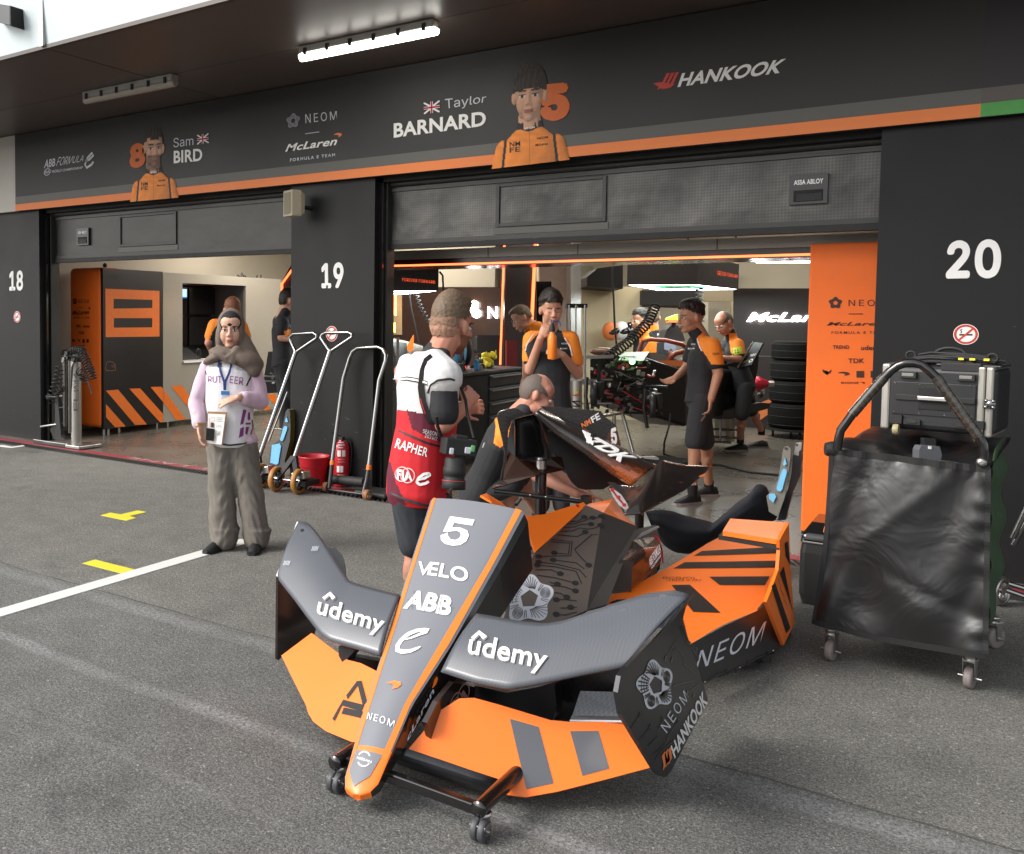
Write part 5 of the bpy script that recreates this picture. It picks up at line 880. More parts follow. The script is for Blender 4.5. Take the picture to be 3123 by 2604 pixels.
MB().tube([fc(.25+.07*math.cos(a), .14, Hc+.04+.045*math.sin(a)) for a in np.linspace(0, math.pi, 12)], .009, M['rubber'], n=6).build('cable', t)
for x in (.30, .345, .40): b = MB(); cbox(b, x, x+.022, .045, .062, Hc+.032, Hc+.042, M['yellow']); b.build('tag', t)
# bag, rear wheel frame
c = PZ(2500, 1850, .0)+V(.1, .15, 0); t = thing('equipment_bag', c, 'black zipped bag with orange label beside the covered trolley', 'bag'); b = MB()
b.loft([[c+V(x*s, y*s2, z) for x, y in ((-.21, -.15), (.21, -.15), (.21, .2), (-.21, .2))] for s, s2, z in ((.95, 1, .005), (1.03, 1.03, .06), (1.03, 1.03, .30), (.99, 1, .36))], M['satin'], smooth=False); b.build('body', t, bevel=.03, seg=3)
b = MB(); b.loft([[c+V(x*s, y*s2+o_, z) for x, y in ((-.21, -.15), (.21, -.15), (.21, .2), (-.21, .2))] for s, s2, z, o_ in ((1.02, 1.02, .365, 0), (1.0, 1.0, .40, 0), (.8, .75, .47, .04))], M['gloss'], smooth=False); b.build('lid', t, bevel=.02, seg=3)
b = MB(); b.slab([c+V(x, y, z) for x, y, z in ((-.10, -.125, .43), (.05, -.125, .43), (.05, -.09, .455), (-.10, -.09, .455))], .006, M['oprint']); b.build('label', t); MB().tube([c+V(-.2, -.155, .365), c+V(.22, -.155, .365)], .006, M['greyp'], n=6).build('zip', t); b = MB(); b.ell(c+V(.02, -.17, .09), (.05, .02, .05), mat('silver_mesh_pad', '#6c665c', .5, weave=(200, .5))); b.build('side_pad', t)
t = thing('wheeled_frame', PZ(3055, 1846, 0), 'chrome wheeled frame at the right edge behind the trolley', 'frame'); p = PZ(3052, 1846, 0); p[2] = .085; wheel(t, p, (.9, -.43, 0), .085, .035, M['steel'], M['steel'], 5)
for a, c in (((3088, 1640, 6.35), (3140, 1530, 6.35)), ((3090, 1662, 6.5), (3140, 1570, 6.5)), ((3070, 1800, 6.2), (3150, 1828, 6.2)), ((3076, 1780, 6.3), (3150, 1802, 6.3))): MB().tube(Yl([a, c]), .016, M['chrome']).build('rail', t)
# ================================================================ race car bodywork on its wheeled stand
def lerp_px(P, t):                                                   # point along a pixel polyline, t in 0..1
    P = [np.array(p, float) for p in P]; L = np.cumsum([0]+[np.linalg.norm(P[i+1]-P[i]) for i in range(len(P)-1)]); d = t*L[-1]
    i = min(max(np.searchsorted(L, d, side='right')-1, 0), len(P)-2); f = (d-L[i])/(L[i+1]-L[i]); return P[i]*(1-f)+P[i+1]*f
NP = plane((0, 2.35, .08), (1, 0, 0), (0, 1, .76)); NN = NP[1] if NP[1][2] > 0 else -NP[1]
def bil(q): bl, br, tr, tl = [np.array(p, float) for p in q]; return lambda u, v: (bl*(1-u)+br*u)*(1-v)+(tl*(1-u)+tr*u)*v
NL = [(1321, 1519), (1251, 1735), (1184, 1945), (1117, 2150), (1068, 2320), (1051, 2380), (1053, 2400), (1064, 2414), (1078, 2422)]
NR = [(1591, 1557), (1503, 1724), (1370, 1964), (1252, 2150), (1180, 2320), (1153, 2386), (1140, 2406), (1122, 2419), (1098, 2426)]
XC, BU = -1.72, .018
nl = [PP(*p, NP) for p in NL]; nr = [PP(*p, NP) for p in NR]
def nbulge(p):
    y = p[1]; ls = sorted((a[1], a[0], b[0]) for a, b in zip(nl, nr)); ys = [l[0] for l in ls]; x0 = np.interp(y, ys, [l[1] for l in ls]); x1 = np.interp(y, ys, [l[2] for l in ls]); u = (p[0]-x0)/max(x1-x0, 1e-3)
    return BU*max(0, 1-(2*u-1)**2)*min(1, (x1-x0)/.2)
def NS(x, y, lift=0): p = PP(x, y, NP); return p+NN*(nbulge(p)+lift)
t = thing('nose_cone', (-1.68, 2.9, 0), 'grey nose cone with orange borders, white number 5 and wide grey front wing', 'nose cone'); NOSE = t
ks = np.linspace(0, 1, 30); Lp = [lerp_px(NL, k) for k in ks]; Rp = [lerp_px(NR, k) for k in ks]; rows = []; body = MB(); rings = []
for k, (a, b_) in enumerate(zip(Lp, Rp)):
    top = [NS(*(a*(1-u)+b_*u)) for u in np.linspace(0, 1, 9)]; s = ks[k]; h = .215*(1-s)**1.15+.022; w_ = .05*(1-s)
    e_ = 1-.85*s; r1 = top[-1]+V(.012, 0, -.012)*e_; l1 = top[0]+V(-.012, 0, -.012)*e_; r2 = r1+V(.014*(1-s), .005*e_, -.03*e_); l2 = l1+V(-.014*(1-s), .005*e_, -.03*e_)
    rb = top[-1]+V(w_, .01, -h); lb = top[0]+V(-w_, .01, -h); rings.append(top+[r1, r2, rb, (rb+lb)/2+V(0, 0, -.02*e_), lb, l2, l1])
body.loft(rings, M['nose'], smooth=False)
nf = len(rings[0])
for i, f in enumerate(body.f[:nf*(len(rings)-1)]):                    # flanks below the shoulder line are bare dark carbon
    j = i % nf; body.s[i] = j < 8
    if 9 <= j <= 14: body.m[i] = body.mi(mat('nose_flank_gloss', '#1f1b1a', .16, coat=.5, var=.05, weave=(160, .85)))
def NQ(mb, pts, m, lift): mb.add([NS(*p, lift) for p in pts], [], m)
def nstrip(A, B, m, lift, n=40, c=2):                                # strip of surface between two pixel polylines
    body.grid([[NS(*(lerp_px(A, k)*(1-u)+lerp_px(B, k)*u), lift) for u in np.linspace(0, 1, c)] for k in np.linspace(0, 1, n)], m)
IL = [(1330, 1520), (1262, 1737), (1197, 1948), (1133, 2150), (1085, 2300), (1066, 2352), (1081, 2402)]; IR = [(1575, 1553), (1487, 1722), (1351, 1955), (1237, 2150), (1163, 2315), (1130, 2374), (1083, 2403)]
nstrip(NL[:5], IL[:5], M['orange'], .0012); nstrip(IR[:5], NR[:5], M['orange'], .0012)
for i_, f_ in enumerate(body.f[:nf*(len(rings)-1)]):
    if i_ // nf >= 24 and (i_ % nf) < 9 or i_ // nf >= 28: body.m[i_] = body.mi(M['orange'])
body.m[nf*(len(rings)-1)+1] = body.mi(M['orange'])
nstrip([(1088, 2290), (1085, 2300), (1066, 2352), (1075, 2382), (1082, 2402)], [(1168, 2305), (1163, 2315), (1130, 2374), (1106, 2389), (1084, 2403)], M['nose'], .0022, 24, 7)
def ntext(s, q, m=M['white'], **k): f = bil(q); body.text(s, None, m, fn=lambda u, v: NS(*f(u, v), .003), **k)
def npoly(pts, m=M['white'], lift=.003, holes=()):
    v0 = [NS(*p, lift) for p in pts]; body.poly(v0, m, [[NS(*p, lift) for p in h] for h in holes], n=NN)
def z1(x, y): return (800+x/2.3333, 1450+y/2.3333)
def z3(x, y): return (950+x/2.3333, 1950+y/2.3333)
npoly([z1(*p) for p in ((1345, 310), (1520, 338), (1505, 380), (1375, 358), (1360, 392), (1420, 395), (1468, 415), (1480, 450), (1462, 490), (1420, 518), (1365, 524), (1310, 508), (1280, 478), (1277, 445), (1330, 428), (1333, 455), (1352, 478), (1385, 482), (1412, 470), (1424, 448), (1418, 428), (1395, 418), (1350, 420), (1330, 425), (1295, 418))])
ntext('V', [z1(*p) for p in ((1125, 722), (1178, 735), (1222, 640), (1118, 622))], bold=.015); ntext('ELO', [z1(*p) for p in ((1180, 728), (1465, 780), (1478, 680), (1205, 632))], bold=.03)
ntext('ABB', [z1(*p) for p in ((1005, 955), (1340, 1020), (1372, 885), (1060, 828))], bold=.06)
for a, c in (((1035, 892), (1365, 955)), ((1085, 832), (1072, 968)), ((1190, 850), (1165, 990)), ((1290, 868), (1265, 1005))): body.ribbon([NS(*z1(*a)), NS(*z1(*c))], NN, .0022, M['nose'], .0045)
def nstroke(pts, w_, m=M['white']): body.ribbon([NS(*z1(*p)) for p in pts], NN, w_, m, .0035)
nstroke([(1015, 1190), (1070, 1180), (1130, 1155), (1180, 1135), (1192, 1122), (1165, 1120), (1110, 1128), (1050, 1150), (1000, 1190), (972, 1230), (972, 1262), (1010, 1278), (1070, 1272), (1120, 1250), (1138, 1240)], [.004, .008, .012, .014, .014, .014, .016, .018, .018, .018, .018, .018, .016, .010, .004])
npoly([z3(*p) for p in ((540, 328), (600, 316), (648, 325), (650, 345), (625, 365), (585, 376), (600, 352), (590, 340))], M['orange'])
ntext('NEOM', [z3(*p) for p in ((398, 578), (588, 640), (600, 590), (410, 530))], bold=-.005, space=1.2)
for a in np.linspace(.35, 2.6, 2): pass
for s0 in (.28, 3.45): nstroke([((383+46*math.cos(a))*1.0+(350-350)+ (950-800)*2.3333, 866+52*math.sin(a)+(1950-1450)*2.3333) for a in np.linspace(s0+.35, s0+2.45, 14)], .0045)
ntext('NISSAN', [z3(*p) for p in ((330, 862), (434, 897), (438, 878), (334, 844))], bold=.02)
# flank lettering
def FX(x, y, X): return PX(x, y, X)
q = [FX(*z3(*p), -1.575) for p in ((612, 825), (880, 370), (868, 300), (580, 790))]
sideq = [z3(*p) for p in ((620, 828), (872, 362), (850, 345), (612, 800))]; f = bil(sideq); FLP = plane3(NS(1252, 2150)+V(.012, 0, -.03), NS(1370, 1964)+V(.014, 0, -.03), NS(1370, 1964)+V(.03, .01, -.11))
FN = FLP[1] if FLP[1] @ (EYE-FLP[0]) > 0 else -FLP[1]
body.text('McLaren', None, M['silverw'], bold=.03, shear=.3, fn=lambda u, v: PP(*f(u, v), FLP)+FN*.006)
body.poly([PP(*z3(*p), FLP)+FN*.006 for p in ((850, 345), (868, 280), (885, 258), (892, 280), (880, 315), (860, 340))], M['orange'], n=FN)
body.build('shell', t)
for x, y in ((1362, 1512), (1572, 1543)): MB().tube([NS(x, y)+V(0, .01, 0), NS(x, y)+V(0, .05, .018)], .008, M['chrome']).build('mounting_pin', t)
# ---- wing
RT_ = [(1454, 1874), (1500, 1881), (1580, 1896), (1662, 1905), (1720, 1896), (1786, 1874), (1880, 1841), (1976, 1812), (2060, 1803), (2102, 1816)]
RL_ = [(1346, 2050), (1395, 2066), (1450, 2084), (1548, 2102), (1620, 2091), (1700, 2075), (1780, 2058), (1850, 2045), (1890, 2037), (1914, 2030)]
LT_ = [(1220, 1817), (1150, 1799), (1095, 1784), (1066, 1774), (1040, 1735), (1000, 1672), (963, 1620), (940, 1597), (914, 1588)]
LL_ = [(1160, 2001), (1080, 1977), (1006, 1956), (980, 1938), (935, 1880), (900, 1832), (868, 1792), (851, 1770), (849, 1752)]
def wpt(a, b_, v): p = PP(*(np.array(a, float)*(1-v)+np.array(b_, float)*v), NP); return p+NN*.016*math.sin(math.pi*v)
def wing(T, Lq, name='front_wing'):
    b = MB(); n = 44; b.grid([[wpt(lerp_px(Lq, k), lerp_px(T, k), v) for v in np.linspace(0, 1, 12)] for k in np.linspace(0, 1, n)], M['carbong']); return b
wr = wing(RT_, RL_); WBR = BVHTree.FromPolygons(wr.v, wr.f); f = bil([(1424, 2018), (1661, 2066), (1677, 1988), (1440, 1936)])
WB = []
def WS(x, y, lift=.004):
    d = unit(ray(x, y)); h = WB[-1].ray_cast(Vector(EYE), Vector(d))[0]; p = PP(x, y, NP) if h is None else np.array(h)
    return p+NN*(.0066+min(lift, .002))
WB.append(WBR); wr.text('udemy', None, M['white'], bold=.018, fn=lambda u, v: WS(*f(u, v), .006)); wr.ribbon([WS(*z1(*p)) for p in ((1505, 1178), (1550, 1135), (1595, 1172))], NN, .016, M['white'], .002)
ow = wr.build('front_wing', t, solid=.012); ow['label'] = 'right half of the wide grey front wing'
wl_ = wing(LT_, LL_); WB.append(BVHTree.FromPolygons(wl_.v, wl_.f)); f2 = bil([(965, 1893), (1164, 1950), (1181, 1886), (980, 1824)])
wl_.text('udemy', None, M['white'], bold=.018, fn=lambda u, v: WS(*f2(u, v), .006)); wl_.ribbon([WS(*z1(*p)) for p in ((445, 893), (490, 856), (518, 892))], NN, .016, M['white'], .002)
ow = wl_.build('front_wing', t, solid=.012); ow['label'] = 'left half of the wide grey front wing with upturned tip'
b = MB(); b.lathe([(.008, 0), (.008, .003)], WS(923, 1620, .0), NN, M['void'], n=12); b.build('bolt_hole', t)
for x, y in ((958, 1678), (872, 1722)): b = MB(); [b.ribbon([WS(x-5+k*4, y+7), WS(x+k*4, y-7)], NN, .002, M['silverw'], .003) for k in range(5)]; b.build('pad_mark', t)
WB.append(WBR)
for x, y in ((1903, 1867), (2023, 1825), (1962, 1975)): b = MB(); b.lathe([(.016, 0), (.0165, .002), (.014, .003)], WS(x, y, -.004), NN, mat('pad_grey', '#5e6065', .5, weave=(400, .5)), n=18); b.build('pad_mark', t)
# right endplate with its rolled upper flange
XE = -.862; EP = [(1912, 2034), (1893, 2062), (1884, 2112), (1895, 2179), (1940, 2255), (2003, 2358), (2012, 2367), (2024, 2370), (2036, 2366), (2047, 2352), (2100, 2250), (2158, 2140), (2159, 2130), (2120, 2010), (2081, 1893), (2092, 1852), (2104, 1826)]
b = MB().slab([PX(x, y, XE) for x, y in EP], .014, M['satin'], n=(1, 0, 0), edge=M['carbon'])
e = [wpt(lerp_px(RL_, 1), lerp_px(RT_, 1), v) for v in np.linspace(0, 1, 12)]; fl_ = [PX(*lerp_px([(1912, 2034), (1990, 1955), (2060, 1885), (2104, 1826)], k), XE) for k in np.linspace(0, 1, 12)]
b.grid([[p*(1-s)+q_*s+V(.016*math.sin(math.pi*s), -.004*math.sin(math.pi*s), .014*math.sin(math.pi*s)) for s in np.linspace(0, 1, 8)] for p, q_ in zip(e, fl_)], M['carbon'])
XQ = XE+.0; f = lambda x, y: PX(x, y, XQ)
emblem(b, [f(*p) for p in ((1952, 2186), (2070, 2150), (2040, 1990), (1922, 2030))], M['silverw'], M['satin'], .002)
b.text('NEOM', [f(*p) for p in ((2032, 2236), (2101, 2128), (2083, 2104), (2012, 2212))], M['silverw'], .002, space=1.2, bold=-.005)
b.text('HANKOOK', [f(*p) for p in ((2056, 2314), (2159, 2140), (2141, 2106), (2040, 2282))], M['white'], .002, bold=.045, shear=.2)
for k in range(3): b.poly([f(*p) for p in ((2016+k*9, 2305-k*7), (2026+k*9, 2290-k*8), (2036+k*6, 2322-k*6), (2020+k*9, 2350-k*10), (2022+k*6, 2330-k*6))], M['oprint'], lift=.002, n=(1, 0, 0))
TR_ = mat('pcb_trace_black', '#0c0c0d', .18, coat=.3)
def traces(mb, lines, fn, n, w_, m=TR_, dots=True):
    for l in lines:
        mb.ribbon([fn(*p) for p in l], n, w_, m, .0015)
        if dots: p = fn(*l[-1]); u = unit(np.cross(n, V(.3, .2, 1))); w2 = np.cross(unit(n), u); mb.poly([p+w_*2.6*(math.cos(a)*u+math.sin(a)*w2) for a in np.linspace(0, 2*math.pi, 12, endpoint=False)], m, lift=.002, n=n)
z4 = lambda x, y: (1500+x/2.1, 1750+y/2.1)
traces(b, [[z4(*p) for p in l] for l in ([(890, 985), (945, 905)], [(945, 1060), (1010, 980)], [(1160, 715), (1290, 680), (1300, 640), (1230, 580), (1220, 520), (1180, 470), (1150, 500), (1150, 550)], [(1200, 330), (1230, 420), (1300, 500), (1320, 540)], [(1210, 330), (1250, 420), (1310, 480)], [(1040, 1190), (1090, 1120), (1180, 1050), (1230, 960), (1290, 860), (1290, 780)], [(1030, 1160), (1110, 1080), (1120, 1040), (1190, 940)], [(1180, 420), (1110, 540)], [(1330, 700), (1250, 760)], [(1000, 1100), (1060, 1040), (1060, 990), (1090, 930)])], lambda x, y: f(x, y), (1, 0, 0), .004)
oe = b.build('endplate', t); oe['label'] = 'right black endplate with pale emblem and white lettering'
XLp = -2.565; b = MB().slab([PX(x, y, XLp) for x, y in ((848, 1758), (845, 2010), (850, 2014), (858, 2004), (958, 1938), (985, 1850), (960, 1700), (912, 1592))], .012, MATS.get('pylon_carbon') or mat('pylon_carbon', '#2c2320', .15, weave=(170, .7), coat=.6), n=(1, 0, 0)); oe = b.build('endplate', t); oe['label'] = 'left dark carbon endplate'
e = [wpt(lerp_px(LL_, 1), lerp_px(LT_, 1), v) for v in np.linspace(0, 1, 8)]
b = MB(); g0 = [PP(*p, (NP[0]-NN*.10, NP[1])) for p in ((1000, 1668), (1024, 1672), (1044, 1692), (1051, 1720), (1054, 1758), (1040, 1745))]; b.slab(g0, .012, M['carbon']); b.build('winglet', t)
# pylons between nose and lower plane
py = [(1384, 2080), (1450, 2096), (1447, 2128), (1432, 2170), (1410, 2215), (1378, 2260), (1340, 2291), (1328, 2293), (1315, 2255), (1302, 2205), (1335, 2140)]
b = MB().slab([PX(x, y, -1.545) for x, y in py], .02, mat('pylon_carbon', '#2c2320', .15, weave=(170, .7), coat=.6), n=(1, 0, 0)); f = lambda x, y: PX(x, y, -1.545)
q = [f(*z3(*p)) for p in ((960, 560), (1080, 480), (1130, 290), (1010, 370))]; pk = mat('pale_pink_print', '#c9a5a0', .5)
b.ring([f(*z3(*p)) for p in ((968, 570), (1068, 520), (1075, 350), (985, 400))], .44, .5, pk, .002); b.ring([f(*z3(*p)) for p in ((1030, 490), (1120, 430), (1125, 288), (1040, 340))], .43, .5, pk, .002)
b.text('FIA', [f(*z3(*p)) for p in ((985, 540), (1112, 415), (1108, 330), (978, 455))], pk, .003, bold=.06)
b.build('pylon', t); b = MB().slab([PX(x, y, -1.545)*V(0, 1, 1)+V(-1.78, 0, 0) for x, y in py], .02, M['carbon'], n=(-1, 0, 0)); b.build('pylon', t)
# ---- orange lower plane
t = thing('wing_plank', (-1.7, 2.75, 0), 'orange lower wing plank with grey windows and dark carbon lip under the nose cone', 'wing plank')
PR = plane3(PZ(1246, 2284, .15), PZ(1447, 2128, .30), PX(1981, 2329, -.885)); PLt = plane3(PZ(1074, 2263, .13), PZ(960, 1935, .28), PX(858, 2000, -2.53))
PRN = PR[1] if PR[1][2] > 0 else -PR[1]; PLN = PLt[1] if PLt[1][2] > 0 else -PLt[1]
def curve_out(px, pl, n): return [PP(x, y, pl) for x, y in px]
b = MB(); rp = [(1246, 2284), (1340, 2315), (1430, 2346), (1520, 2376), (1519, 2408), (1530, 2419), (1548, 2424), (1605, 2431), (1700, 2414), (1850, 2376), (2000, 2336), (1975, 2285), (1905, 2200), (1850, 2201), (1734, 2201), (1679, 2196), (1600, 2172), (1520, 2148), (1447, 2128), (1400, 2130), (1345, 2165), (1300, 2220)]
b.slab(curve_out(rp, PR, PRN), .012, M['orange'], n=PRN)
for w_ in ([(1555, 2192), (1643, 2217), (1688, 2389), (1605, 2407)], [(1739, 2230), (1825, 2229), (1858, 2344), (1776, 2366)]): b.poly([PP(x, y, PR) for x, y in w_], mat('grey_window_gloss', '#55565b', .12, coat=.6, var=.03), lift=.0015, n=PRN)
b.build('main_plane', t, bevel=.004); b = MB()
b.slab(curve_out([(950, 1930), (858, 1999), (895, 2075), (933, 2150), (940, 2175), (955, 2200), (993, 2229), (1074, 2263), (1085, 2262), (1124, 2145), (1152, 2048), (1100, 2022), (1060, 2012), (1000, 1968)], PLt, PLN), .012, M['orange'], n=PLN)
for l in ([(1059, 2127), (1091, 2084), (1098, 2084), (1114, 2146)], [(1018, 2196), (1046, 2143), (1108, 2160)], [(1046, 2167), (1104, 2180)]): b.ribbon([PP(x, y, PLt) for x, y in l], PLN, .024, M['blackp'], .002)
b.build('main_plane', t, bevel=.004)
lip = [PP(x, y, PR) for x, y in ((1100, 2235), (1246, 2284), (1340, 2315), (1430, 2346), (1521, 2376))]; b = MB().grid([lip, [p+V(0, -.012, -.03) for p in lip], [p+V(0, .02, -.075) for p in lip]], M['carbon']); b.build('carbon_lip', t, solid=.008)
b = MB(); b.slab([PY(x, y, 2.98) for x, y in ((1447, 2090), (1545, 2112), (1640, 2095), (1690, 2080), (1697, 2150), (1686, 2198), (1600, 2174), (1447, 2130))], .06, mat('ribbed_carbon', '#1d1e20', .3, weave=(120, .75), coat=.3), n=(0, -1, 0)); b.build('fairing', t, bevel=.01)
b = MB(); b.slab([PY(x, y, 3.10) for x, y in ((1690, 2078), (1770, 2060), (1890, 2036), (1890, 2110), (1905, 2196), (1690, 2196))], .02, mat('dark_weave', '#17181a', .3, weave=(60, .45), coat=.4), n=(0, -1, 0)); b.build('back_panel', t)
wq = [PY(x, y, Y) for x, y, Y in ((1745, 2183, 2.93), (1903, 2184, 2.98), (1885, 2110, 3.06), (1770, 2107, 3.04))]; b = MB().slab(wq, .01, mat('silver_weave', '#6e7177', .3, weave=(110, .72), coat=.3)); b.slab([PY(x, y, Y) for x, y, Y in ((1738, 2198, 2.92), (1906, 2200, 2.97), (1904, 2184, 2.98), (1743, 2182, 2.93))], .012, mat('dark_weave', '#17181a', .3)); b.tube([PY(1738, 2198, 2.915), PY(1906, 2200, 2.965)], .004, M['silverw']); b.build('winglet', t)
b = MB(); b.slab([PX(x, y, -1.17) for x, y in ((1737, 2200), (1732, 2222), (1742, 2226), (1746, 2200))], .01, M['dark'], n=(1, 0, 0)); b.build('bracket', t)
b = MB(); b.slab([PY(x, y, 2.93) for x, y in ((1075, 2000), (1150, 2015), (1165, 2050), (1095, 2035), (1070, 2015))], .03, M['carbon'], n=(0, -1, 0)); b.slab([PY(x, y, 2.80) for x, y in ((1032, 1972), (1082, 1984), (1060, 2008), (1056, 2022), (1044, 2020), (1033, 2000))], .06, M['dark'], n=(0, -1, 0)); b.build('bracket', t)
# ---- wheeled stand
t = thing('bodywork_stand', (-1.55, 3.4, 0), 'black tubular stand on twin wheel casters carrying the car bodywork', 'stand'); WV = mat('wrapped_carbon_tube', '#1c1614', .2, weave=(90, .6), coat=.5)
pr_, pl_ = PZ(1460, 2468, .106), PZ(1021, 2327, .106); LE = 2.7
for p in (pr_, pl_): b = MB(); b.tube([p, p+V(0, LE, 0)], .0255, WV, n=18); b.lathe([(.001, -.004), (.026, -.003), (.0265, 0)], p, (0, 1, 0), M['gloss'], n=18); b.build('side_tube', t)
b = MB().box((pr_+pl_)/2+V(0, .03, -.006), (pr_[0]-pl_[0], .03, .035), M['gloss']); b.build('cross_bar', t, bevel=.004); MB().box((pr_+pl_)/2+V(0, 2.5, 0), (pr_[0]-pl_[0], .04, .04), M['gloss']).build('cross_bar', t)
RG = mat('grey_caster_tread', '#3f4043', .5)
for p in (pr_, pl_): caster(t, p+V(.0, .03, -.018), .036, RG, (.05, -1, 0), twin=True, w_=.024); caster(t, p+V(.0, LE-.1, -.018), .036, RG, (.3, 1, 0), twin=True, w_=.024)
p0 = PC(1650, 1560, 5.15); 
b = MB().tube([V(p0[0], p0[1], .15), PC(1650, 1430, 5.2)], .033, WV, n=14); b.tube([PC(1650, 1432, 5.2), PC(1650, 1395, 5.2)], .032, M['steel'], n=14); b.build('post', t)
MB().tube([PC(1508, 1498, 5.12), PC(1790, 1532, 5.12)], .014, M['gloss']).build('cross_arm', t); MB().box(PC(1788, 1530, 5.12), (.05, .05, .07), M['gloss']).build('clamp', t)
p1 = PC(1951, 1600, 5.3); MB().tube([V(p1[0], p1[1], .14), PC(1951, 1520, 5.3)], .026, WV, n=12).build('post', t)
for x, y in ((1618, 1510), (1665, 1516)): b = MB(); b.ell(PC(x, y, 5.09), .008, M['chrome'], n=8); b.build('bolt', t)
# ---- cockpit front panel (printed circuit graphics) with orange flanks
t = thing('circuit_bodywork', (-1.5, 4, 0), 'bronze grey cockpit panel with black circuit lines and pale emblem between orange flanks', 'body panel')
CP = plane3(PY(1786, 1540, 4.30), PY(1943, 1605, 4.28), PY(1640, 1850, 3.62)); CN = CP[1] if CP[1] @ (EYE-CP[0]) > 0 else -CP[1]; cp = lambda x, y: PP(x, y, CP)
b = MB().slab([cp(x, y) for x, y in ((1786, 1540), (1838, 1562), (1790, 1860), (1690, 1905), (1530, 1905), (1560, 1800), (1630, 1690), (1700, 1620))], .012, mat('bronze_grey_satin', '#6a5f58', .3, var=.06, scale=2, metal=.45), n=CN)
z2 = lambda x, y: (1500+x/2.1, 1200+y/2.1)
emblem(b, [cp(*p) for p in ((1520, 1915), (1700, 1905), (1690, 1745), (1545, 1755))], M['silverw'], M['satin'], .003)
tl = [[(500, 820), (550, 820), (592, 792)], [(450, 835), (530, 836), (645, 797)], [(450, 860), (530, 855), (575, 838), (635, 838)], [(440, 885), (520, 880), (560, 862), (620, 870), (660, 862), (695, 845)], [(420, 905), (550, 918), (598, 888)], [(680, 905), (640, 905), (530, 1000), (560, 1040), (620, 1100)], [(380, 950), (500, 960), (490, 1030), (400, 1022)], [(380, 935), (515, 950), (505, 1040), (300, 1045)], [(592, 1125), (540, 1085), (393, 1067)], [(575, 1220), (540, 1140), (400, 1110), (290, 1100)], [(605, 1180), (560, 1130), (420, 1095), (300, 1080)], [(280, 1130), (380, 1130), (438, 1155)], [(290, 1165), (400, 1180), (535, 1215)], [(380, 1230), (470, 1240), (535, 1265)], [(370, 1210), (420, 1222)], [(380, 1275), (440, 1280), (480, 1305)], [(545, 1330), (470, 1320), (413, 1322)], [(545, 1370), (440, 1375), (505, 1370)], [(545, 1400), (470, 1420), (412, 1415)], [(660, 800), (700, 787)]]
traces(b, [[z2(*p) for p in l] for l in tl], cp, CN, .006, M['blackp']); b.build('printed_panel', t)
b = MB(); e0, e1 = cp(1838, 1562), cp(1790, 1860); b.slab([e0, PY(1943, 1605, 4.42), PY(1852, 1843, 3.78), e1], .012, mat('dark_bronze_satin', '#3d3a38', .3, var=.06, scale=2)); b.build('folded_edge', t)
b = MB(); b.lathe([(.009, 0), (.009, .003)], PY(1867, 1582, 4.33), CN, M['void'], n=10); b.build('bolt_hole', t)
b = MB(); OPn = plane3(PY(1786, 1540, 4.31), PY(1607, 1574, 3.9), PY(1629, 1683, 3.75)); b.slab([PP(x, y, OPn) for x, y in ((1607, 1574), (1660, 1568), (1730, 1546), (1780, 1531), (1788, 1541), (1700, 1622), (1632, 1683), (1618, 1640), (1606, 1600))], .01, M['orange']); b.lathe([(.010, 0), (.010, .002)], PP(1761, 1542, OPn), OPn[1] if OPn[1] @ (EYE-OPn[0]) > 0 else -OPn[1], M['redp'], n=10); b.build('orange_flank', t)
b = MB(); b.slab([PC(x, y, d) for x, y, d in ((1788, 1540, 4.55), (1800, 1535, 4.75), (1870, 1522, 5.1), (1898, 1560, 4.9), (1938, 1602, 4.62), (1840, 1563, 4.5))], .01, M['orange']); b.build('orange_flank', t)
b = MB(); b.slab([PC(x, y, d) for x, y, d in ((1466, 1510, 4.7), (1484, 1504, 4.9), (1530, 1532, 4.75), (1560, 1560, 4.5), (1500, 1530, 4.5))], .01, M['orange']); b.build('orange_flank', t)
# ---- cockpit surround, seat cloth
t = thing('cockpit_surround', PC(1960, 1760, 4.3)*V(1, 1, 0), 'dark satin cockpit side pod with white lettering between panel and orange sidepod', 'body panel')
b = MB(); b.loft([[PC(x, y, d) for x, y, d in r] for r in ([(1868, 1800, 4.2), (1925, 1805, 4.2), (1930, 1712, 4.2), (1890, 1704, 4.2)], [(1900, 1808, 4.3), (1955, 1778, 4.3), (1972, 1680, 4.35), (1925, 1640, 4.5)], [(1990, 1765, 4.5), (2012, 1735, 4.5), (2020, 1672, 4.6), (1995, 1626, 4.75)])], mat('bronze_satin_gloss', '#2f2723', .2, coat=.3), smooth=False); q = [PC(x, y, 4.27) for x, y in ((1980, 1728), (2014, 1680), (2008, 1655), (1976, 1702))]
b.text('ABB FORMULA', q, M['silverw'], .012, bold=.02, shear=.1); b.text('WORLD CHAMPIONSHIP', [PC(x, y, 4.27) for x, y in ((1985, 1735), (2014, 1695), (2012, 1688), (1983, 1728))], M['silverw'], .012, bold=.02); b.build('shell', t, bevel=.035, seg=4)
b = MB(); b.slab([PC(x, y, d) for x, y, d in ((1915, 1640, 4.6), (1945, 1612, 4.9), (2000, 1600, 5.0), (2012, 1640, 4.8), (1960, 1670, 4.5))], .05, M['dark']); b.slab([PC(x, y, 4.6) for x, y in ((1930, 1655, ), (1960, 1625), (2008, 1604), (2012, 1608), (1950, 1640))], .01, M['greyp']); b.slab([PC(x, y, 4.7) for x, y in ((1998, 1632), (2010, 1640), (2022, 1680), (2024, 1720), (2015, 1690), (2000, 1650))], .02, M['redp']); b.build('inner_edge', t)
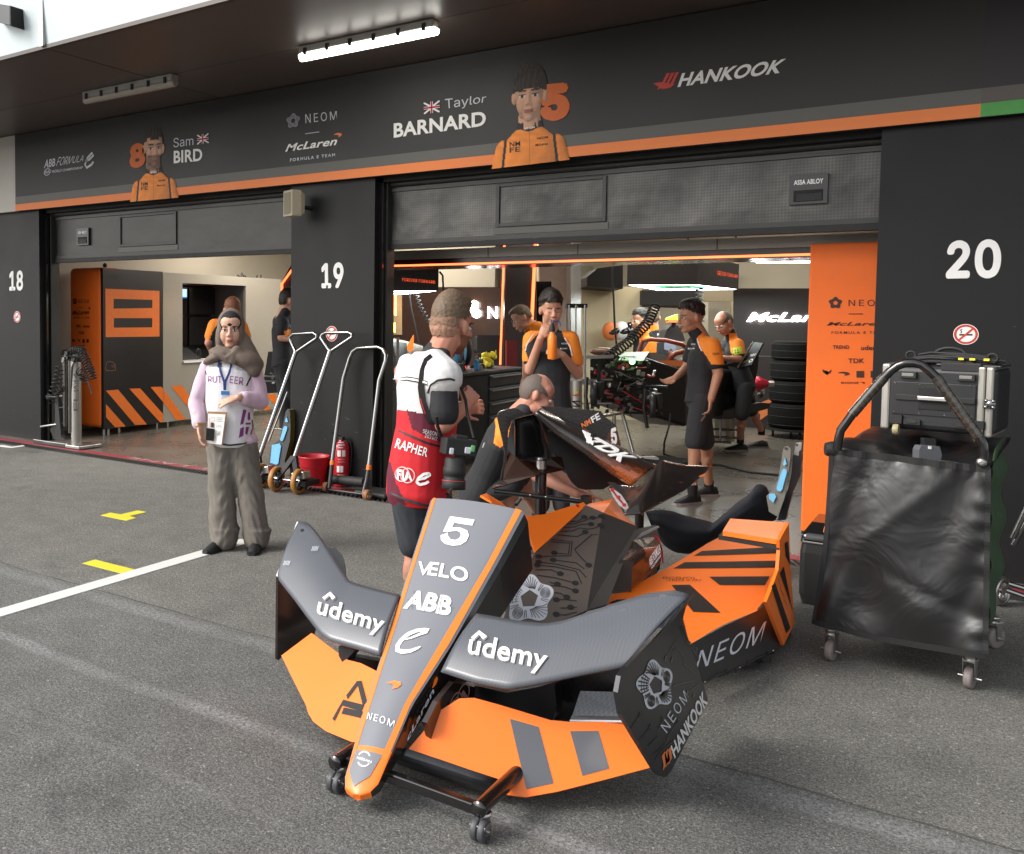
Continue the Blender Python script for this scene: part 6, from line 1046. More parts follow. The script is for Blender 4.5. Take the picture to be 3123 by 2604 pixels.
def pillow(name, top, bot, d, bulge, m, label, cat, dd=0, nu=44, nv=16, wob=.012, parent=None):   # soft body between two outlines, with real depth
    b = MB(); fr, bk = [], []
    for k in np.linspace(0, 1, nu):
        a, c = lerp_px(top, k), lerp_px(bot, k); r0, r1 = [], []
        for v in np.linspace(0, 1, nv):
            p = a*(1-v)+c*v; th_ = bulge*math.sin(math.pi*v)**.7*math.sin(math.pi*min(max(k, .02), .98))**.4; w_ = wob*math.sin(13*k+9*v)*math.sin(7*v-5*k+1); dz = d+dd*k; r0.append(PC(p[0], p[1], dz-th_-w_)); r1.append(PC(p[0], p[1], dz+th_+.01))
        fr.append(r0); bk.append(r1)
    b.grid(fr, m); b.grid(bk, m); o = b.build(name, parent)
    if label: tag(o, label, cat)
    return o
pillow('draped_cloth', [(1968, 1560), (2010, 1553), (2050, 1558), (2090, 1572), (2150, 1586), (2176, 1594), (2250, 1530), (2282, 1508), (2305, 1478), (2324, 1475), (2340, 1487), (2355, 1530), (2374, 1560)], [(1985, 1600), (2000, 1625), (2030, 1668), (2060, 1685), (2100, 1690), (2140, 1680), (2200, 1640), (2240, 1622), (2280, 1618), (2330, 1612), (2350, 1592), (2368, 1585), (2374, 1568)], 5.55, .16, M['navy'], 'dark navy cloth draped over a seat between the engine cover and the orange sidepod', 'cloth', dd=.3)
# ---- sidepod
t = thing('sidepod', PZ(2390, 1970, 0)+V(-.3, .3, 0), 'orange sidepod with black stripes, small rear wing and white lettering on a black flank', 'sidepod')
B0 = PZ(2148, 2083, .09); B1 = PZ(2388, 1967, .09); dr = unit((B1-B0)*V(1, 1, 0)); SP = plane(B0, dr, V(-.12*dr[1], .12*dr[0], 1)); SN = SP[1] if SP[1] @ (EYE-SP[0]) > 0 else -SP[1]; sp = lambda x, y: PP(x, y, SP)
b = MB().slab([sp(x, y) for x, y in ((2106, 1964), (2214, 1906), (2310, 1862), (2324, 1850), (2338, 1832), (2389, 1967), (2362, 1986), (2260, 2035), (2148, 2083), (2125, 2020))], .012, M['satin'], n=SN)
b.text('NEOM', [sp(*z4(*p)) for p in ((1296, 625), (1715, 440), (1757, 300), (1335, 490))], M['silverw'], .002, bold=-.01, shear=.0, space=1.1)
traces(b, [[z4(*p) for p in l] for l in ([(1380, 680), (1440, 640), (1500, 620)], [(1500, 640), (1580, 590), (1640, 570)], [(1620, 580), (1700, 530), (1760, 510)], [(1450, 660), (1560, 620)], [(1700, 560), (1800, 500)])], sp, SN, .004)
for x, y in ((1360, 690), (1584, 598), (1797, 490)): b.poly([sp(*z4(x+4*math.cos(a), y+4*math.sin(a))) for a in np.linspace(0, 6.28, 8, endpoint=False)], M['white'], lift=.004, n=SN)
b.build('flank', t, bevel=.003)
A, Bq = sp(2106, 1964), sp(2310, 1862); TPn = plane3(A, Bq, PZ(1952, 1776, A[2]+.10)); TN = TPn[1] if TPn[1][2] > 0 else -TPn[1]; tp = lambda x, y: PP(x, y, TPn)
b = MB().slab([tp(x, y) for x, y in ((2106, 1964), (2214, 1906), (2310, 1862), (2336, 1825), (2352, 1795), (2376, 1722), (2377, 1655), (2300, 1634), (2229, 1629), (2190, 1640), (2157, 1657), (2057, 1719), (1952, 1776), (1930, 1792), (1905, 1806), (1862, 1812), (1852, 1843), (1900, 1900), (2085, 1880))], .012, M['orange'], n=TN)
for s in ([(1295, 1040), (1345, 1010), (1840, 982), (1838, 1024)], [(1163, 1122), (1235, 1082), (1832, 1072), (1812, 1116)], [(1392, 1175), (1778, 1172), (1748, 1228), (1460, 1228)], [(1150, 1228), (1268, 1226), (1465, 1406), (1290, 1400)], [(745, 1345), (800, 1322), (900, 1318), (880, 1345)]): b.poly([tp(*z2(*p)) for p in s], M['blackp'], lift=.002, n=TN)
b.text('RCB/OL', [tp(*z2(*p)) for p in ((1092, 1190), (1318, 1196), (1318, 1176), (1095, 1174))], mat('outline_brown', '#7a3c0c', .5), .002); b.text('JBG+///', [tp(*z2(*p)) for p in ((1115, 1206), (1342, 1206), (1342, 1192), (1115, 1190))], mat('outline_brown', '#7a3c0c', .5), .002); b.build('top', t, bevel=.006)
XS_ = -.765; f = lambda x, y: PX(x, y, XS_)
b = MB().slab([f(*z2(*p)) for p in ((1868, 1614), (1758, 1336), (1792, 1250), (1835, 1130), (1845, 1000), (1842, 940), (1904, 828), (1911, 1100), (1941, 1470))], .014, M['orange'], n=(1, 0, 0))
for s in ([(1788, 1232), (1812, 1212), (1910, 1500), (1884, 1536)], [(1842, 1150), (1868, 1108), (1926, 1400), (1905, 1330)], [(1873, 960), (1892, 945), (1910, 1100), (1880, 1040)]): b.poly([f(*z2(*p)) for p in s], M['blackp'], lift=.002, n=(1, 0, 0))
b.ribbon([f(*z2(*p)) for p in ((1832, 1180), (1850, 1240), (1845, 1250), (1872, 1300), (1868, 1320), (1890, 1360), (1895, 1385))], (1, 0, 0), .003, MATS['outline_brown'], .002); b.build('endplate', t, bevel=.008)
wz = .64; pw = [PZ(*z2(*p), wz) for p in ((1528, 800), (1902, 826), (1842, 938), (1478, 880))]; b = MB().slab(pw, .022, M['orange'], n=(0, 0, 1)); b.build('rear_wing', t, bevel=.008)
b = MB(); pq = [p-V(0, 0, .026) for p in pw]; b.slab([pq[3]+V(-.02, .01, 0), pq[2], pq[1], pq[0]], .02, M['dark'], n=(0, 0, 1)); b.build('wing_underside', t)
b = MB(); c = PZ(2350, 2022, .0); b.slab([sp(*z4(*p)) for p in ((1725, 535), (1800, 500), (1788, 575), (1745, 570))], .05, M['dark'], n=SN); b.build('foot', t)
b = MB(); b.slab([V(-1.25, 4.1, .12), V(-.85, 4.45, .12), V(-.8, 5.0, .12), V(-1.3, 5.0, .12)], .1, M['dark'], n=(0, 0, 1)); b.build('underside_support', t)
# ---- engine cover
t = thing('engine_cover', PC(1800, 1500, 5.2)*V(1, 1, 0), 'dark carbon engine cover with air intake, fin and white lettering on its spine', 'engine cover'); d0 = 5.15; BS = mat('brown_satin_carbon', '#2e1c14', .16, coat=.4, var=.12, scale=3); FC = mat('fin_carbon', '#2b2624', .26, weave=(85, .62), coat=.45)
z6 = lambda x, y: (1500+x/3.2308, 1220+y/3.2308)
ridge = MB(); rows = []
U_ = [(478, 80), (850, 250), (1200, 430), (1470, 560), (1620, 640)]; D_ = [(415, 140), (620, 330), (900, 520), (1180, 730), (1370, 850)]
dep = [5.12, 5.08, 5.0, 4.94, 4.9]
for k in np.linspace(0, 1, 30):
    a, c = z6(*lerp_px(U_, k)), z6(*lerp_px(D_, k)); dd = np.interp(k*4, range(5), dep)
    rows.append([PC(a[0]*(1-v)+c[0]*v, a[1]*(1-v)+c[1]*v, dd-.07*math.sin(math.pi*v*.9+.15)+.10*(1-v)) for v in np.linspace(0, 1, 12)])
ridge.grid(rows, FC)
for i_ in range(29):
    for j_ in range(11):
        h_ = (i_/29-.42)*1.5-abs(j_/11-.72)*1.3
        if h_ > .02: ridge.m[i_*11+j_] = ridge.mi(mat('orange_brown_dark', '#3c241a', .24, weave=(85, .62), coat=.45) if h_ < .22 else mat('orange_brown_mid', '#65331b', .24, weave=(85, .66), coat=.45) if h_ < .45 else mat('orange_brown_light', '#9a4c20', .24, weave=(85, .7), coat=.45))  # carbon colour steps to orange-brown towards the rear of the spine
def RS(u, v): i = min(max(u, 0), 1)*29; i0 = min(int(i), 28); fi = i-i0; j = min(max(v, 0), 1)*11; j0 = min(int(j), 10); fj = j-j0; g = lambda a, c: rows[a][c]; return (g(i0, j0)*(1-fi)*(1-fj)+g(i0+1, j0)*fi*(1-fj)+g(i0, j0+1)*(1-fi)*fj+g(i0+1, j0+1)*fi*fj)-FW*.012
ridge.text('TDK', None, M['white'], bold=.05, fn=lambda u, v: RS(.46+.36*u+.08*(v-.5), .50-.40*v)); 
for a in (0, 1, 2): ridge.poly([RS(*p) for p in ((.37+a*.035, .12+a*.12), (.44+a*.03, .10+a*.12), (.46+a*.03, .28+a*.10), (.40+a*.03, .22+a*.12))], M['white'], n=-FW)
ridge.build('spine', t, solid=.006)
b = MB(); S(b, [z6(*p) for p in ((478, 60), (640, 66), (1075, 108), (1110, 160), (1225, 245), (1272, 440), (1258, 465), (900, 300), (520, 95))], d0+.10, .012, FC)
b.text('NM', [PC(*z6(*p), d0+.09) for p in ((890, 282), (985, 228), (960, 180), (872, 232))], M['oprint'], .004, bold=.06, shear=.1); b.text('FE', [PC(*z6(*p), d0+.09) for p in ((992, 225), (1075, 182), (1048, 122), (960, 175))], M['white'], .004, bold=.04, shear=.1); b.text('5', [PC(*z6(*p), d0+.09) for p in ((1175, 430), (1235, 440), (1225, 262), (1165, 285))], M['white'], .004, bold=.04); S(b, [z6(*p) for p in ((1225, 245), (1272, 440), (1258, 465), (1130, 405), (1160, 300))], d0+.098, .002, mat('orange_brown_mid', '#65331b', .24, weave=(85, .66), coat=.45)); b.build('fin', t, bevel=.003)  # orange-brown patch laid over the rear end of the fin
b = MB(); S(b, [z6(*p) for p in ((415, 140), (620, 330), (900, 520), (1180, 730), (1370, 850), (1180, 830), (1100, 880), (920, 885), (850, 870), (780, 800), (720, 690), (640, 580), (560, 420), (450, 230))], d0+.12, .02, mat('inner_black', '#141213', .3)); b.build('inner_face', t)
sk = [(1372, 850), (1500, 820), (1620, 640), (1680, 590), (1900, 640), (2165, 655), (2100, 720), (1840, 930), (1670, 1015), (1470, 1125), (1310, 1135), (1270, 1060), (1200, 950), (1150, 880), (1180, 830)]
b = MB(); fr = [PC(*z6(*p), d) for p, d in zip(sk, (4.9, 4.88, 4.92, 4.95, 5.1, 5.3, 5.2, 4.95, 4.8, 4.62, 4.62, 4.7, 4.85, 4.95, 4.95))]; c_ = PC(*z6(1560, 880), 4.70)
SKM = (mat('skirt_satin', '#2e2825', .17, coat=.5, var=.12, scale=3))
KT, KB = [(1180, 830), (1370, 850), (1500, 820), (1620, 640), (1680, 590), (1900, 640), (2165, 655)], [(1150, 880), (1270, 1060), (1310, 1135), (1470, 1125), (1670, 1015), (1900, 890), (2100, 720)]; DT, DB = (4.95, 4.9, 4.88, 4.92, 4.95, 5.1, 5.3), (4.95, 4.7, 4.62, 4.62, 4.8, 4.97, 5.2); rws = []
for k in np.linspace(0, 1, 40):
    kk = k*6; ip = lambda L, c_: np.interp(kk, range(7), [q[c_] for q in L]); a_ = V(ip(KT, 0), ip(KT, 1)); c2 = V(ip(KB, 0), ip(KB, 1)); d1, d2 = np.interp(kk, range(7), DT), np.interp(kk, range(7), DB)
    rws.append([PC(*z6(*(a_*(1-v)+c2*v)), d1*(1-v)+d2*v-.045*math.sin(math.pi*v)*math.sin(math.pi*min(1, k*1.15))+.035*math.exp(-((k-.55)/.07)**2)*math.sin(math.pi*v)) for v in np.linspace(0, 1, 16)])
b.grid(rws, SKM); b.build('skirt', t, solid=.006)
b = MB(); b.poly([PC(*z6(*p), 5.02) for p in ((2035, 752), (2100, 720), (2100, 745), (2060, 760))], M['oprint'], n=-FW); qf = [PC(*z6(*p), 4.60) for p in ((1150, 868), (1190, 870), (1270, 930), (1330, 1020), (1340, 1060), (1310, 1075), (1250, 1035), (1190, 950))]; b.poly(qf, M['white'], n=-FW, lift=.01); b.ribbon([PC(*z6(*p), 4.585) for p in ((1185, 885), (1240, 960), (1310, 1040))], -FW, .008, M['redp'], .002)
for p in ((1188, 885), (1248, 955), (1305, 1032)): b.box(PC(*z6(*p), 4.58), (.016, .01, .014), M['redp'])
for p in ((1480, 1122), (1670, 1012), (1850, 925), (2010, 830)): b.ell(PC(*z6(*p), 4.66+.0005*(p[0]-1480)), .006, M['chrome'], n=8)
b.build('sticker', t)
b = MB(); rg = lambda P, d: [PC(*z6(*p), d) for p in P]
b.loft([rg([(225, 190), (262, 178), (330, 160), (410, 140), (470, 220), (540, 500), (540, 575), (500, 592), (260, 580), (232, 550)], d0-.02), rg([(222, 185), (262, 170), (330, 150), (420, 130), (490, 220), (575, 500), (570, 590), (510, 600), (255, 590), (228, 560)], d0+.0), rg([(250, 200), (270, 190), (330, 175), (400, 160), (450, 230), (515, 500), (512, 550), (480, 566), (290, 556), (256, 530)], d0+.05), rg([(275, 230), (290, 222), (330, 210), (390, 205), (430, 260), (490, 500), (490, 530), (470, 545), (310, 535), (280, 510)], d0+.35)], FC, smooth=False, caps=False); S(b, [z6(*p) for p in ((240, 195), (400, 150), (520, 300), (545, 570), (250, 575))], d0+.36, .01, M['void']); b.build('air_intake', t)
b = MB(); S(b, [z6(*p) for p in ((52, 150), (80, 110), (200, 80), (250, 82), (330, 130), (330, 195), (262, 178), (200, 195), (160, 300), (150, 560), (135, 720), (105, 800), (85, 780), (120, 620), (130, 500))], d0+.14, .03, FC); b.build('side_frame', t, bevel=.004)
b = MB(); b.slab([PC(*z6(*p), d) for p, d in (((150, 480), d0+.2), ((235, 570), d0+.05), ((550, 555), d0+.05), ((690, 560), d0+.1), ((720, 680), d0+.05), ((440, 740), d0), ((100, 845), d0-.05), ((0, 870), d0-.03), ((10, 850), d0), ((110, 790), d0+.1))], .008, BS); b.build('shoulder_panel', t)
b = MB(); b.tube([PC(*z6(560, 300), d0), PC(*z6(610, 310), d0)], .012, M['dark']); b.build('intake_stay', t); b = MB(); b.slab([PC(*z6(*p), 4.75) for p in ((1150, 815), (1220, 818), (1300, 880), (1320, 920), (1260, 915), (1200, 860))], .02, M['satin']); b.build('side_vent', t)
b = MB(); S(b, [z6(*p) for p in ((1480, 560), (1620, 555), (1650, 575), (1640, 590), (1500, 575))], 5.0, .03, M['alu']); b.build('latch_bar', t)
# ================================================================ people
SK = mat('skin_light', '#c08d74', .5, sub=.06, var=.06, scale=30, spec=.4); SKD = mat('skin_flushed', '#b9806a', .5, sub=.06, var=.08, scale=30, spec=.4); SKW = mat('skin_olive', '#c89c84', .48, sub=.06, var=.05, scale=30, spec=.4)
LIP = mat('lips', '#a35d55', .4); EYEW = mat('eye_white', '#cfc9c4', .25); IRIS = mat('iris_brown', '#2a1a12', .2); SKA = mat('skin_tanned', '#ad7c60', .5, sub=.06, var=.08, scale=30)
HB = mat('hair_dark_brown', '#241811', .6, bump=.6, bscale=220, var=.35, scale=90); HL_ = mat('hair_ash_brown', '#65523f', .6, bump=.8, bscale=160, var=.45, scale=70); HR_ = mat('hair_ginger', '#7a4a2c', .6, bump=.5, bscale=220, var=.3, scale=90); HG = mat('hair_grey_stubble', '#5d5149', .7, var=.35, scale=120); BRD = mat('beard_brown', '#7c4e36', .7, bump=.5, bscale=260, var=.35, scale=120)
CLB = mat('black_polo_cloth', '#232326', .85, bump=.35, bscale=24, bdist=.008, var=.12); CLS = mat('black_shorts_cloth', '#2d2d2f', .9, bump=.35, bscale=20, bdist=.008); CLO = mat('orange_polo_cloth', (.84, .24, .02), .8, bump=.3, bscale=26, bdist=.006, var=.08)
SHB = mat('black_shoe', '#151517', .6, var=.2); SOL = mat('shoe_sole_grey', '#8a8580', .6); SOCK = mat('black_sock', '#101010', .9)
def remeshed(mb, vox, it=4):
    me = mb.mesh('tmp'); o = bpy.data.objects.new('tmp', me); COL.objects.link(o)
    r = o.modifiers.new('r', 'REMESH'); r.mode = 'VOXEL'; r.voxel_size = vox; s = o.modifiers.new('s', 'SMOOTH'); s.factor = .5; s.iterations = it
    dg = bpy.context.evaluated_depsgraph_get(); dg.update(); e = o.evaluated_get(dg); m = e.to_mesh()
    v = np.empty(len(m.vertices)*3); m.vertices.foreach_get('co', v); f = [tuple(p.vertices) for p in m.polygons]; e.to_mesh_clear(); bpy.data.objects.remove(o); bpy.data.meshes.remove(me)
    return v.reshape(-1, 3), f
def px_of(P): q = (np.atleast_2d(P)-EYE) @ CM.T; return np.stack([FPX*q[:, 0]/q[:, 2]+CXP, FPX*q[:, 1]/q[:, 2]+CYP], 1)
def inside(pts, poly):
    x, y = pts[:, 0], pts[:, 1]; r = np.zeros(len(pts), bool); n = len(poly)
    for i in range(n):
        (x0, y0), (x1, y1) = poly[i], poly[(i+1) % n]; c = ((y0 > y) != (y1 > y)) & (x < (x1-x0)*(y-y0)/((y1-y0) or 1e-9)+x0); r ^= c
    return r
class Fig:
    def __init__(s, loc, label, group=None): s.t = thing('person', loc, label, 'person', group); s.L = {}; s.bvh = {}
    def lay(s, n): return s.L.setdefault(n, MB())
    def finish(s, n, m, vox=.008, it=4, regions=(), extra=None, wrinkle=0, name=None):
        v, f = remeshed(s.L[n], vox, it); mb = MB()
        if wrinkle:                                                  # cloth folds, a little real relief
            d = np.sin(v[:, 2]*46+9*np.sin(v[:, 0]*17)+6*np.sin(v[:, 1]*15))*np.sin(v[:, 0]*31+v[:, 2]*21+2)*wrinkle+np.sin(v[:, 2]*23-v[:, 0]*19+v[:, 1]*27)*wrinkle*.8
            c = v.mean(0); r = v-c; r[:, 2] = 0; r /= np.maximum(np.linalg.norm(r, axis=1), 1e-4)[:, None]; v = v+r*d[:, None]
        s.bvh[n] = BVHTree.FromPolygons([tuple(p) for p in v], f)
        mb.add(v, f, m, True); cen = np.array([v[list(q)].mean(0) for q in f])
        for fn, rm in regions:
            k = mb.mi(rm)
            for i in np.nonzero(fn(cen))[0]: mb.m[i] = k
        if extra: extra(mb)
        return mb.build(name or n, s.t)
    def hit(s, n, x, y, lift=.004):
        d = ray(x, y); h = s.bvh[n].ray_cast(Vector(EYE), Vector(unit(d)))[0]
        return None if h is None else np.array(h)-unit(d)*lift
    def print_(s, mb, n, txt, q, m, **k):
        f = bil(q); vs, fs, _ = text_geo(txt, k.get('bold', 0), k.get('shear', 0), k.get('space', 1)); out = [s.hit(n, *f(u, v), k.get('lift', .004)+l*2.5e-4) for u, v, l in vs]
        fs = [f_ for f_ in fs if all(out[i] is not None for i in f_)]; out = [o if o is not None else EYE*0 for o in out]; used = sorted({i for f_ in fs for i in f_}); ix = {a: b for b, a in enumerate(used)}
        mb.add([out[i] for i in used], [tuple(ix[i] for i in f_) for f_ in fs], m)
    def patch(s, mb, n, pts, m, lift=.004, k=6):                     # printed patch: triangulated, refined and laid on the cloth
        tr = tessellate_polygon([[Vector((p[0], p[1], 0)) for p in pts]]); P = [np.array(p, float) for p in pts]
        for a, b, c in tr:
            g = []; idx = {}
            for i in range(k+1):
                for j in range(k+1-i): idx[(i, j)] = len(g); g.append(s.hit(n, *(P[a]+(P[b]-P[a])*i/k+(P[c]-P[a])*j/k), lift))
            if any(x is None for x in g): continue
            fs = [(idx[(i, j)], idx[(i+1, j)], idx[(i, j+1)]) for i in range(k) for j in range(k-i)]+[(idx[(i+1, j)], idx[(i+1, j+1)], idx[(i, j+1)]) for i in range(k) for j in range(k-i-1)]; mb.add(g, fs, m)
    def line(s, mb, n, pts, w_, m, lift=.004, nseg=24):
        P = [s.hit(n, *lerp_px(pts, t), lift) for t in np.linspace(0, 1, nseg)]; P = [p for p in P if p is not None]
        if len(P) > 2: mb.ribbon(P, unit(EYE-P[0]), w_, m, .001)
def head(b, c, f, up, s=1.0, jaw=1.0, neck=None, nr=.056, soft=False):
    f = unit(f); up = unit(np.array(up)-f*(np.array(up) @ f)); r = unit(np.cross(f, up)); A = (r, f, up); g = lambda x, y, z: c+(r*x+f*y+up*z)*s; m = SK; E_ = lambda x, y, z, q: b.ell(g(x, y, z), tuple(np.array(q)*s), m, ax=A)
    E_(0, -.012, .026, (.076, .098, .10)); E_(0, .03, -.045, (.060*jaw, .068, .078)); E_(0, .066, -.103, (.030*jaw, .028, .021)); E_(0, .070 if not soft else .062, .030, (.056, .022, .016)); E_(0, .034, .048, (.068, .052, .052))
    if soft:
        for k in (-1, 1): E_(k*.030, .052, -.040, (.037, .040, .050))
        E_(0, .055, -.075, (.036, .040, .040))
    for k in (-1, 1):
        E_(k*.039, .064, -.030, (.026, .026, .026)); b.ell(g(k*.079, -.008, -.012), (.015*s, .020*s, .032*s), m, ax=A); b.ell(g(k*.084, -.016, -.004), (.008*s, .017*s, .026*s), m, ax=(unit(r*1-f*.5*k), unit(f+r*.5*k), up)); b.ell(g(k*.040*jaw, .02, -.080), (.022*s, .045*s, .026*s), m, ax=A)
        E_(k*.011, .108, -.038, (.010, .011, .009))
    b.cap(g(0, .097 if not soft else .092, .010), g(0, .120 if not soft else .113, -.034 if not soft else -.029), .008*s, (.0125 if not soft else .0105)*s, m); b.ell(g(0, .097, -.064), (.025*s, .012*s, .007*s), m, ax=A); b.ell(g(0, .095, -.074), (.022*s, .012*s, .007*s), m, ax=A)
    if neck is not None: b.cap(g(0, -.025, -.06), neck, nr*s, (nr+.008)*s, m)
    return g, A
def face_extra(g, A, s, lids=False, brow=HB, lipm=LIP, brow_w=.0035):
    def ex(mb):
        r, f, up = A
        for k in (-1, 1):
            e = g(k*.032, .0805, -.001)
            if lids: mb.ribbon([g(k*.032+x, .0935, -.004-.004*math.cos(x*90)) for x in np.linspace(-.015, .015, 7)], f, .003*s, IRIS, .001)
            else:
                mb.ell(e, (.017*s, .0138*s, .0098*s), EYEW, ax=A, n=12); mb.ell(e+f*.0095*s, (.0074*s, .0055*s, .0078*s), IRIS, ax=A, n=10); mb.tube([g(k*.032+x, .0935-abs(x)*.25, .0075-abs(x)*.28) for x in np.linspace(-.018, .018, 7)], .0017*s, IRIS, n=5)
            mb.tube([g(k*(.016+x), .104-x*.32, .020+.006*math.sin(x*70)) for x in np.linspace(0, .038, 7)], [brow_w*s*q for q in (.8, 1, 1.1, 1.1, 1, .8, .4)], brow, n=6)
        mb.ell(g(0, .1025, -.0655), (.0235*s, .0085*s, .0048*s), lipm, ax=A, n=12); mb.ell(g(0, .1015, -.0745), (.021*s, .009*s, .0058*s), lipm, ax=A, n=12)
    return ex
def hand(b, w_, d, n, m, s=1.0, curl=.5, thumb=1, spread=.12):       # wrist, pointing direction, palm normal (side the fingers bend to)
    d = unit(d); n = unit(np.array(n)-d*(np.array(n) @ d)); r = np.cross(d, n); w_ = np.array(w_, float)
    b.loft([[w_+d*q+r*a*x+n*c_*y for x, y in ((1, 0), (.7, .7), (0, 1), (-.7, .7), (-1, 0), (-.7, -.7), (0, -1), (.7, -.7))] for q, a, c_ in ((-.01*s, .025*s, .019*s), (.02*s, .031*s, .018*s), (.06*s, .041*s, .016*s), (.09*s, .041*s, .013*s))], m)
    for i, (x, L) in enumerate(((.030, .070), (.0105, .080), (-.0105, .074), (-.030, .058))):
        p = w_+d*.086*s+r*x*s; u = unit(d+r*x*spread*8); a = 0
        for q, rr in ((.45, .0092), (.32, .0084), (.23, .0075)):
            a += curl*(1.0 if q < .45 else .6); v = u*math.cos(a)+n*math.sin(a); b.cap(p, p+v*L*q*s, rr*s, rr*.93*s, m, n=8); p = p+v*L*q*s
    p = w_+d*.025*s+r*thumb*.028*s; v = unit(d*.75+r*thumb*.65+n*.35); q_ = p+v*.045*s; b.cap(p, q_, .0125*s, .0105*s, m, n=8); b.cap(q_, q_+unit(d*.9+r*thumb*.2+n*.4)*.034*s, .0103*s, .0085*s, m, n=8)
def torso(b, hip, sh, lat, m, fw, k=1.0, wst=1.0, prof=None):
    up = unit(sh-hip); lat = unit(lat-up*(lat @ up)); fwd = unit(fw-up*(fw @ up)-lat*(fw @ lat)); rings = []
    for t_, a, c_, o_ in prof or ((-.16, .12, .09, 0), (-.08, .158, .112, 0), (.05, .162, .115, 0), (.32, .145, .105, .005), (.6, .162, .115, .012), (.82, .172, .108, .008), (.97, .135, .08, 0), (1.05, .08, .06, -.005)):
        c = hip+(sh-hip)*t_+fwd*o_; rings.append([c+lat*a*k*(wst if t_ < .7 else 1)*abs(math.cos(x))**.85*np.sign(math.cos(x))+fwd*c_*k*math.sin(x) for x in np.linspace(0, 2*math.pi, 20, endpoint=False)])
    b.loft(rings, m)
def limb(b, pts, rs, m):
    for i in range(len(pts)-1): b.cap(pts[i], pts[i+1], rs[i], rs[i+1], m, n=14)
def shoe(fig, a, toe, s=1.0, m=SHB, sole=SOL, nm='shoe'):
    toe = unit(np.array(toe)*V(1, 1, 0)); r = V(toe[1], -toe[0], 0); a = V(a[0], a[1], 0); b = MB(); A = (r, toe, V(0, 0, 1)); z0 = a[2]
    b.loft([[a+toe*y*s+r*x*w_*s+V(0, 0, z) for x, z in ((-1, .012), (-.9, h*.6), (-.45, h), (.45, h), (.9, h*.6), (1, .012))] for y, w_, h in ((-.085, .02, .05), (-.07, .036, .085), (-.02, .04, .10), (.04, .041, .085), (.10, .047, .062), (.155, .044, .045), (.19, .025, .03))], m); b.loft([[a+toe*y*s+r*x*w_*s+V(0, 0, z) for x, z in ((-1, .0), (-1, .024), (1, .024), (1, .0))] for y, w_ in ((-.095, .025), (-.07, .041), (.04, .044), (.10, .051), (.16, .046), (.198, .024))], sole, smooth=False)
    for k in range(4): b.ribbon([a+toe*(.02+.022*k)*s+r*x*s+V(0, 0, .094-.009*k-abs(x)*.3) for x in (-.022, 0, .022)], (0, 0, 1), .005, M['greyp'] if sole is not SHB else M['dark'], .003)
    b.build(nm, fig.t)
def J(D): return lambda x, y, dd=0: PC(x, y, D+dd)
# ---------------------------------------------------------------- woman in headscarf
j = J(6.28); g0 = PZ(735, 1672, 0); F = Fig(g0, 'woman in brown headscarf and white vest over a pink shirt holding a clipboard'); SKIN = SKW
fw = unit(-FW*.96+RT*.08-UPV*.06); hc = j(703, 1005); b = F.lay('body'); g, A = head(b, hc, fw, UPV+RT*.02, 1.03, .96, neck=j(700, 1085), soft=True)
wl, wr = j(609, 1302, -.14), j(727, 1211, -.20); el, er = j(598, 1222, -.03), j(792, 1222, -.02)
b.cap(j(600, 1262, -.1), wl, .034, .026, SK); hand(b, wl, j(619, 1362, -.15)-wl, RT*.9-FW*.3, SK, .92, .42, 1); b.cap(er+(wr-er)*.6, wr, .032, .025, SK); hand(b, wr, j(652, 1236, -.24)-wr, -UPV*.8+FW*.5, SK, .92, .22, -1, .2)
torso(b, j(708, 1345), j(700, 1112), RT, SK, -FW, .8); F.finish('body', SKW, .005, 7, extra=face_extra(g, A, 1.03, lipm=mat('lips_rose', '#a8655a', .4), brow_w=.003))
F.lay('undercap').ell(g(0, -.010, .036), (.0795, .099, .0965), CLB, ax=A, n=20); F.finish('undercap', mat('undercap_black', '#191615', .8), .007, 3)
HJ = mat('brown_headscarf', '#675a50', .85, bump=.4, bscale=14, bdist=.012, var=.1); b = F.lay('headscarf')
b.ell(g(0, -.052, .020), (.100, .105, .132), HJ, ax=A, n=22); b.ell(g(.064, -.01, -.05), (.040, .08, .10), HJ, ax=A); b.ell(g(-.064, -.01, -.05), (.038, .08, .10), HJ, ax=A); b.ell(g(0, .00, -.142), (.088, .085, .038), HJ, ax=A, n=20)
b.ell(j(690, 1078, -.02), (.125, .125, .05), HJ, ax=(unit(RT-.1*UPV), FW, UPV), n=20); b.ell(j(668, 1088, -.04), (.12, .10, .042), HJ, ax=(unit(RT+.35*UPV), FW, UPV), n=20); b.ell(j(748, 1096, -.03), (.140, .125, .075), HJ, ax=(unit(RT-.42*UPV), FW, unit(UPV+.42*RT)), n=20); b.cap(j(735, 1040, .03), j(770, 1110, -.0), .07, .075, HJ); b.cap(j(722, 1068, -.11), j(775, 1128, -.08), .035, .05, HJ); b.cap(j(770, 1110, -.01), j(780, 1148, -.02), .06, .045, HJ)
for k in range(5): b.tube([j(650+k*8, 1076+k*7, -.13), j(690+k*6, 1090+k*5, -.155), j(715+k*3, 1070+k*6, -.135)], .008, HJ, n=6)
for k in range(4): b.tube([j(722+k*5, 1062+k*3, -.12), j(750+k*7, 1090+k*9, -.125), j(772+k*2, 1120+k*9, -.085)], .007, HJ, n=6)
F.finish('headscarf', HJ, .008, 4, wrinkle=.0012)
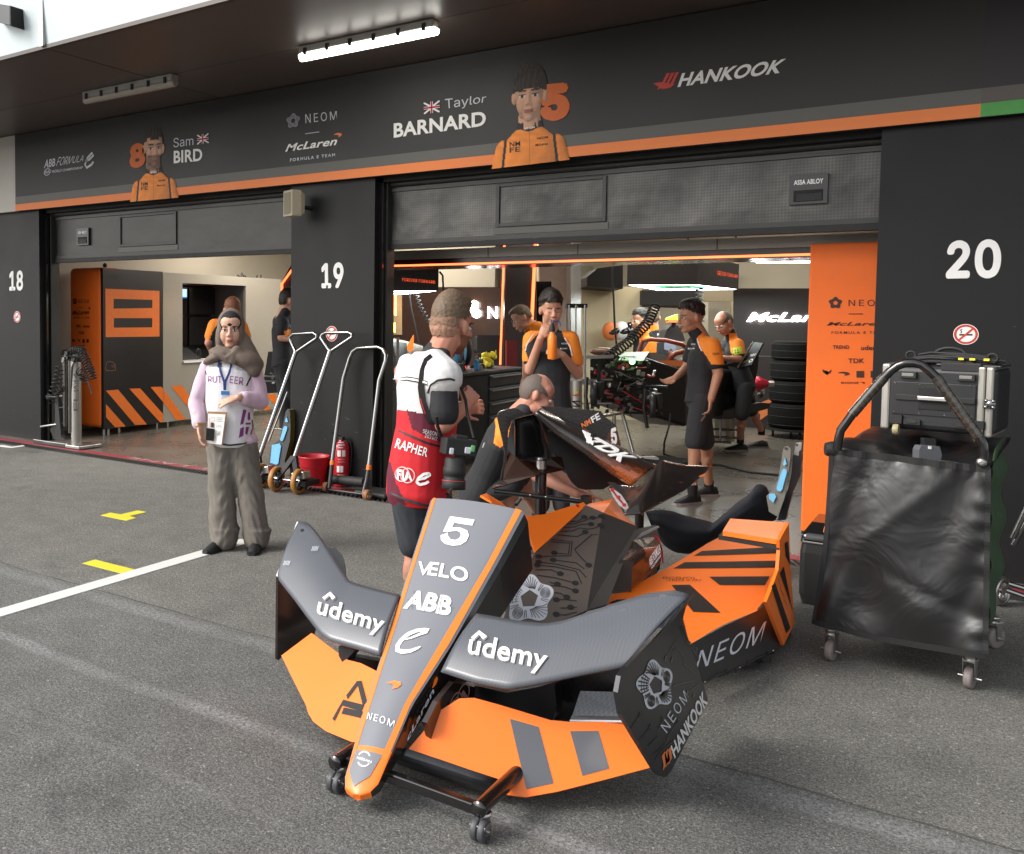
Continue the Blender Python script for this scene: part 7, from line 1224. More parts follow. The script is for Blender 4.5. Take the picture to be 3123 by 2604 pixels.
PK = mat('pink_shirt', '#c9aebf', .8, bump=.35, bscale=22, bdist=.01); b = F.lay('shirt'); limb(b, [j(637, 1120), el, j(607, 1290, -.12)], (.062, .056, .047), PK); limb(b, [j(772, 1132), er, er+(wr-er)*.72], (.066, .066, .05), PK); b.ell(j(607, 1287, -.12), (.05, .05, .022), PK, ax=(RT, FW, UPV)); b.ell(j(745, 1340), (.10, .11, .06), PK, ax=(RT, FW, UPV)); torso(b, j(708, 1330), j(702, 1112), RT, PK, -FW, .98); F.finish('shirt', PK, .008, 3, wrinkle=.003)
VW = mat('white_bib', '#dcd9dc', .8, bump=.3, bscale=16, bdist=.012, var=.05); b = F.lay('bib'); lat = RT
rings = []
for y, x0, x1, r, dd in ((1360, 662, 752, .115, -.01), (1350, 645, 766, .135, -.01), (1300, 632, 772, .142, -.01), (1220, 626, 774, .145, -.005), (1160, 626, 776, .138, 0), (1125, 624, 776, .125, 0), (1100, 632, 768, .10, .01), (1082, 660, 740, .07, .02)):
    a, c = j(x0, y, dd), j(x1, y+4, dd); m_ = (a+c)/2; h = np.linalg.norm(c-a)/2; rings.append([m_+RT*h*np.sign(math.cos(q))*abs(math.cos(q))**.75-FW*r*math.sin(q) for q in np.linspace(0, 2*math.pi, 24, endpoint=False)])
b.loft(rings, VW); pur = mat('purple_print', '#7d2d77', .6)
blk = lambda c: np.zeros(len(c), bool)
def bib_extra(mb):
    F.print_(mb, 'bib', 'RUT', [(634, 1165), (676, 1168), (676, 1146), (634, 1147)], pur, bold=.0); F.print_(mb, 'bib', 'EER', [(700, 1167), (741, 1174), (743, 1151), (702, 1146)], pur, bold=.0)
    F.print_(mb, 'bib', '2024/25', [(719, 1127), (756, 1134), (757, 1122), (720, 1118)], M['greyp'], shear=.2); F.print_(mb, 'bib', 'FORMULA', [(637, 1122), (666, 1116), (668, 1108), (638, 1112)], M['greyp'], shear=.3); F.line(mb, 'bib', [(664, 1120), (676, 1109), (670, 1106), (663, 1114), (668, 1120), (678, 1115)], .007, M['dark'])
    for p in ([(742, 1248), (752, 1250), (742, 1292), (732, 1296)], [(757, 1258), (762, 1256), (764, 1278), (758, 1282), (755, 1276)], [(748, 1289), (766, 1289), (765, 1294), (750, 1295)], [(733, 1306), (744, 1302), (742, 1328), (728, 1336)], [(750, 1302), (760, 1302), (754, 1326), (748, 1322)]): F.patch(mb, 'bib', p, pur)
    for p in ([(624, 1098), (625, 1122), (630, 1142)], [(776, 1133), (764, 1150), (752, 1176)], [(768, 1280), (771, 1300), (762, 1330), (748, 1352), (700, 1358), (650, 1350)]): F.line(mb, 'bib', p, .012, M['dark'])
F.bvh['bib'] = None
def fin_bib():
    v, f = remeshed(F.L['bib'], .008, 4); F.bvh['bib'] = BVHTree.FromPolygons([tuple(p) for p in v], f)
fin_bib(); F.finish('bib', VW, .008, 4, extra=bib_extra, wrinkle=.0)
TG = mat('grey_linen_trousers', '#6e6860', .9, bump=.35, bscale=18, bdist=.012, var=.1, scale=6); b = F.lay('trousers')
b.ell(j(708, 1345), (.142, .115, .09), TG, ax=(RT, FW, UPV), n=20); limb(b, [j(680, 1360), j(676, 1490), j(684, 1640)], (.112, .092, .098), TG); limb(b, [j(738, 1360), j(762, 1490), j(783, 1640)], (.112, .092, .092), TG); b.lathe([(.098, 0), (.104, -.05)], j(684, 1632), -UPV, TG, n=20); b.lathe([(.09, 0), (.10, -.05)], j(785, 1634), -UPV, TG, n=20)
F.finish('trousers', TG, .009, 4, wrinkle=.005)
for x, y, tv in ((678, 1648, -FW*.8-RT*.5), (786, 1652, -FW*.9-RT*.1)): p = PC(x, y, 6.28); shoe(F, V(p[0], p[1], 0), tv, .92, SHB, SHB)
b = MB()
for k in range(3): b.tube([wl+UPV*(.012+.008*k)+.032*(math.cos(q)*RT+math.sin(q)*FW) for q in np.linspace(0, 2*math.pi, 18)], .0028, mat('gold', '#c9a35a', .3, metal=1), n=6)
b.tube([wr+(er-wr)*.12+.03*(math.cos(q)*UPV+math.sin(q)*FW) for q in np.linspace(0, 2*math.pi, 16)], .002, MATS['gold'], n=5); b.build('bracelet', F.t)
b = MB(); LB = mat('blue_lanyard', '#223a78', .6)
for p in ([(666, 1098), (672, 1130), (684, 1165), (685, 1190)], [(706, 1110), (700, 1135), (687, 1165), (686, 1190)]): F.line(b, 'bib', p, .016, LB, .010)
b.slab([j(x, y, -.175) for x, y in ((674, 1204), (700, 1205), (700, 1193), (674, 1192))], .006, mat('badge_blue', '#2f6ea8', .4)); b.slab([j(x, y, -.17) for x, y in ((676, 1240), (698, 1241), (699, 1206), (676, 1205))], .004, M['silverw']); b.build('lanyard', F.t)
t = thing('clipboard', j(656, 1350, -.12), 'brown clipboard with printed sheet and dark phone held by the woman in the headscarf', 'clipboard')
cbp = [j(630, 1353, -.15), j(678, 1358, -.20), j(692, 1257, -.20), j(634, 1254, -.15)]; b = MB().slab(cbp, .006, mat('hardboard', '#8a6a48', .7)); q = quad_fn(cbp)[0]; b.slab([q(*p)-FW*.003 for p in ((.03, .02), (.94, .02), (.94, .93), (.03, .93))], .002, mat('paper', '#dad7d3', .8)); b.build('board', t, bevel=.002)
b = MB(); bl = [q(u, v)-FW*.005 for u, v in ((0, 0), (1, 0), (1, 1), (0, 1))]; pq = quad_fn(bl)[0]
for y_, x0_, x1_ in ((.82, .5, .85), (.77, .5, .8), (.72, .5, .86), (.6, .5, .8), (.55, .5, .84)): b.stroke([(x0_, y_), (x1_, y_)], bl, .0025, M['greyp'])
b.stroke([(.12, .25), (.12, .8), (.42, .82), (.42, .72), (.25, .70), (.25, .3)], bl, .003, mat('red_line', '#a0504c', .7)); b.dec([(.2, .52), (.38, .52), (.38, .66), (.2, .66)], bl, M['dark']); b.text('JPS', [pq(*p) for p in ((.62, .28), (.80, .30), (.80, .42), (.62, .40))], M['dark'], .002, shear=.3); b.build('sheet_print', t)
b = MB().slab([j(x, y, -.19) for x, y in ((627, 1342), (652, 1345), (655, 1308), (630, 1305))], .008, M['gloss']); tag(b.build('phone', bevel=.003), 'dark phone pressed against the clipboard by the woman', 'phone')
# ---------------------------------------------------------------- photographer
D = 4.2; j = J(D); F = Fig(PC(1300, 1900, D)*V(1, 1, 0), 'photographer with back turned in white and red vest with a black camera at the hip')
fw = unit(RT*.66+FW*.74-UPV*.14); up = unit(UPV+RT*.05); hc = j(1379, 992); b = F.lay('body'); g, A = head(b, hc, fw, up, 1.04, 1.05, neck=j(1325, 1110, .03), nr=.062)
shR, shL = j(1350, 1135, -.13), j(1232, 1135, .15); elb, wri = j(1352, 1292, -.14), j(1420, 1238, -.02)
limb(b, [shR, elb, wri], (.056, .047, .031), SKD); hand(b, wri, j(1443, 1200, .03)-wri, -RT*.2+FW*.9, SKD, 1.05, 1.25, 1, .05)
b.cap(shL, j(1262, 1280, .25), .05, .045, SKD); b.cap(j(1262, 1280, .25), j(1400, 1240, .22), .044, .03, SKD); hand(b, j(1400, 1240, .22), RT, -FW, SKD, 1, 1.0, 1)
hip = j(1285, 1490, .02); sh = j(1290, 1128, .01); lat = unit(shR-shL); torso(b, hip, sh, lat, SKD, fw, .95)
kn = [j(1268, 1640, -.03), j(1335, 1640, .12)]; an = [V(*(j(1270, 1900)[:2]), .09), V(*(j(1350, 1900, .14)[:2]), .09)]
for k_, a_, h_ in zip(kn, an, (j(1255, 1500, -.06), j(1315, 1500, .1))): limb(b, [h_, k_, a_], (.085, .058, .04), SKD); b.ell(k_+(a_-k_)*.3-fw*.02, (.05, .05, .1), SKD)
def beard(c): q = (c-hc)@np.stack(A, 1)/1.04; return (q[:, 2] < -.04) & (q[:, 1] > -.005) & (q[:, 2] > -.14)
def stub(c): q = (c-hc)@np.stack(A, 1)/1.04; return (q[:, 2] > -.03) & (q[:, 1] < .045) & (abs(q[:, 0]) < .09) & (q[:, 2] > -.075+.0*q[:, 1]) & ((abs(q[:, 0]) < .0735))
F.finish('body', SKD, .0055, 6, regions=((beard, BRD),), extra=face_extra(g, A, 1.04, brow=HL_))
def hairpiece(F, g, A, s, m, top=.03, back=.0, curly=0, side=.0, zmin=-.05, fr=.05, seed=1, line=.55, fade=None, fade2=None):
    b = F.lay('hair'); b.ell(g(0, -.020, .036+top*.3), ((.081+side)*s, .100*s, (.100+top*.7)*s), m, ax=A, n=22); b.ell(g(0, -.042, .0), ((.078+side)*s, .076*s, .085*s), m, ax=A, n=18); r_ = np.random.default_rng(seed)
    if top > .0: b.ell(g(0, .018, .095+top*.3), (.062*s, .075*s, (.026+top)*s), m, ax=A, n=18)
    if curly:
        for k in range(curly): a, e_ = r_.uniform(0, 2*math.pi), r_.uniform(.25, 1.45); b.ell(g(.078*math.cos(a)*math.cos(e_), -.015+.098*math.sin(a)*math.cos(e_), .045+(.070+top*.8)*math.sin(e_)), r_.uniform(.017, .026)*s, m, n=7)
    else:
        for k in range(170): a, e_ = r_.uniform(0, 2*math.pi), r_.uniform(.5, 1.5); p = V(.074*math.cos(a)*math.cos(e_), -.012+.094*math.sin(a)*math.cos(e_), .045+(.078+top*.9)*math.sin(e_)); b.tube([g(*p), g(*(p+V(.004, .018, .007))), g(*(p+V(.006, .034, .006+.004*r_.random())))], [.0065*s, .005*s, .002*s], m, n=5)
    # keep the face clear
    v, f = remeshed(b, .0055 if not curly else .006, 2 if not curly else 1); c0 = g(0, -.02, .02); rr = (v-c0)/np.linalg.norm(v-c0, axis=1)[:, None]; v = v+rr*(.0022*np.sin(v[:, 0]*420+4*np.sin(v[:, 2]*130))*np.sin(v[:, 1]*390+3*np.sin(v[:, 2]*90))+.0012*r_.standard_normal(len(v)))[:, None]*s; q = (v-g(0, 0, 0)) @ np.stack(A, 1)/s; jit = .006*np.sin(q[:, 0]*310+3*np.sin(q[:, 1]*140))+.004*np.sin(q[:, 1]*410+q[:, 0]*90); lowest = np.where(q[:, 1] > -.046+.5*jit, .020+line*np.maximum(q[:, 1]+.015, 0)+jit, zmin+jit); keep = ~(q[:, 2] < lowest)
    ff = [x for x in f if all(keep[i] for i in x)]; hm = MB().add(v, ff, m, True)
    if fade:
        k_ = hm.mi(fade); k2 = hm.mi(fade2)
        for i_, x in enumerate(ff):
            qz = q[list(x), 2].mean()+.15*max(0, q[list(x), 1].mean())
            if qz < -.018: hm.m[i_] = k2
            elif qz < .022: hm.m[i_] = k_
    return hm.build('hair', F.t)
hairpiece(F, g, A, 1.04, HL_, top=.026, zmin=-.072, seed=3, fade=mat('hair_fade', '#80614c', .7, bump=.4, bscale=200, var=.25, scale=90), fade2=mat('hair_fade_low', '#a27a63', .7, bump=.3, bscale=200, var=.15, scale=90))
b = F.lay('polo'); torso(b, hip, sh, lat, CLB, fw, .93); limb(b, [shR, shR+(elb-shR)*.78], (.062, .073), CLB); b.cap(j(1345, 1062, .0), j(1318, 1112, .02), .066, .085, CLB); b.cap(j(1352, 1058, -.03), j(1345, 1105, -.07), .03, .05, CLB); F.finish('polo', CLB, .008, 4)
b = F.lay('vest'); rings = []
for y, x0, x1, r in ((1532, 1195, 1368, .15), (1500, 1188, 1372, .17), (1440, 1190, 1376, .17), (1360, 1205, 1380, .17), (1290, 1222, 1384, .17), (1230, 1226, 1388, .17), (1180, 1220, 1394, .165), (1130, 1232, 1388, .15), (1095, 1262, 1362, .115), (1072, 1290, 1345, .08)):
    a, c = j(x0, y-(6 if y > 1400 else 0), .06), j(x1, y+(12 if y > 1400 else 0), -.06); m_ = (a+c)/2; h = np.linalg.norm(c-a)/2; lt = unit(c-a); dp = unit(np.cross(lt, UPV)); rings.append([m_+lt*h*np.sign(math.cos(q))*abs(math.cos(q))**.8+dp*r*math.sin(q) for q in np.linspace(0, 2*math.pi, 24, endpoint=False)])
VWH = mat('white_vest', '#cfcdca', .85, bump=.3, bscale=16, bdist=.012, var=.05); VR = mat('red_vest', '#c01822', .75, bump=.3, bscale=16, bdist=.012, var=.1); VMA = mat('maroon_vest', '#5c1228', .8, var=.1)
b.loft(rings, VWH); b.cap(j(1325, 1114, -.08), j(1350, 1150, -.13), .078, .094, VWH); b.cap(j(1245, 1112, .10), j(1214, 1150, .05), .055, .02, VWH)
def px_y(c): return px_of(c)
red = lambda c: (lambda p: p[:, 1] > 1252+.16*(p[:, 0]-1227)+.0012*(p[:, 0]-1227)**2*.6)(px_of(c))
mar = lambda c: (lambda p: inside(p, [(1240, 1250), (1345, 1275), (1352, 1350), (1335, 1347), (1256, 1308)]) | inside(p, [(1180, 1405), (1192, 1410), (1207, 1470), (1240, 1540), (1180, 1540)]))(px_of(c))
arm = lambda c: ((c-(shR+(elb-shR)*.45)) @ unit(elb-shR) > 0) & (np.linalg.norm(np.cross(c-shR, unit(elb-shR)), axis=1) < .10)
def vest_extra(mb):
    n = 'vest'; W_ = M['white']
    F.print_(mb, n, 'RAPHER', [(1203, 1365), (1302, 1394), (1308, 1368), (1212, 1336)], W_, bold=.02); F.print_(mb, n, 'SEASON', [(1289, 1320), (1332, 1330), (1334, 1318), (1291, 1308)], W_); F.print_(mb, n, '2024/2', [(1295, 1335), (1333, 1345), (1334, 1333), (1297, 1323)], W_)
    for cx_, cy_, r in ((1226, 1446, 21), (1243, 1450, 21)): F.line(mb, n, [(cx_+r*math.cos(a), cy_+r*1.05*math.sin(a)) for a in np.linspace(0, 6.3, 26)], .005, mat('pale_print_pink', '#dcb8b8', .6), nseg=40)
    F.print_(mb, n, 'FIA', [(1210, 1462), (1258, 1468), (1258, 1436), (1210, 1430)], W_, bold=.06)
    F.line(mb, n, [(1275, 1462), (1295, 1458), (1312, 1448), (1308, 1443), (1292, 1446), (1276, 1458), (1271, 1470), (1280, 1478), (1298, 1474), (1308, 1468)], .012, W_, nseg=40)
    for k in range(3): F.line(mb, n, [(1214, 1152+k*5), (1240, 1149+k*5), (1270, 1154+k*5), (1302, 1163+k*5)], .010 if k == 1 else .006, M['dark'] if k != 1 else W_, .003+.001*k)
    F.line(mb, n, [(1213, 1312), (1250, 1328), (1300, 1350), (1345, 1362)], .010, M['dark']); F.line(mb, n, [(1188, 1502), (1240, 1525), (1300, 1542), (1350, 1548)], .012, M['dark'])
    F.line(mb, n, [(1305, 1200), (1312, 1175), (1335, 1160), (1372, 1155), (1388, 1160)], .010, M['dark'])
    F.line(mb, n, [(1318, 1086), (1300, 1100), (1290, 1130), (1284, 1180), (1290, 1225), (1302, 1262), (1318, 1290)], .030, mat('strap_black', '#17100f', .7), .006, nseg=40); F.line(mb, n, [(1311, 1086), (1294, 1100), (1284, 1130), (1278, 1180), (1284, 1225), (1297, 1262)], .005, M['redp'], .008, nseg=40)
v_, f_ = remeshed(F.L['vest'], .008, 4); F.bvh['vest'] = BVHTree.FromPolygons([tuple(p) for p in v_], f_)
F.finish('vest', VWH, .007, 4, regions=((red, VR), (mar, VMA)), extra=vest_extra)
b = F.lay('shorts'); b.ell(hip-UPV*.03, (.16, .14, .12), CLS, ax=(lat, unit(np.cross(lat, UPV)), UPV), n=18); limb(b, [j(1258, 1520, -.05), j(1268, 1650, -.03)], (.098, .086), CLS); limb(b, [j(1318, 1520, .1), j(1335, 1650, .12)], (.098, .086), CLS); F.finish('shorts', mat('navy_grey_shorts', '#2c2f34', .85, bump=.3, bscale=20), .009, 4, wrinkle=.003)
for a_ in an: shoe(F, a_, fw, 1.05)
t = thing('camera', j(1395, 1365, -.2), 'black camera with long lens hanging lens down at the hip of the photographer', 'camera'); jd = D-.20; cax = (unit(RT-.12*UPV+.25*FW), unit(FW-.25*RT), unit(UPV+.12*RT)); cc = PC(1398, 1362, jd)
b = MB().box(cc, (.145, .085, .075), M['rubber'], ax=cax); b.box(cc+cax[2]*.035+cax[0]*.0, (.06, .07, .035), M['rubber'], ax=cax); b.box(cc-cax[1]*.04+cax[0]*.03-cax[2]*.01, (.03, .012, .03), M['silverw'], ax=cax); b.box(cc-cax[1]*.04-cax[0]*.045-cax[2]*.02, (.022, .012, .03), M['silverw'], ax=cax); b.box(cc-cax[1]*.043+cax[0]*.052, (.02, .01, .03), mat('green_tag', '#5fae6a', .5), ax=cax); b.build('body', t, bevel=.008)
lt_ = PC(1388, 1395, jd); lb_ = PC(1383, 1492, jd-.01); ld = unit(lb_-lt_); LL = np.linalg.norm(lb_-lt_); b = MB(); b.lathe([(.040, 0), (.046, .01), (.046, LL*.3), (.050, LL*.32), (.050, LL*.55), (.046, LL*.57), (.046, LL*.68), (.052, LL*.7), (.053, LL*.98), (.048, LL), (.040, LL*.96)], lt_, ld, M['rubber'], n=28); b.lathe([(.0535, LL*.72), (.054, LL*.73), (.0535, LL*.74)], lt_, ld, M['redp'], n=28); b.build('lens', t)
MB().tube([PC(1345, 1330, jd), PC(1335, 1300, D-.24), PC(1330, 1270, D-.26)], .008, MATS['strap_black'], n=6).build('strap', t); MB().tube([PC(1445, 1335, jd), PC(1425, 1260, D-.16), PC(1420, 1220, D-.13), PC(1405, 1180, D-.16)], .007, MATS['strap_black'], n=6).build('strap', t)
# ---------------------------------------------------------------- team polo wearers
def polo_regions(orange_polys): return tuple((lambda c, P=P: inside(px_of(c), P), CLO) for P in orange_polys)
def worker(D, label, hpx, hfw, hup, hs, sh, el, wr, hipp, knees, ankles, toes, oranges, skin=SK, hair=HB, hk=None, lat=None, tfw=None, lids=False, hands=((0, .5), (0, .5)), vox=.008, prints=(), bald=False, shorts=True, hdir=None, dz=None, beardf=None, brow=None, tk=1.0, legs=True, tsh=None):
    dz = dz or {}; j = J(D); P = lambda p: j(*p); hc = P(hpx); base = np.mean([V(*P(a)) for a in ankles], 0)*V(1, 1, 0) if ankles else P(hipp)*V(1, 1, 0)
    F = Fig(base, label); b = F.lay('body'); S1, S2 = P(sh[0]), P(sh[1]); smid = (S1+S2)/2 if tsh is None else P(tsh); hip = P(hipp); lat = unit(S2-S1) if lat is None else unit(lat); tfw = tfw if tfw is not None else unit(hfw*V(1, 1, 0)+UPV*.001)
    g, A = head(b, hc, hfw, hup, hs, 1.0, neck=smid+unit(smid-hip)*.02, soft=True)
    for i in (0, 1):
        if el[i] is None: continue
        e, w_ = P(el[i]), P(wr[i]); s0 = (S1, S2)[i]; limb(b, [s0, e, w_], (.054, .044, .029), SK); d = (hdir[i] if hdir and hdir[i] is not None else unit(w_-e)); hand(b, w_, d, hands[i][0] if hasattr(hands[i][0], '__len__') else FW, SK, 1.0, hands[i][1], hands[i][2] if len(hands[i]) > 2 else 1)
    torso(b, hip, smid, lat, SK, tfw, .92*tk); hips = [hip-lat*.085, hip+lat*.085]
    for k_, a_, h_ in zip(knees, ankles, hips): K, A_ = P(k_), P(a_); limb(b, [h_, K, A_], (.082, .055, .038), SK); b.ell(K+(A_-K)*.3+unit(np.cross(lat, UPV))*.012, (.048, .048, .10), SK)
    bd = (lambda c: (lambda q: (q[:, 2] < -.045) & (q[:, 1] > .0) & (q[:, 2] > -.14))((c-hc) @ np.stack(A, 1)/hs)) if beardf else None
    F.finish('body', skin, vox*.68, 6, regions=((bd, beardf),) if beardf else (), extra=face_extra(g, A, hs, lids=lids, brow=brow or hair, lipm=mat('lips_plain', '#9a6254', .45)))
    if bald:
        bb = F.lay('hair'); bb.ell(g(0, -.016, .020), (.0795*hs, .100*hs, .1025*hs), hair, ax=A, n=24); v, f = remeshed(bb, .006, 2); q = (v-hc) @ np.stack(A, 1)/hs; keep = (q[:, 2] > np.where(q[:, 1] < -.04, -.065, .014)) & ~((q[:, 1] > -.015) & (q[:, 2] > .072-.55*(q[:, 1]+.015))) & (q[:, 1] < .062); MB().add(v, [x for x in f if all(keep[i] for i in x)], hair, True).build('hair', F.t)
    else: hairpiece(F, g, A, hs, hair, **(hk or {}))
    b = F.lay('polo'); torso(b, hip, smid, lat, CLB, tfw, 1.03*tk, prof=((-.17, .150, .112, 0), (-.165, .166, .124, 0), (.05, .162, .115, 0), (.32, .145, .105, .005), (.6, .162, .115, .012), (.82, .172, .108, .008), (.97, .135, .08, 0), (1.05, .08, .06, -.005)))
    for s_, e_ in zip((S1, S2), el):
        if e_ is not None: E_ = P(e_); b.cap(s_, s_+(E_-s_)*.62, .075, .070, CLB, n=16); b.cap(smid, s_, .078, .074, CLB)
    b.cap(hc-A[2]*.105*hs-A[1]*.02, smid+unit(smid-hip)*.0, .062, .075, CLB)
    v_, f_ = remeshed(b, vox, 4); F.bvh['polo'] = BVHTree.FromPolygons([tuple(p) for p in v_], f_)
    def ex(mb):
        for pr in prints:
            if pr[0] == 'line': F.line(mb, 'polo', pr[1], pr[2], pr[3])
            elif pr[0] == 'patch': F.patch(mb, 'polo', pr[1], pr[2])
            else: F.print_(mb, 'polo', pr[0], pr[1], pr[2], bold=.02)
    F.finish('polo', CLB, vox, 4, regions=polo_regions(oranges), extra=ex)
    if legs and knees:
        b = F.lay('shorts'); b.ell(hip-unit(smid-hip)*.04, (.158*tk, .12*tk, .12), CLS, ax=(lat, unit(np.cross(lat, UPV)), UPV), n=18)
        for k_, a_, h_ in zip(knees, ankles, hips): K = P(k_); limb(b, [h_-unit(smid-hip)*.03, K+(K-h_)*.0] + ([P(a_)] if not shorts else []), (.095, .086) + ((.07,) if not shorts else ()), CLS)
        F.finish('shorts', CLS, vox, 4, name='shorts' if shorts else 'trousers')
        for a_, tv in zip(ankles, toes):
            p = P(a_); shoe(F, V(p[0], p[1], 0), tv, 1.05); MB().lathe([(.042, -.05), (.045, .05)], p-UPV*.01, UPV, SOCK, n=14).build('sock', F.t)
    return F, g, A, j
# drinking man
F, g, A, j = worker(7.3, 'young man in black and orange polo drinking from an orange bottle in the garage doorway', (1680, 944), unit(-FW*.97+RT*.05-UPV*.2), UPV, 1.04, ((1622, 1036), (1738, 1036)), ((1616, 1128, -.02), (1762, 1140, -.02)), ((1649, 1030, -.22), (1716, 1082, -.24)), (1680, 1240), ((1655, 1400), (1705, 1400)), ((1650, 1540), (1712, 1540)), (-FW, -FW),
    [[(1560, 1000), (1635, 1000), (1648, 1010), (1600, 1060), (1612, 1100), (1560, 1110)], [(1712, 1003), (1735, 998), (1790, 1000), (1800, 1130), (1745, 1105), (1738, 1060), (1720, 1032)]], lids=True, hk=dict(top=.042, curly=230, side=.008, zmin=-.02, line=.42), hands=((V(*FW)*.6+RT*.3, .75, -1), (V(*FW)*.9-RT*.2, .9, 1)), hdir=(unit(UPV*.9+RT*.45), unit(UPV*.35-RT*.9)), vox=.008, shorts=False,
    prints=(('line', [(1633, 1012), (1618, 1030), (1606, 1050), (1602, 1070)], .008, M['white']), ('line', [(1722, 1030), (1738, 1056), (1745, 1085)], .008, M['white']), ('NEOM', [(1712, 1050), (1730, 1050), (1730, 1045), (1712, 1045)], M['white']), ('McLaren', [(1708, 1066), (1730, 1064), (1730, 1059), (1708, 1060)], M['white']), ('udemy', [(1580, 1072), (1596, 1066), (1595, 1058), (1580, 1063)], M['dark']), ('TDK', [(1580, 1056), (1594, 1052), (1594, 1046), (1580, 1050)], M['dark'])))
t = thing('water_bottle', j(1684, 1095, -.32), 'orange drinks bottle with black cap held by the drinking man', 'bottle'); c = j(1684, 1095, -.30); H_ = np.linalg.norm(j(1684, 1012, -.30)-c); r_ = .036
b = MB(); b.lathe([(r_*.85, 0), (r_, .008), (r_, H_*.72), (r_*.92, H_*.82), (r_*.55, H_*.93), (r_*.55, H_)], c, UPV, mat('bottle_orange', (.86, .22, .02), .4), n=24); b.build('body', t); b = MB(); b.lathe([(r_*.62, 0), (r_*.66, .03), (r_*.45, .05), (r_*.35, .07)], c+UPV*H_, UPV, M['dark'], n=20); b.build('cap', t)
b = MB(); b.tube([c+UPV*(H_+.055+.035*math.sin(a))+RT*(.03-.035*math.cos(a)) for a in np.linspace(0, math.pi*1.1, 14)], .004, mat('blue_cord', '#2c4d8e', .5), n=6); b.tube([c+UPV*(H_+.06), c+UPV*(H_+.10)-RT*.006+FW*.02], .004, M['dark'], n=6); b.build('straw', t)
# crouching man
D = 5.75; F, g, A, j = worker(D, 'balding man crouching behind the engine cover with one arm reaching forward', (1638, 1205, -.1), unit(RT*.86-FW*.12-UPV*.42), unit(UPV*.85+RT*.35), 1.06, ((1545, 1330, -.12), (1535, 1300, .30)), ((1640, 1450, -.22), (1650, 1420, .30)), ((1762, 1505, -.42), (1760, 1480, .2)), (1468, 1490, .28), ((1560, 1470, .1), (1580, 1450, .5)), ((1545, 1590, .55), (1640, 1560, .75)), (RT-FW*.2, RT),
    [[(1500, 1225), (1570, 1235), (1545, 1350), (1525, 1365), (1505, 1352), (1512, 1300)]], skin=SKD, hair=HG, bald=True, hands=((-UPV*.9, .28, 1), (-UPV, .5, 1)), hdir=(unit(RT*.95-UPV*.12-FW*.1), None), lat=unit(FW*.9+RT*.1), tfw=unit(RT*.7-UPV*.5), brow=HG, tk=1.06, tsh=(1545, 1300, .06),
    prints=(('line', [(1478, 1350), (1472, 1365)], .01, M['white']),))
# mechanic in shorts
F, g, A, j = worker(8.0, 'mechanic in black and orange polo and black shorts walking left past the stripped car', (2108, 968), unit(-RT*.96-FW*.12-UPV*.08), UPV-RT*.03, 1.08, ((2172, 1054, -.14), (2122, 1046, .2)), ((2190, 1140, -.16), (2095, 1120, .22)), ((2168, 1218, -.18), (2062, 1150, .12)), (2135, 1205), ((2118, 1345, -.05), (2150, 1345, .1)), ((2112, 1492, -.06), (2162, 1478, .3)), (-RT*.9-FW*.4, -RT*.8-FW*.1),
    [[(2125, 1030), (2145, 1012), (2210, 1030), (2215, 1110), (2170, 1112), (2150, 1080), (2132, 1060)]], lat=unit(FW*.97+RT*.2), tfw=unit(-RT*.98), hk=dict(top=.03, curly=120, side=-.004, zmin=.0, fr=.05), skin=SKA, hands=((-RT*.6+FW*.3, .6, 1), (UPV*.4-FW*.3, .5, -1)), hdir=(unit(-UPV*.9-RT*.1), unit(-RT*.8-UPV*.4)),
    prints=(('line', [(2126, 1032), (2130, 1050), (2140, 1070)], .012, M['white']), ('TREND', [(2172, 1083), (2194, 1082), (2194, 1075), (2172, 1076)], M['dark']), ('NEOM', [(2108, 1052), (2120, 1052), (2120, 1047), (2108, 1047)], M['white']), ('McLaren', [(2098, 1066), (2118, 1064), (2118, 1059), (2098, 1060)], M['white'])))
b = MB().tube([j(2150, 1268, -.2), j(2138, 1284, -.22)], .008, M['steel'], n=8); b.tube([j(2141, 1262, -.2), j(2150, 1264, -.2)], .006, M['steel'], n=8); tag(b.build('spanner'), 'small steel tool held by the mechanic in shorts', 'tool')
# background crew
worker(10.8, 'balding man in glasses and neon armband bending over the laptop on the stripped car', (2208, 985), unit(-RT*.75-FW*.3-UPV*.45), UPV-RT*.2, 1.12, ((2250, 1050, -.1), (2222, 1043, .25)), ((2254, 1095, -.2), (2200, 1080, .2)), ((2198, 1092, -.25), (2175, 1085, .1)), (2268, 1170), ((2262, 1262, -.1), (2290, 1250, .2)), ((2258, 1338, .3), (2322, 1312, .6)), (-RT*.95, -RT*.8),
    [[(2222, 1015), (2300, 1015), (2300, 1078), (2228, 1078), (2225, 1045)]], skin=SKD, hair=HG, bald=True, lat=unit(FW*.9+RT*.2), tfw=unit(-RT), vox=.011, prints=(('patch', [(2229, 1062), (2262, 1056), (2266, 1078), (2233, 1084)], mat('neon_armband', '#b9cf3a', .6)), ('11', [(2240, 1078), (2254, 1076), (2253, 1064), (2239, 1066)], M['dark'])))
worker(11.6, 'dark haired crew member facing left behind the orange halo', (1952, 978), unit(-RT*.95-FW*.2-UPV*.05), UPV, 1.05, ((1985, 1045, -.1), (1950, 1040, .2)), ((1985, 1090, -.1), (1945, 1085, .2)), ((1960, 1110, -.1), (1930, 1105, .2)), (1972, 1160), (), (), (), [[(1940, 1000), (2025, 1000), (2025, 1085), (1955, 1085), (1950, 1040)]], lat=unit(FW*.9+RT*.3), tfw=unit(-RT), vox=.012, hk=dict(top=.03, curly=80, zmin=-.03), skin=SKA, legs=False)
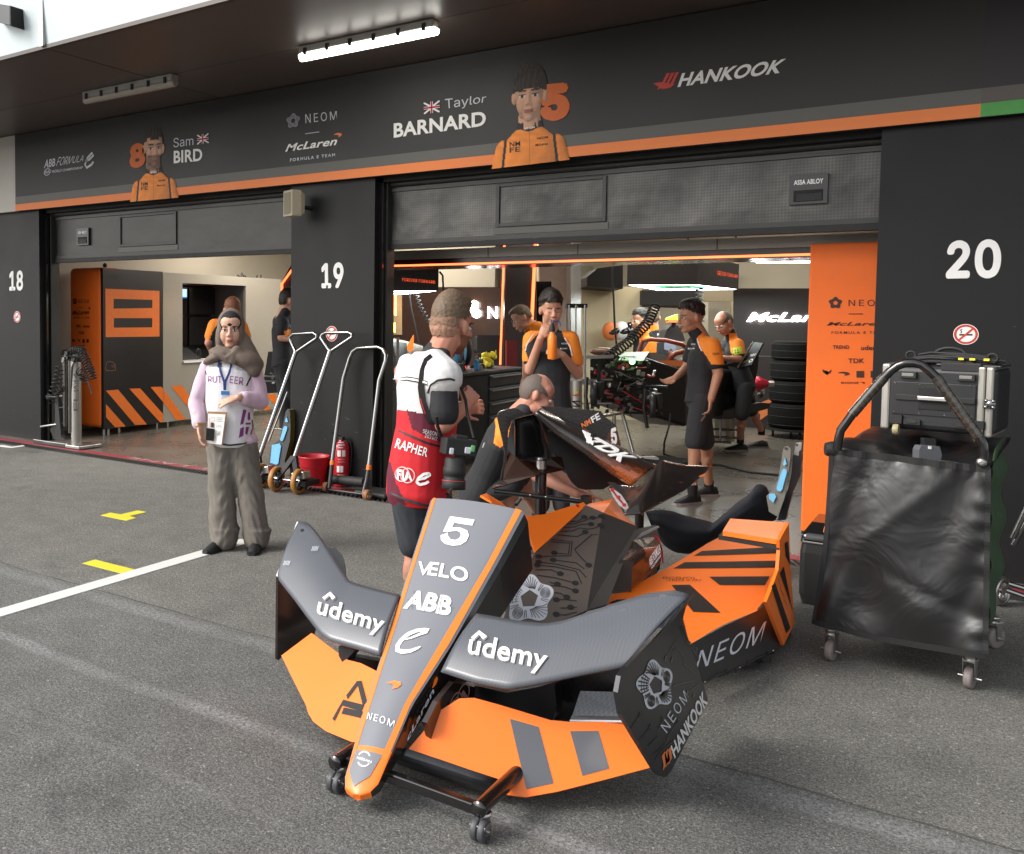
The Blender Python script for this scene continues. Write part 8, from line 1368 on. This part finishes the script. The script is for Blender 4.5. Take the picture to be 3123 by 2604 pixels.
worker(12.6, 'crew member with back turned and printed polo behind the stripped car', (1993, 968), unit(FW*.9+RT*.3), UPV, 1.05, ((1965, 1022), (2030, 1024)), ((1955, 1075, .1), (2040, 1075, .1)), ((1965, 1110, .3), (2030, 1110, .3)), (1998, 1150), (), (), (), [[(1940, 990), (2060, 990), (2060, 1012), (2020, 1002), (1985, 1010), (1960, 1030), (1940, 1040)]], vox=.012, hair=HL_, hk=dict(top=.015, zmin=-.07), legs=False, prints=(('NEOM', [(2005, 1024), (2028, 1024), (2028, 1016), (2005, 1016)], M['white']), ('McLaren', [(2000, 1044), (2030, 1042), (2030, 1036), (2000, 1037)], M['white'])))
worker(9.7, 'crew member with ginger hair and orange shoulders, back turned, at the monitors', (707, 945), unit(FW*.85-RT*.4), UPV, 1.08, ((655, 992, 0), (735, 995, .0)), ((636, 1045, -.05), (755, 1045, .1)), ((650, 1080, .2), (740, 1085, .3)), (690, 1150), ((675, 1270), (705, 1270)), ((672, 1315, .1), (708, 1315, .1)), (FW, FW), [[(610, 960), (680, 965), (665, 985), (648, 1012), (638, 1040), (610, 1040)], [(730, 965), (790, 965), (790, 1040), (750, 1040), (745, 1000)]], skin=SKD, hair=HR_, hk=dict(top=.0, zmin=-.06), vox=.011, shorts=False, prints=(('patch', [(662, 995), (668, 990), (670, 1000), (664, 1004)], M['white']), ('patch', [(657, 1020), (664, 1010), (667, 1022)], M['white'])))
worker(10.2, 'man in plain black shirt with orange cuff beside the machinery rack', (883, 918), unit(RT*.9+FW*.3-UPV*.2), UPV, 1.08, ((862, 985, -.1), (850, 980, .2)), ((858, 1030, -.15), (850, 1030, .25)), ((885, 1035, -.2), (890, 1040, .2)), (862, 1100), ((872, 1215), (892, 1212)), ((870, 1300, .1), (894, 1298, .2)), (RT, RT), [[(866, 1008), (890, 1005), (890, 1022), (868, 1026)]], hair=HB, hk=dict(top=.01, zmin=-.06), vox=.011, shorts=False, lat=unit(-FW*.9+RT*.3), tfw=RT)
worker(9.9, 'crew member with glasses bending down in the shade behind the drinking man', (1590, 970), unit(-RT*.8-FW*.1-UPV*.5), UPV-RT*.35, 1.08, ((1640, 1000, -.1), (1622, 1000, .25)), ((1612, 1090, -.1), (1605, 1085, .25)), ((1600, 1150, -.12), (1600, 1150, .2)), (1690, 1080), (), (), (), [[(1572, 960), (1700, 960), (1700, 1010), (1600, 1010)]], hair=HL_, hk=dict(top=.0, zmin=-.05), vox=.011, legs=False, lat=unit(FW*.9+RT*.1), tfw=unit(-RT*.3-UPV))
# ================================================================ printed driver portraits on the banner (flat prints)
def print_mat():
    m, t, b, N, L = nt('printed_portrait_ink'); a = N('ShaderNodeAttribute'); a.attribute_name = 'ink'; L(a.outputs['Color'], b.inputs['Base Color']); b.inputs['Roughness'].default_value = .6; return m
INK = print_mat()
def portrait(q, turn, beard, hair_kind, wid, label, flip=1):
    f = unit(V(.30*turn, -1, -.03)); up = V(0, 0, 1); B = {k: MB() for k in ('skin', 'hair', 'suit', 'collar')}; g, A = head(B['skin'], V(0, 0, 0), f, up, 1.28, .86, neck=V(0, .03, -.20), soft=not beard); g1 = g
    h = B['hair']
    if hair_kind == 0: h.ell(g(0, -.014, .034), (.084*1.28, .104*1.28, .106*1.28), SK, ax=A, n=22); lim = .05
    else:
        h.ell(g(0, -.016, .04), (.090*1.28, .106*1.28, .108*1.28), SK, ax=A, n=22); r_ = np.random.default_rng(5); lim = .028
        for k in range(60): a, e_ = r_.uniform(-.2, math.pi+.2), r_.uniform(.2, 1.4); p = g(.078*math.cos(a)*math.cos(e_), -.0+.095*math.sin(a)*math.cos(e_), .055+.09*math.sin(e_)); h.cap(p, p+A[1]*.036-A[2]*(.03 if e_ < .7 else .005)+A[0]*.012*math.cos(a*2), .017, .008, SK, n=7)
    c = B['collar']; c.lathe([(.094, -.225), (.088, -.19), (.080, -.155)], V(0, .015, 0), V(0, -.12, 1), SK, n=24)
    s = B['suit']; s.loft([[V(x_*a, .03+b_*y_, z) for x_, y_ in [(np.sign(math.cos(t_))*abs(math.cos(t_))**.8, math.sin(t_)) for t_ in np.linspace(0, 2*math.pi, 28, endpoint=False)]] for z, a, b_ in ((-.5, .185, .12), (-.38, .195, .13), (-.31, .19, .12), (-.265, .165, .10), (-.23, .125, .085), (-.20, .09, .07))], SK)
    for k in (-1, 1): s.cap(V(k*.165, .03, -.315), V(k*.225, .03, -.55), .066, .06, SK)
    objs = []
    for k in ('skin', 'hair', 'suit', 'collar'):
        v, fc_ = remeshed(B[k], .0045 if k != 'suit' else .008, 8 if k == 'skin' else 5)
        if k == 'hair': qq = v @ np.stack(A, 1)/1.28; keep = ~((qq[:, 2] < lim-.02+.25*np.maximum(qq[:, 1], 0)) & (qq[:, 1] > -.045)); fc_ = [x for x in fc_ if all(keep[i] for i in x)]
        objs.append((k, BVHTree.FromPolygons([tuple(p) for p in v], fc_)))
    col = dict(skin=lin('#d3a184'), hair=lin('#241a15'), suit=(.83, .25, .03), collar=lin('#191a20')); lt = unit(V(-.55*flip, -.7, .55)); fn, n = quad_fn(q); nu, nv = 120, 120; x0, x1, z0, z1 = -wid, wid, -.42, .195
    idx = {}; vs, cs, fs = [], [], []; r = np.random.default_rng(11)
    def shade(u, v):
        o = Vector((x0+(x1-x0)*u, -1, z0+(z1-z0)*v)); best = None
        for k, t_ in objs:
            h_ = t_.ray_cast(o, Vector((0, 1, 0)))
            if h_[0] is not None and (best is None or h_[3] < best[1]-.0005): best = (k, h_[3], np.array(h_[1]), np.array(h_[0]))
        if best is None: return None
        k, _, nn, p = best; nn = -nn if nn[1] > 0 else nn; c_ = np.array(col[k]); d = max(0, nn @ lt); ql = np.array([p @ A[0], p @ A[1], p @ A[2]])/1.28
        if k == 'skin':
            if beard and ql[2] < -.045 and ql[2] > -.14 and ql[1] > -.01 and not (abs(ql[0]) < .022 and -.078 < ql[2] < -.062): c_ = c_*.32+np.array(lin('#3a2a22'))*.5
            if abs(ql[2]+.070) < .0085 and abs(ql[0]) < .024 and ql[1] > .07: c_ = np.array(lin('#a86458'))
            for e in (-1, 1):
                ex, ez = abs(ql[0]-e*.033), ql[2]+.001
                if ql[1] > .04:
                    if ex < .020 and abs(ez-.024-.004*(1-ex/.02)) < .0042: c_ = np.array(lin('#33231b'))
                    if (ex/.0165)**2+(ez/.0075)**2 < 1: c_ = np.array(lin('#cfc6c0')) if ex > .0065 else np.array(lin('#2a1c16'))
                    elif ex < .018 and 0 < ez-.006 < .0035: c_ = np.array(lin('#3b2a22'))
        if k == 'hair': c_ = c_*(1.15+.75*math.sin(ql[0]*230+ql[2]*70+3*math.sin(ql[1]*90+ql[2]*60)))*1.3
        if k == 'suit':
            c_ = c_*(1+.10*math.sin(38*p[0]+55*p[2]+3*math.sin(25*p[2]))*math.sin(30*p[2]-22*p[0]))
            for e in (-1, 1):
                if abs(abs(p[0])-.155+.12*(p[2]+.24)) < .009 and p[2] < -.21: c_ = np.array(lin('#191a20'))
            if abs(p[0]) < .003: c_ = c_*.6
        f_ = .46+.62*d
        return np.clip(c_*f_*(1+.03*r.standard_normal()), 0, 1)
    G = [[shade(i/nu, j_/nv) for i in range(nu+1)] for j_ in range(nv+1)]
    for j_ in range(nv):
        for i in range(nu):
            cc = [G[j_+b_][i+a] for a, b_ in ((0, 0), (1, 0), (1, 1), (0, 1))]
            if sum(x is None for x in cc): continue
            o = len(vs)
            for a, b_ in ((0, 0), (1, 0), (1, 1), (0, 1)): vs.append(fn((i+a)/nu, (j_+b_)/nv)+n*.003)
            cs += cc; fs.append((o, o+1, o+2, o+3))
    mb = MB().add(vs, fs, INK); lf = mat('suit_print_dark', '#2a1b12', .6)
    F_ = lambda u, v: fn(u, v); T = lambda s_, a, k_=0: mb.text(s_, [F_(*p) for p in a], lf if not k_ else M['white'], .005, bold=.02)
    zf = lambda x, z: ((x-x0)/(x1-x0), (z-z0)/(z1-z0)); Q = lambda xa, xb, za, zb: [zf(xa, za), zf(xb, za), zf(xb, zb), zf(xa, zb)]
    T('NM', Q(-.13, -.06, -.30, -.27)); T('FE', Q(-.13, -.06, -.335, -.305)); T('NEOM', Q(.05, .12, -.275, -.262)); T('McLaren', Q(.04, .12, -.315, -.300)); T('NEOM', Q(-.035, .035, -.205, -.193), 1)
    nc = len(cs); ob = mb.build('printed_portrait', BAN); at = ob.data.color_attributes.new('ink', 'FLOAT_COLOR', 'POINT'); a = np.ones((len(ob.data.vertices), 4), dtype=np.float32); a[:nc, :3] = np.array(cs); at.data.foreach_set('color', a.ravel()); return ob
portrait(fq(((392, 616), (550, 602), (549, 370), (391, 384))), .5, True, 0, .27, '')
portrait(fq(((1492, 516), (1746, 486), (1744, 172), (1492, 208))), -.15, False, 1, .27, '')
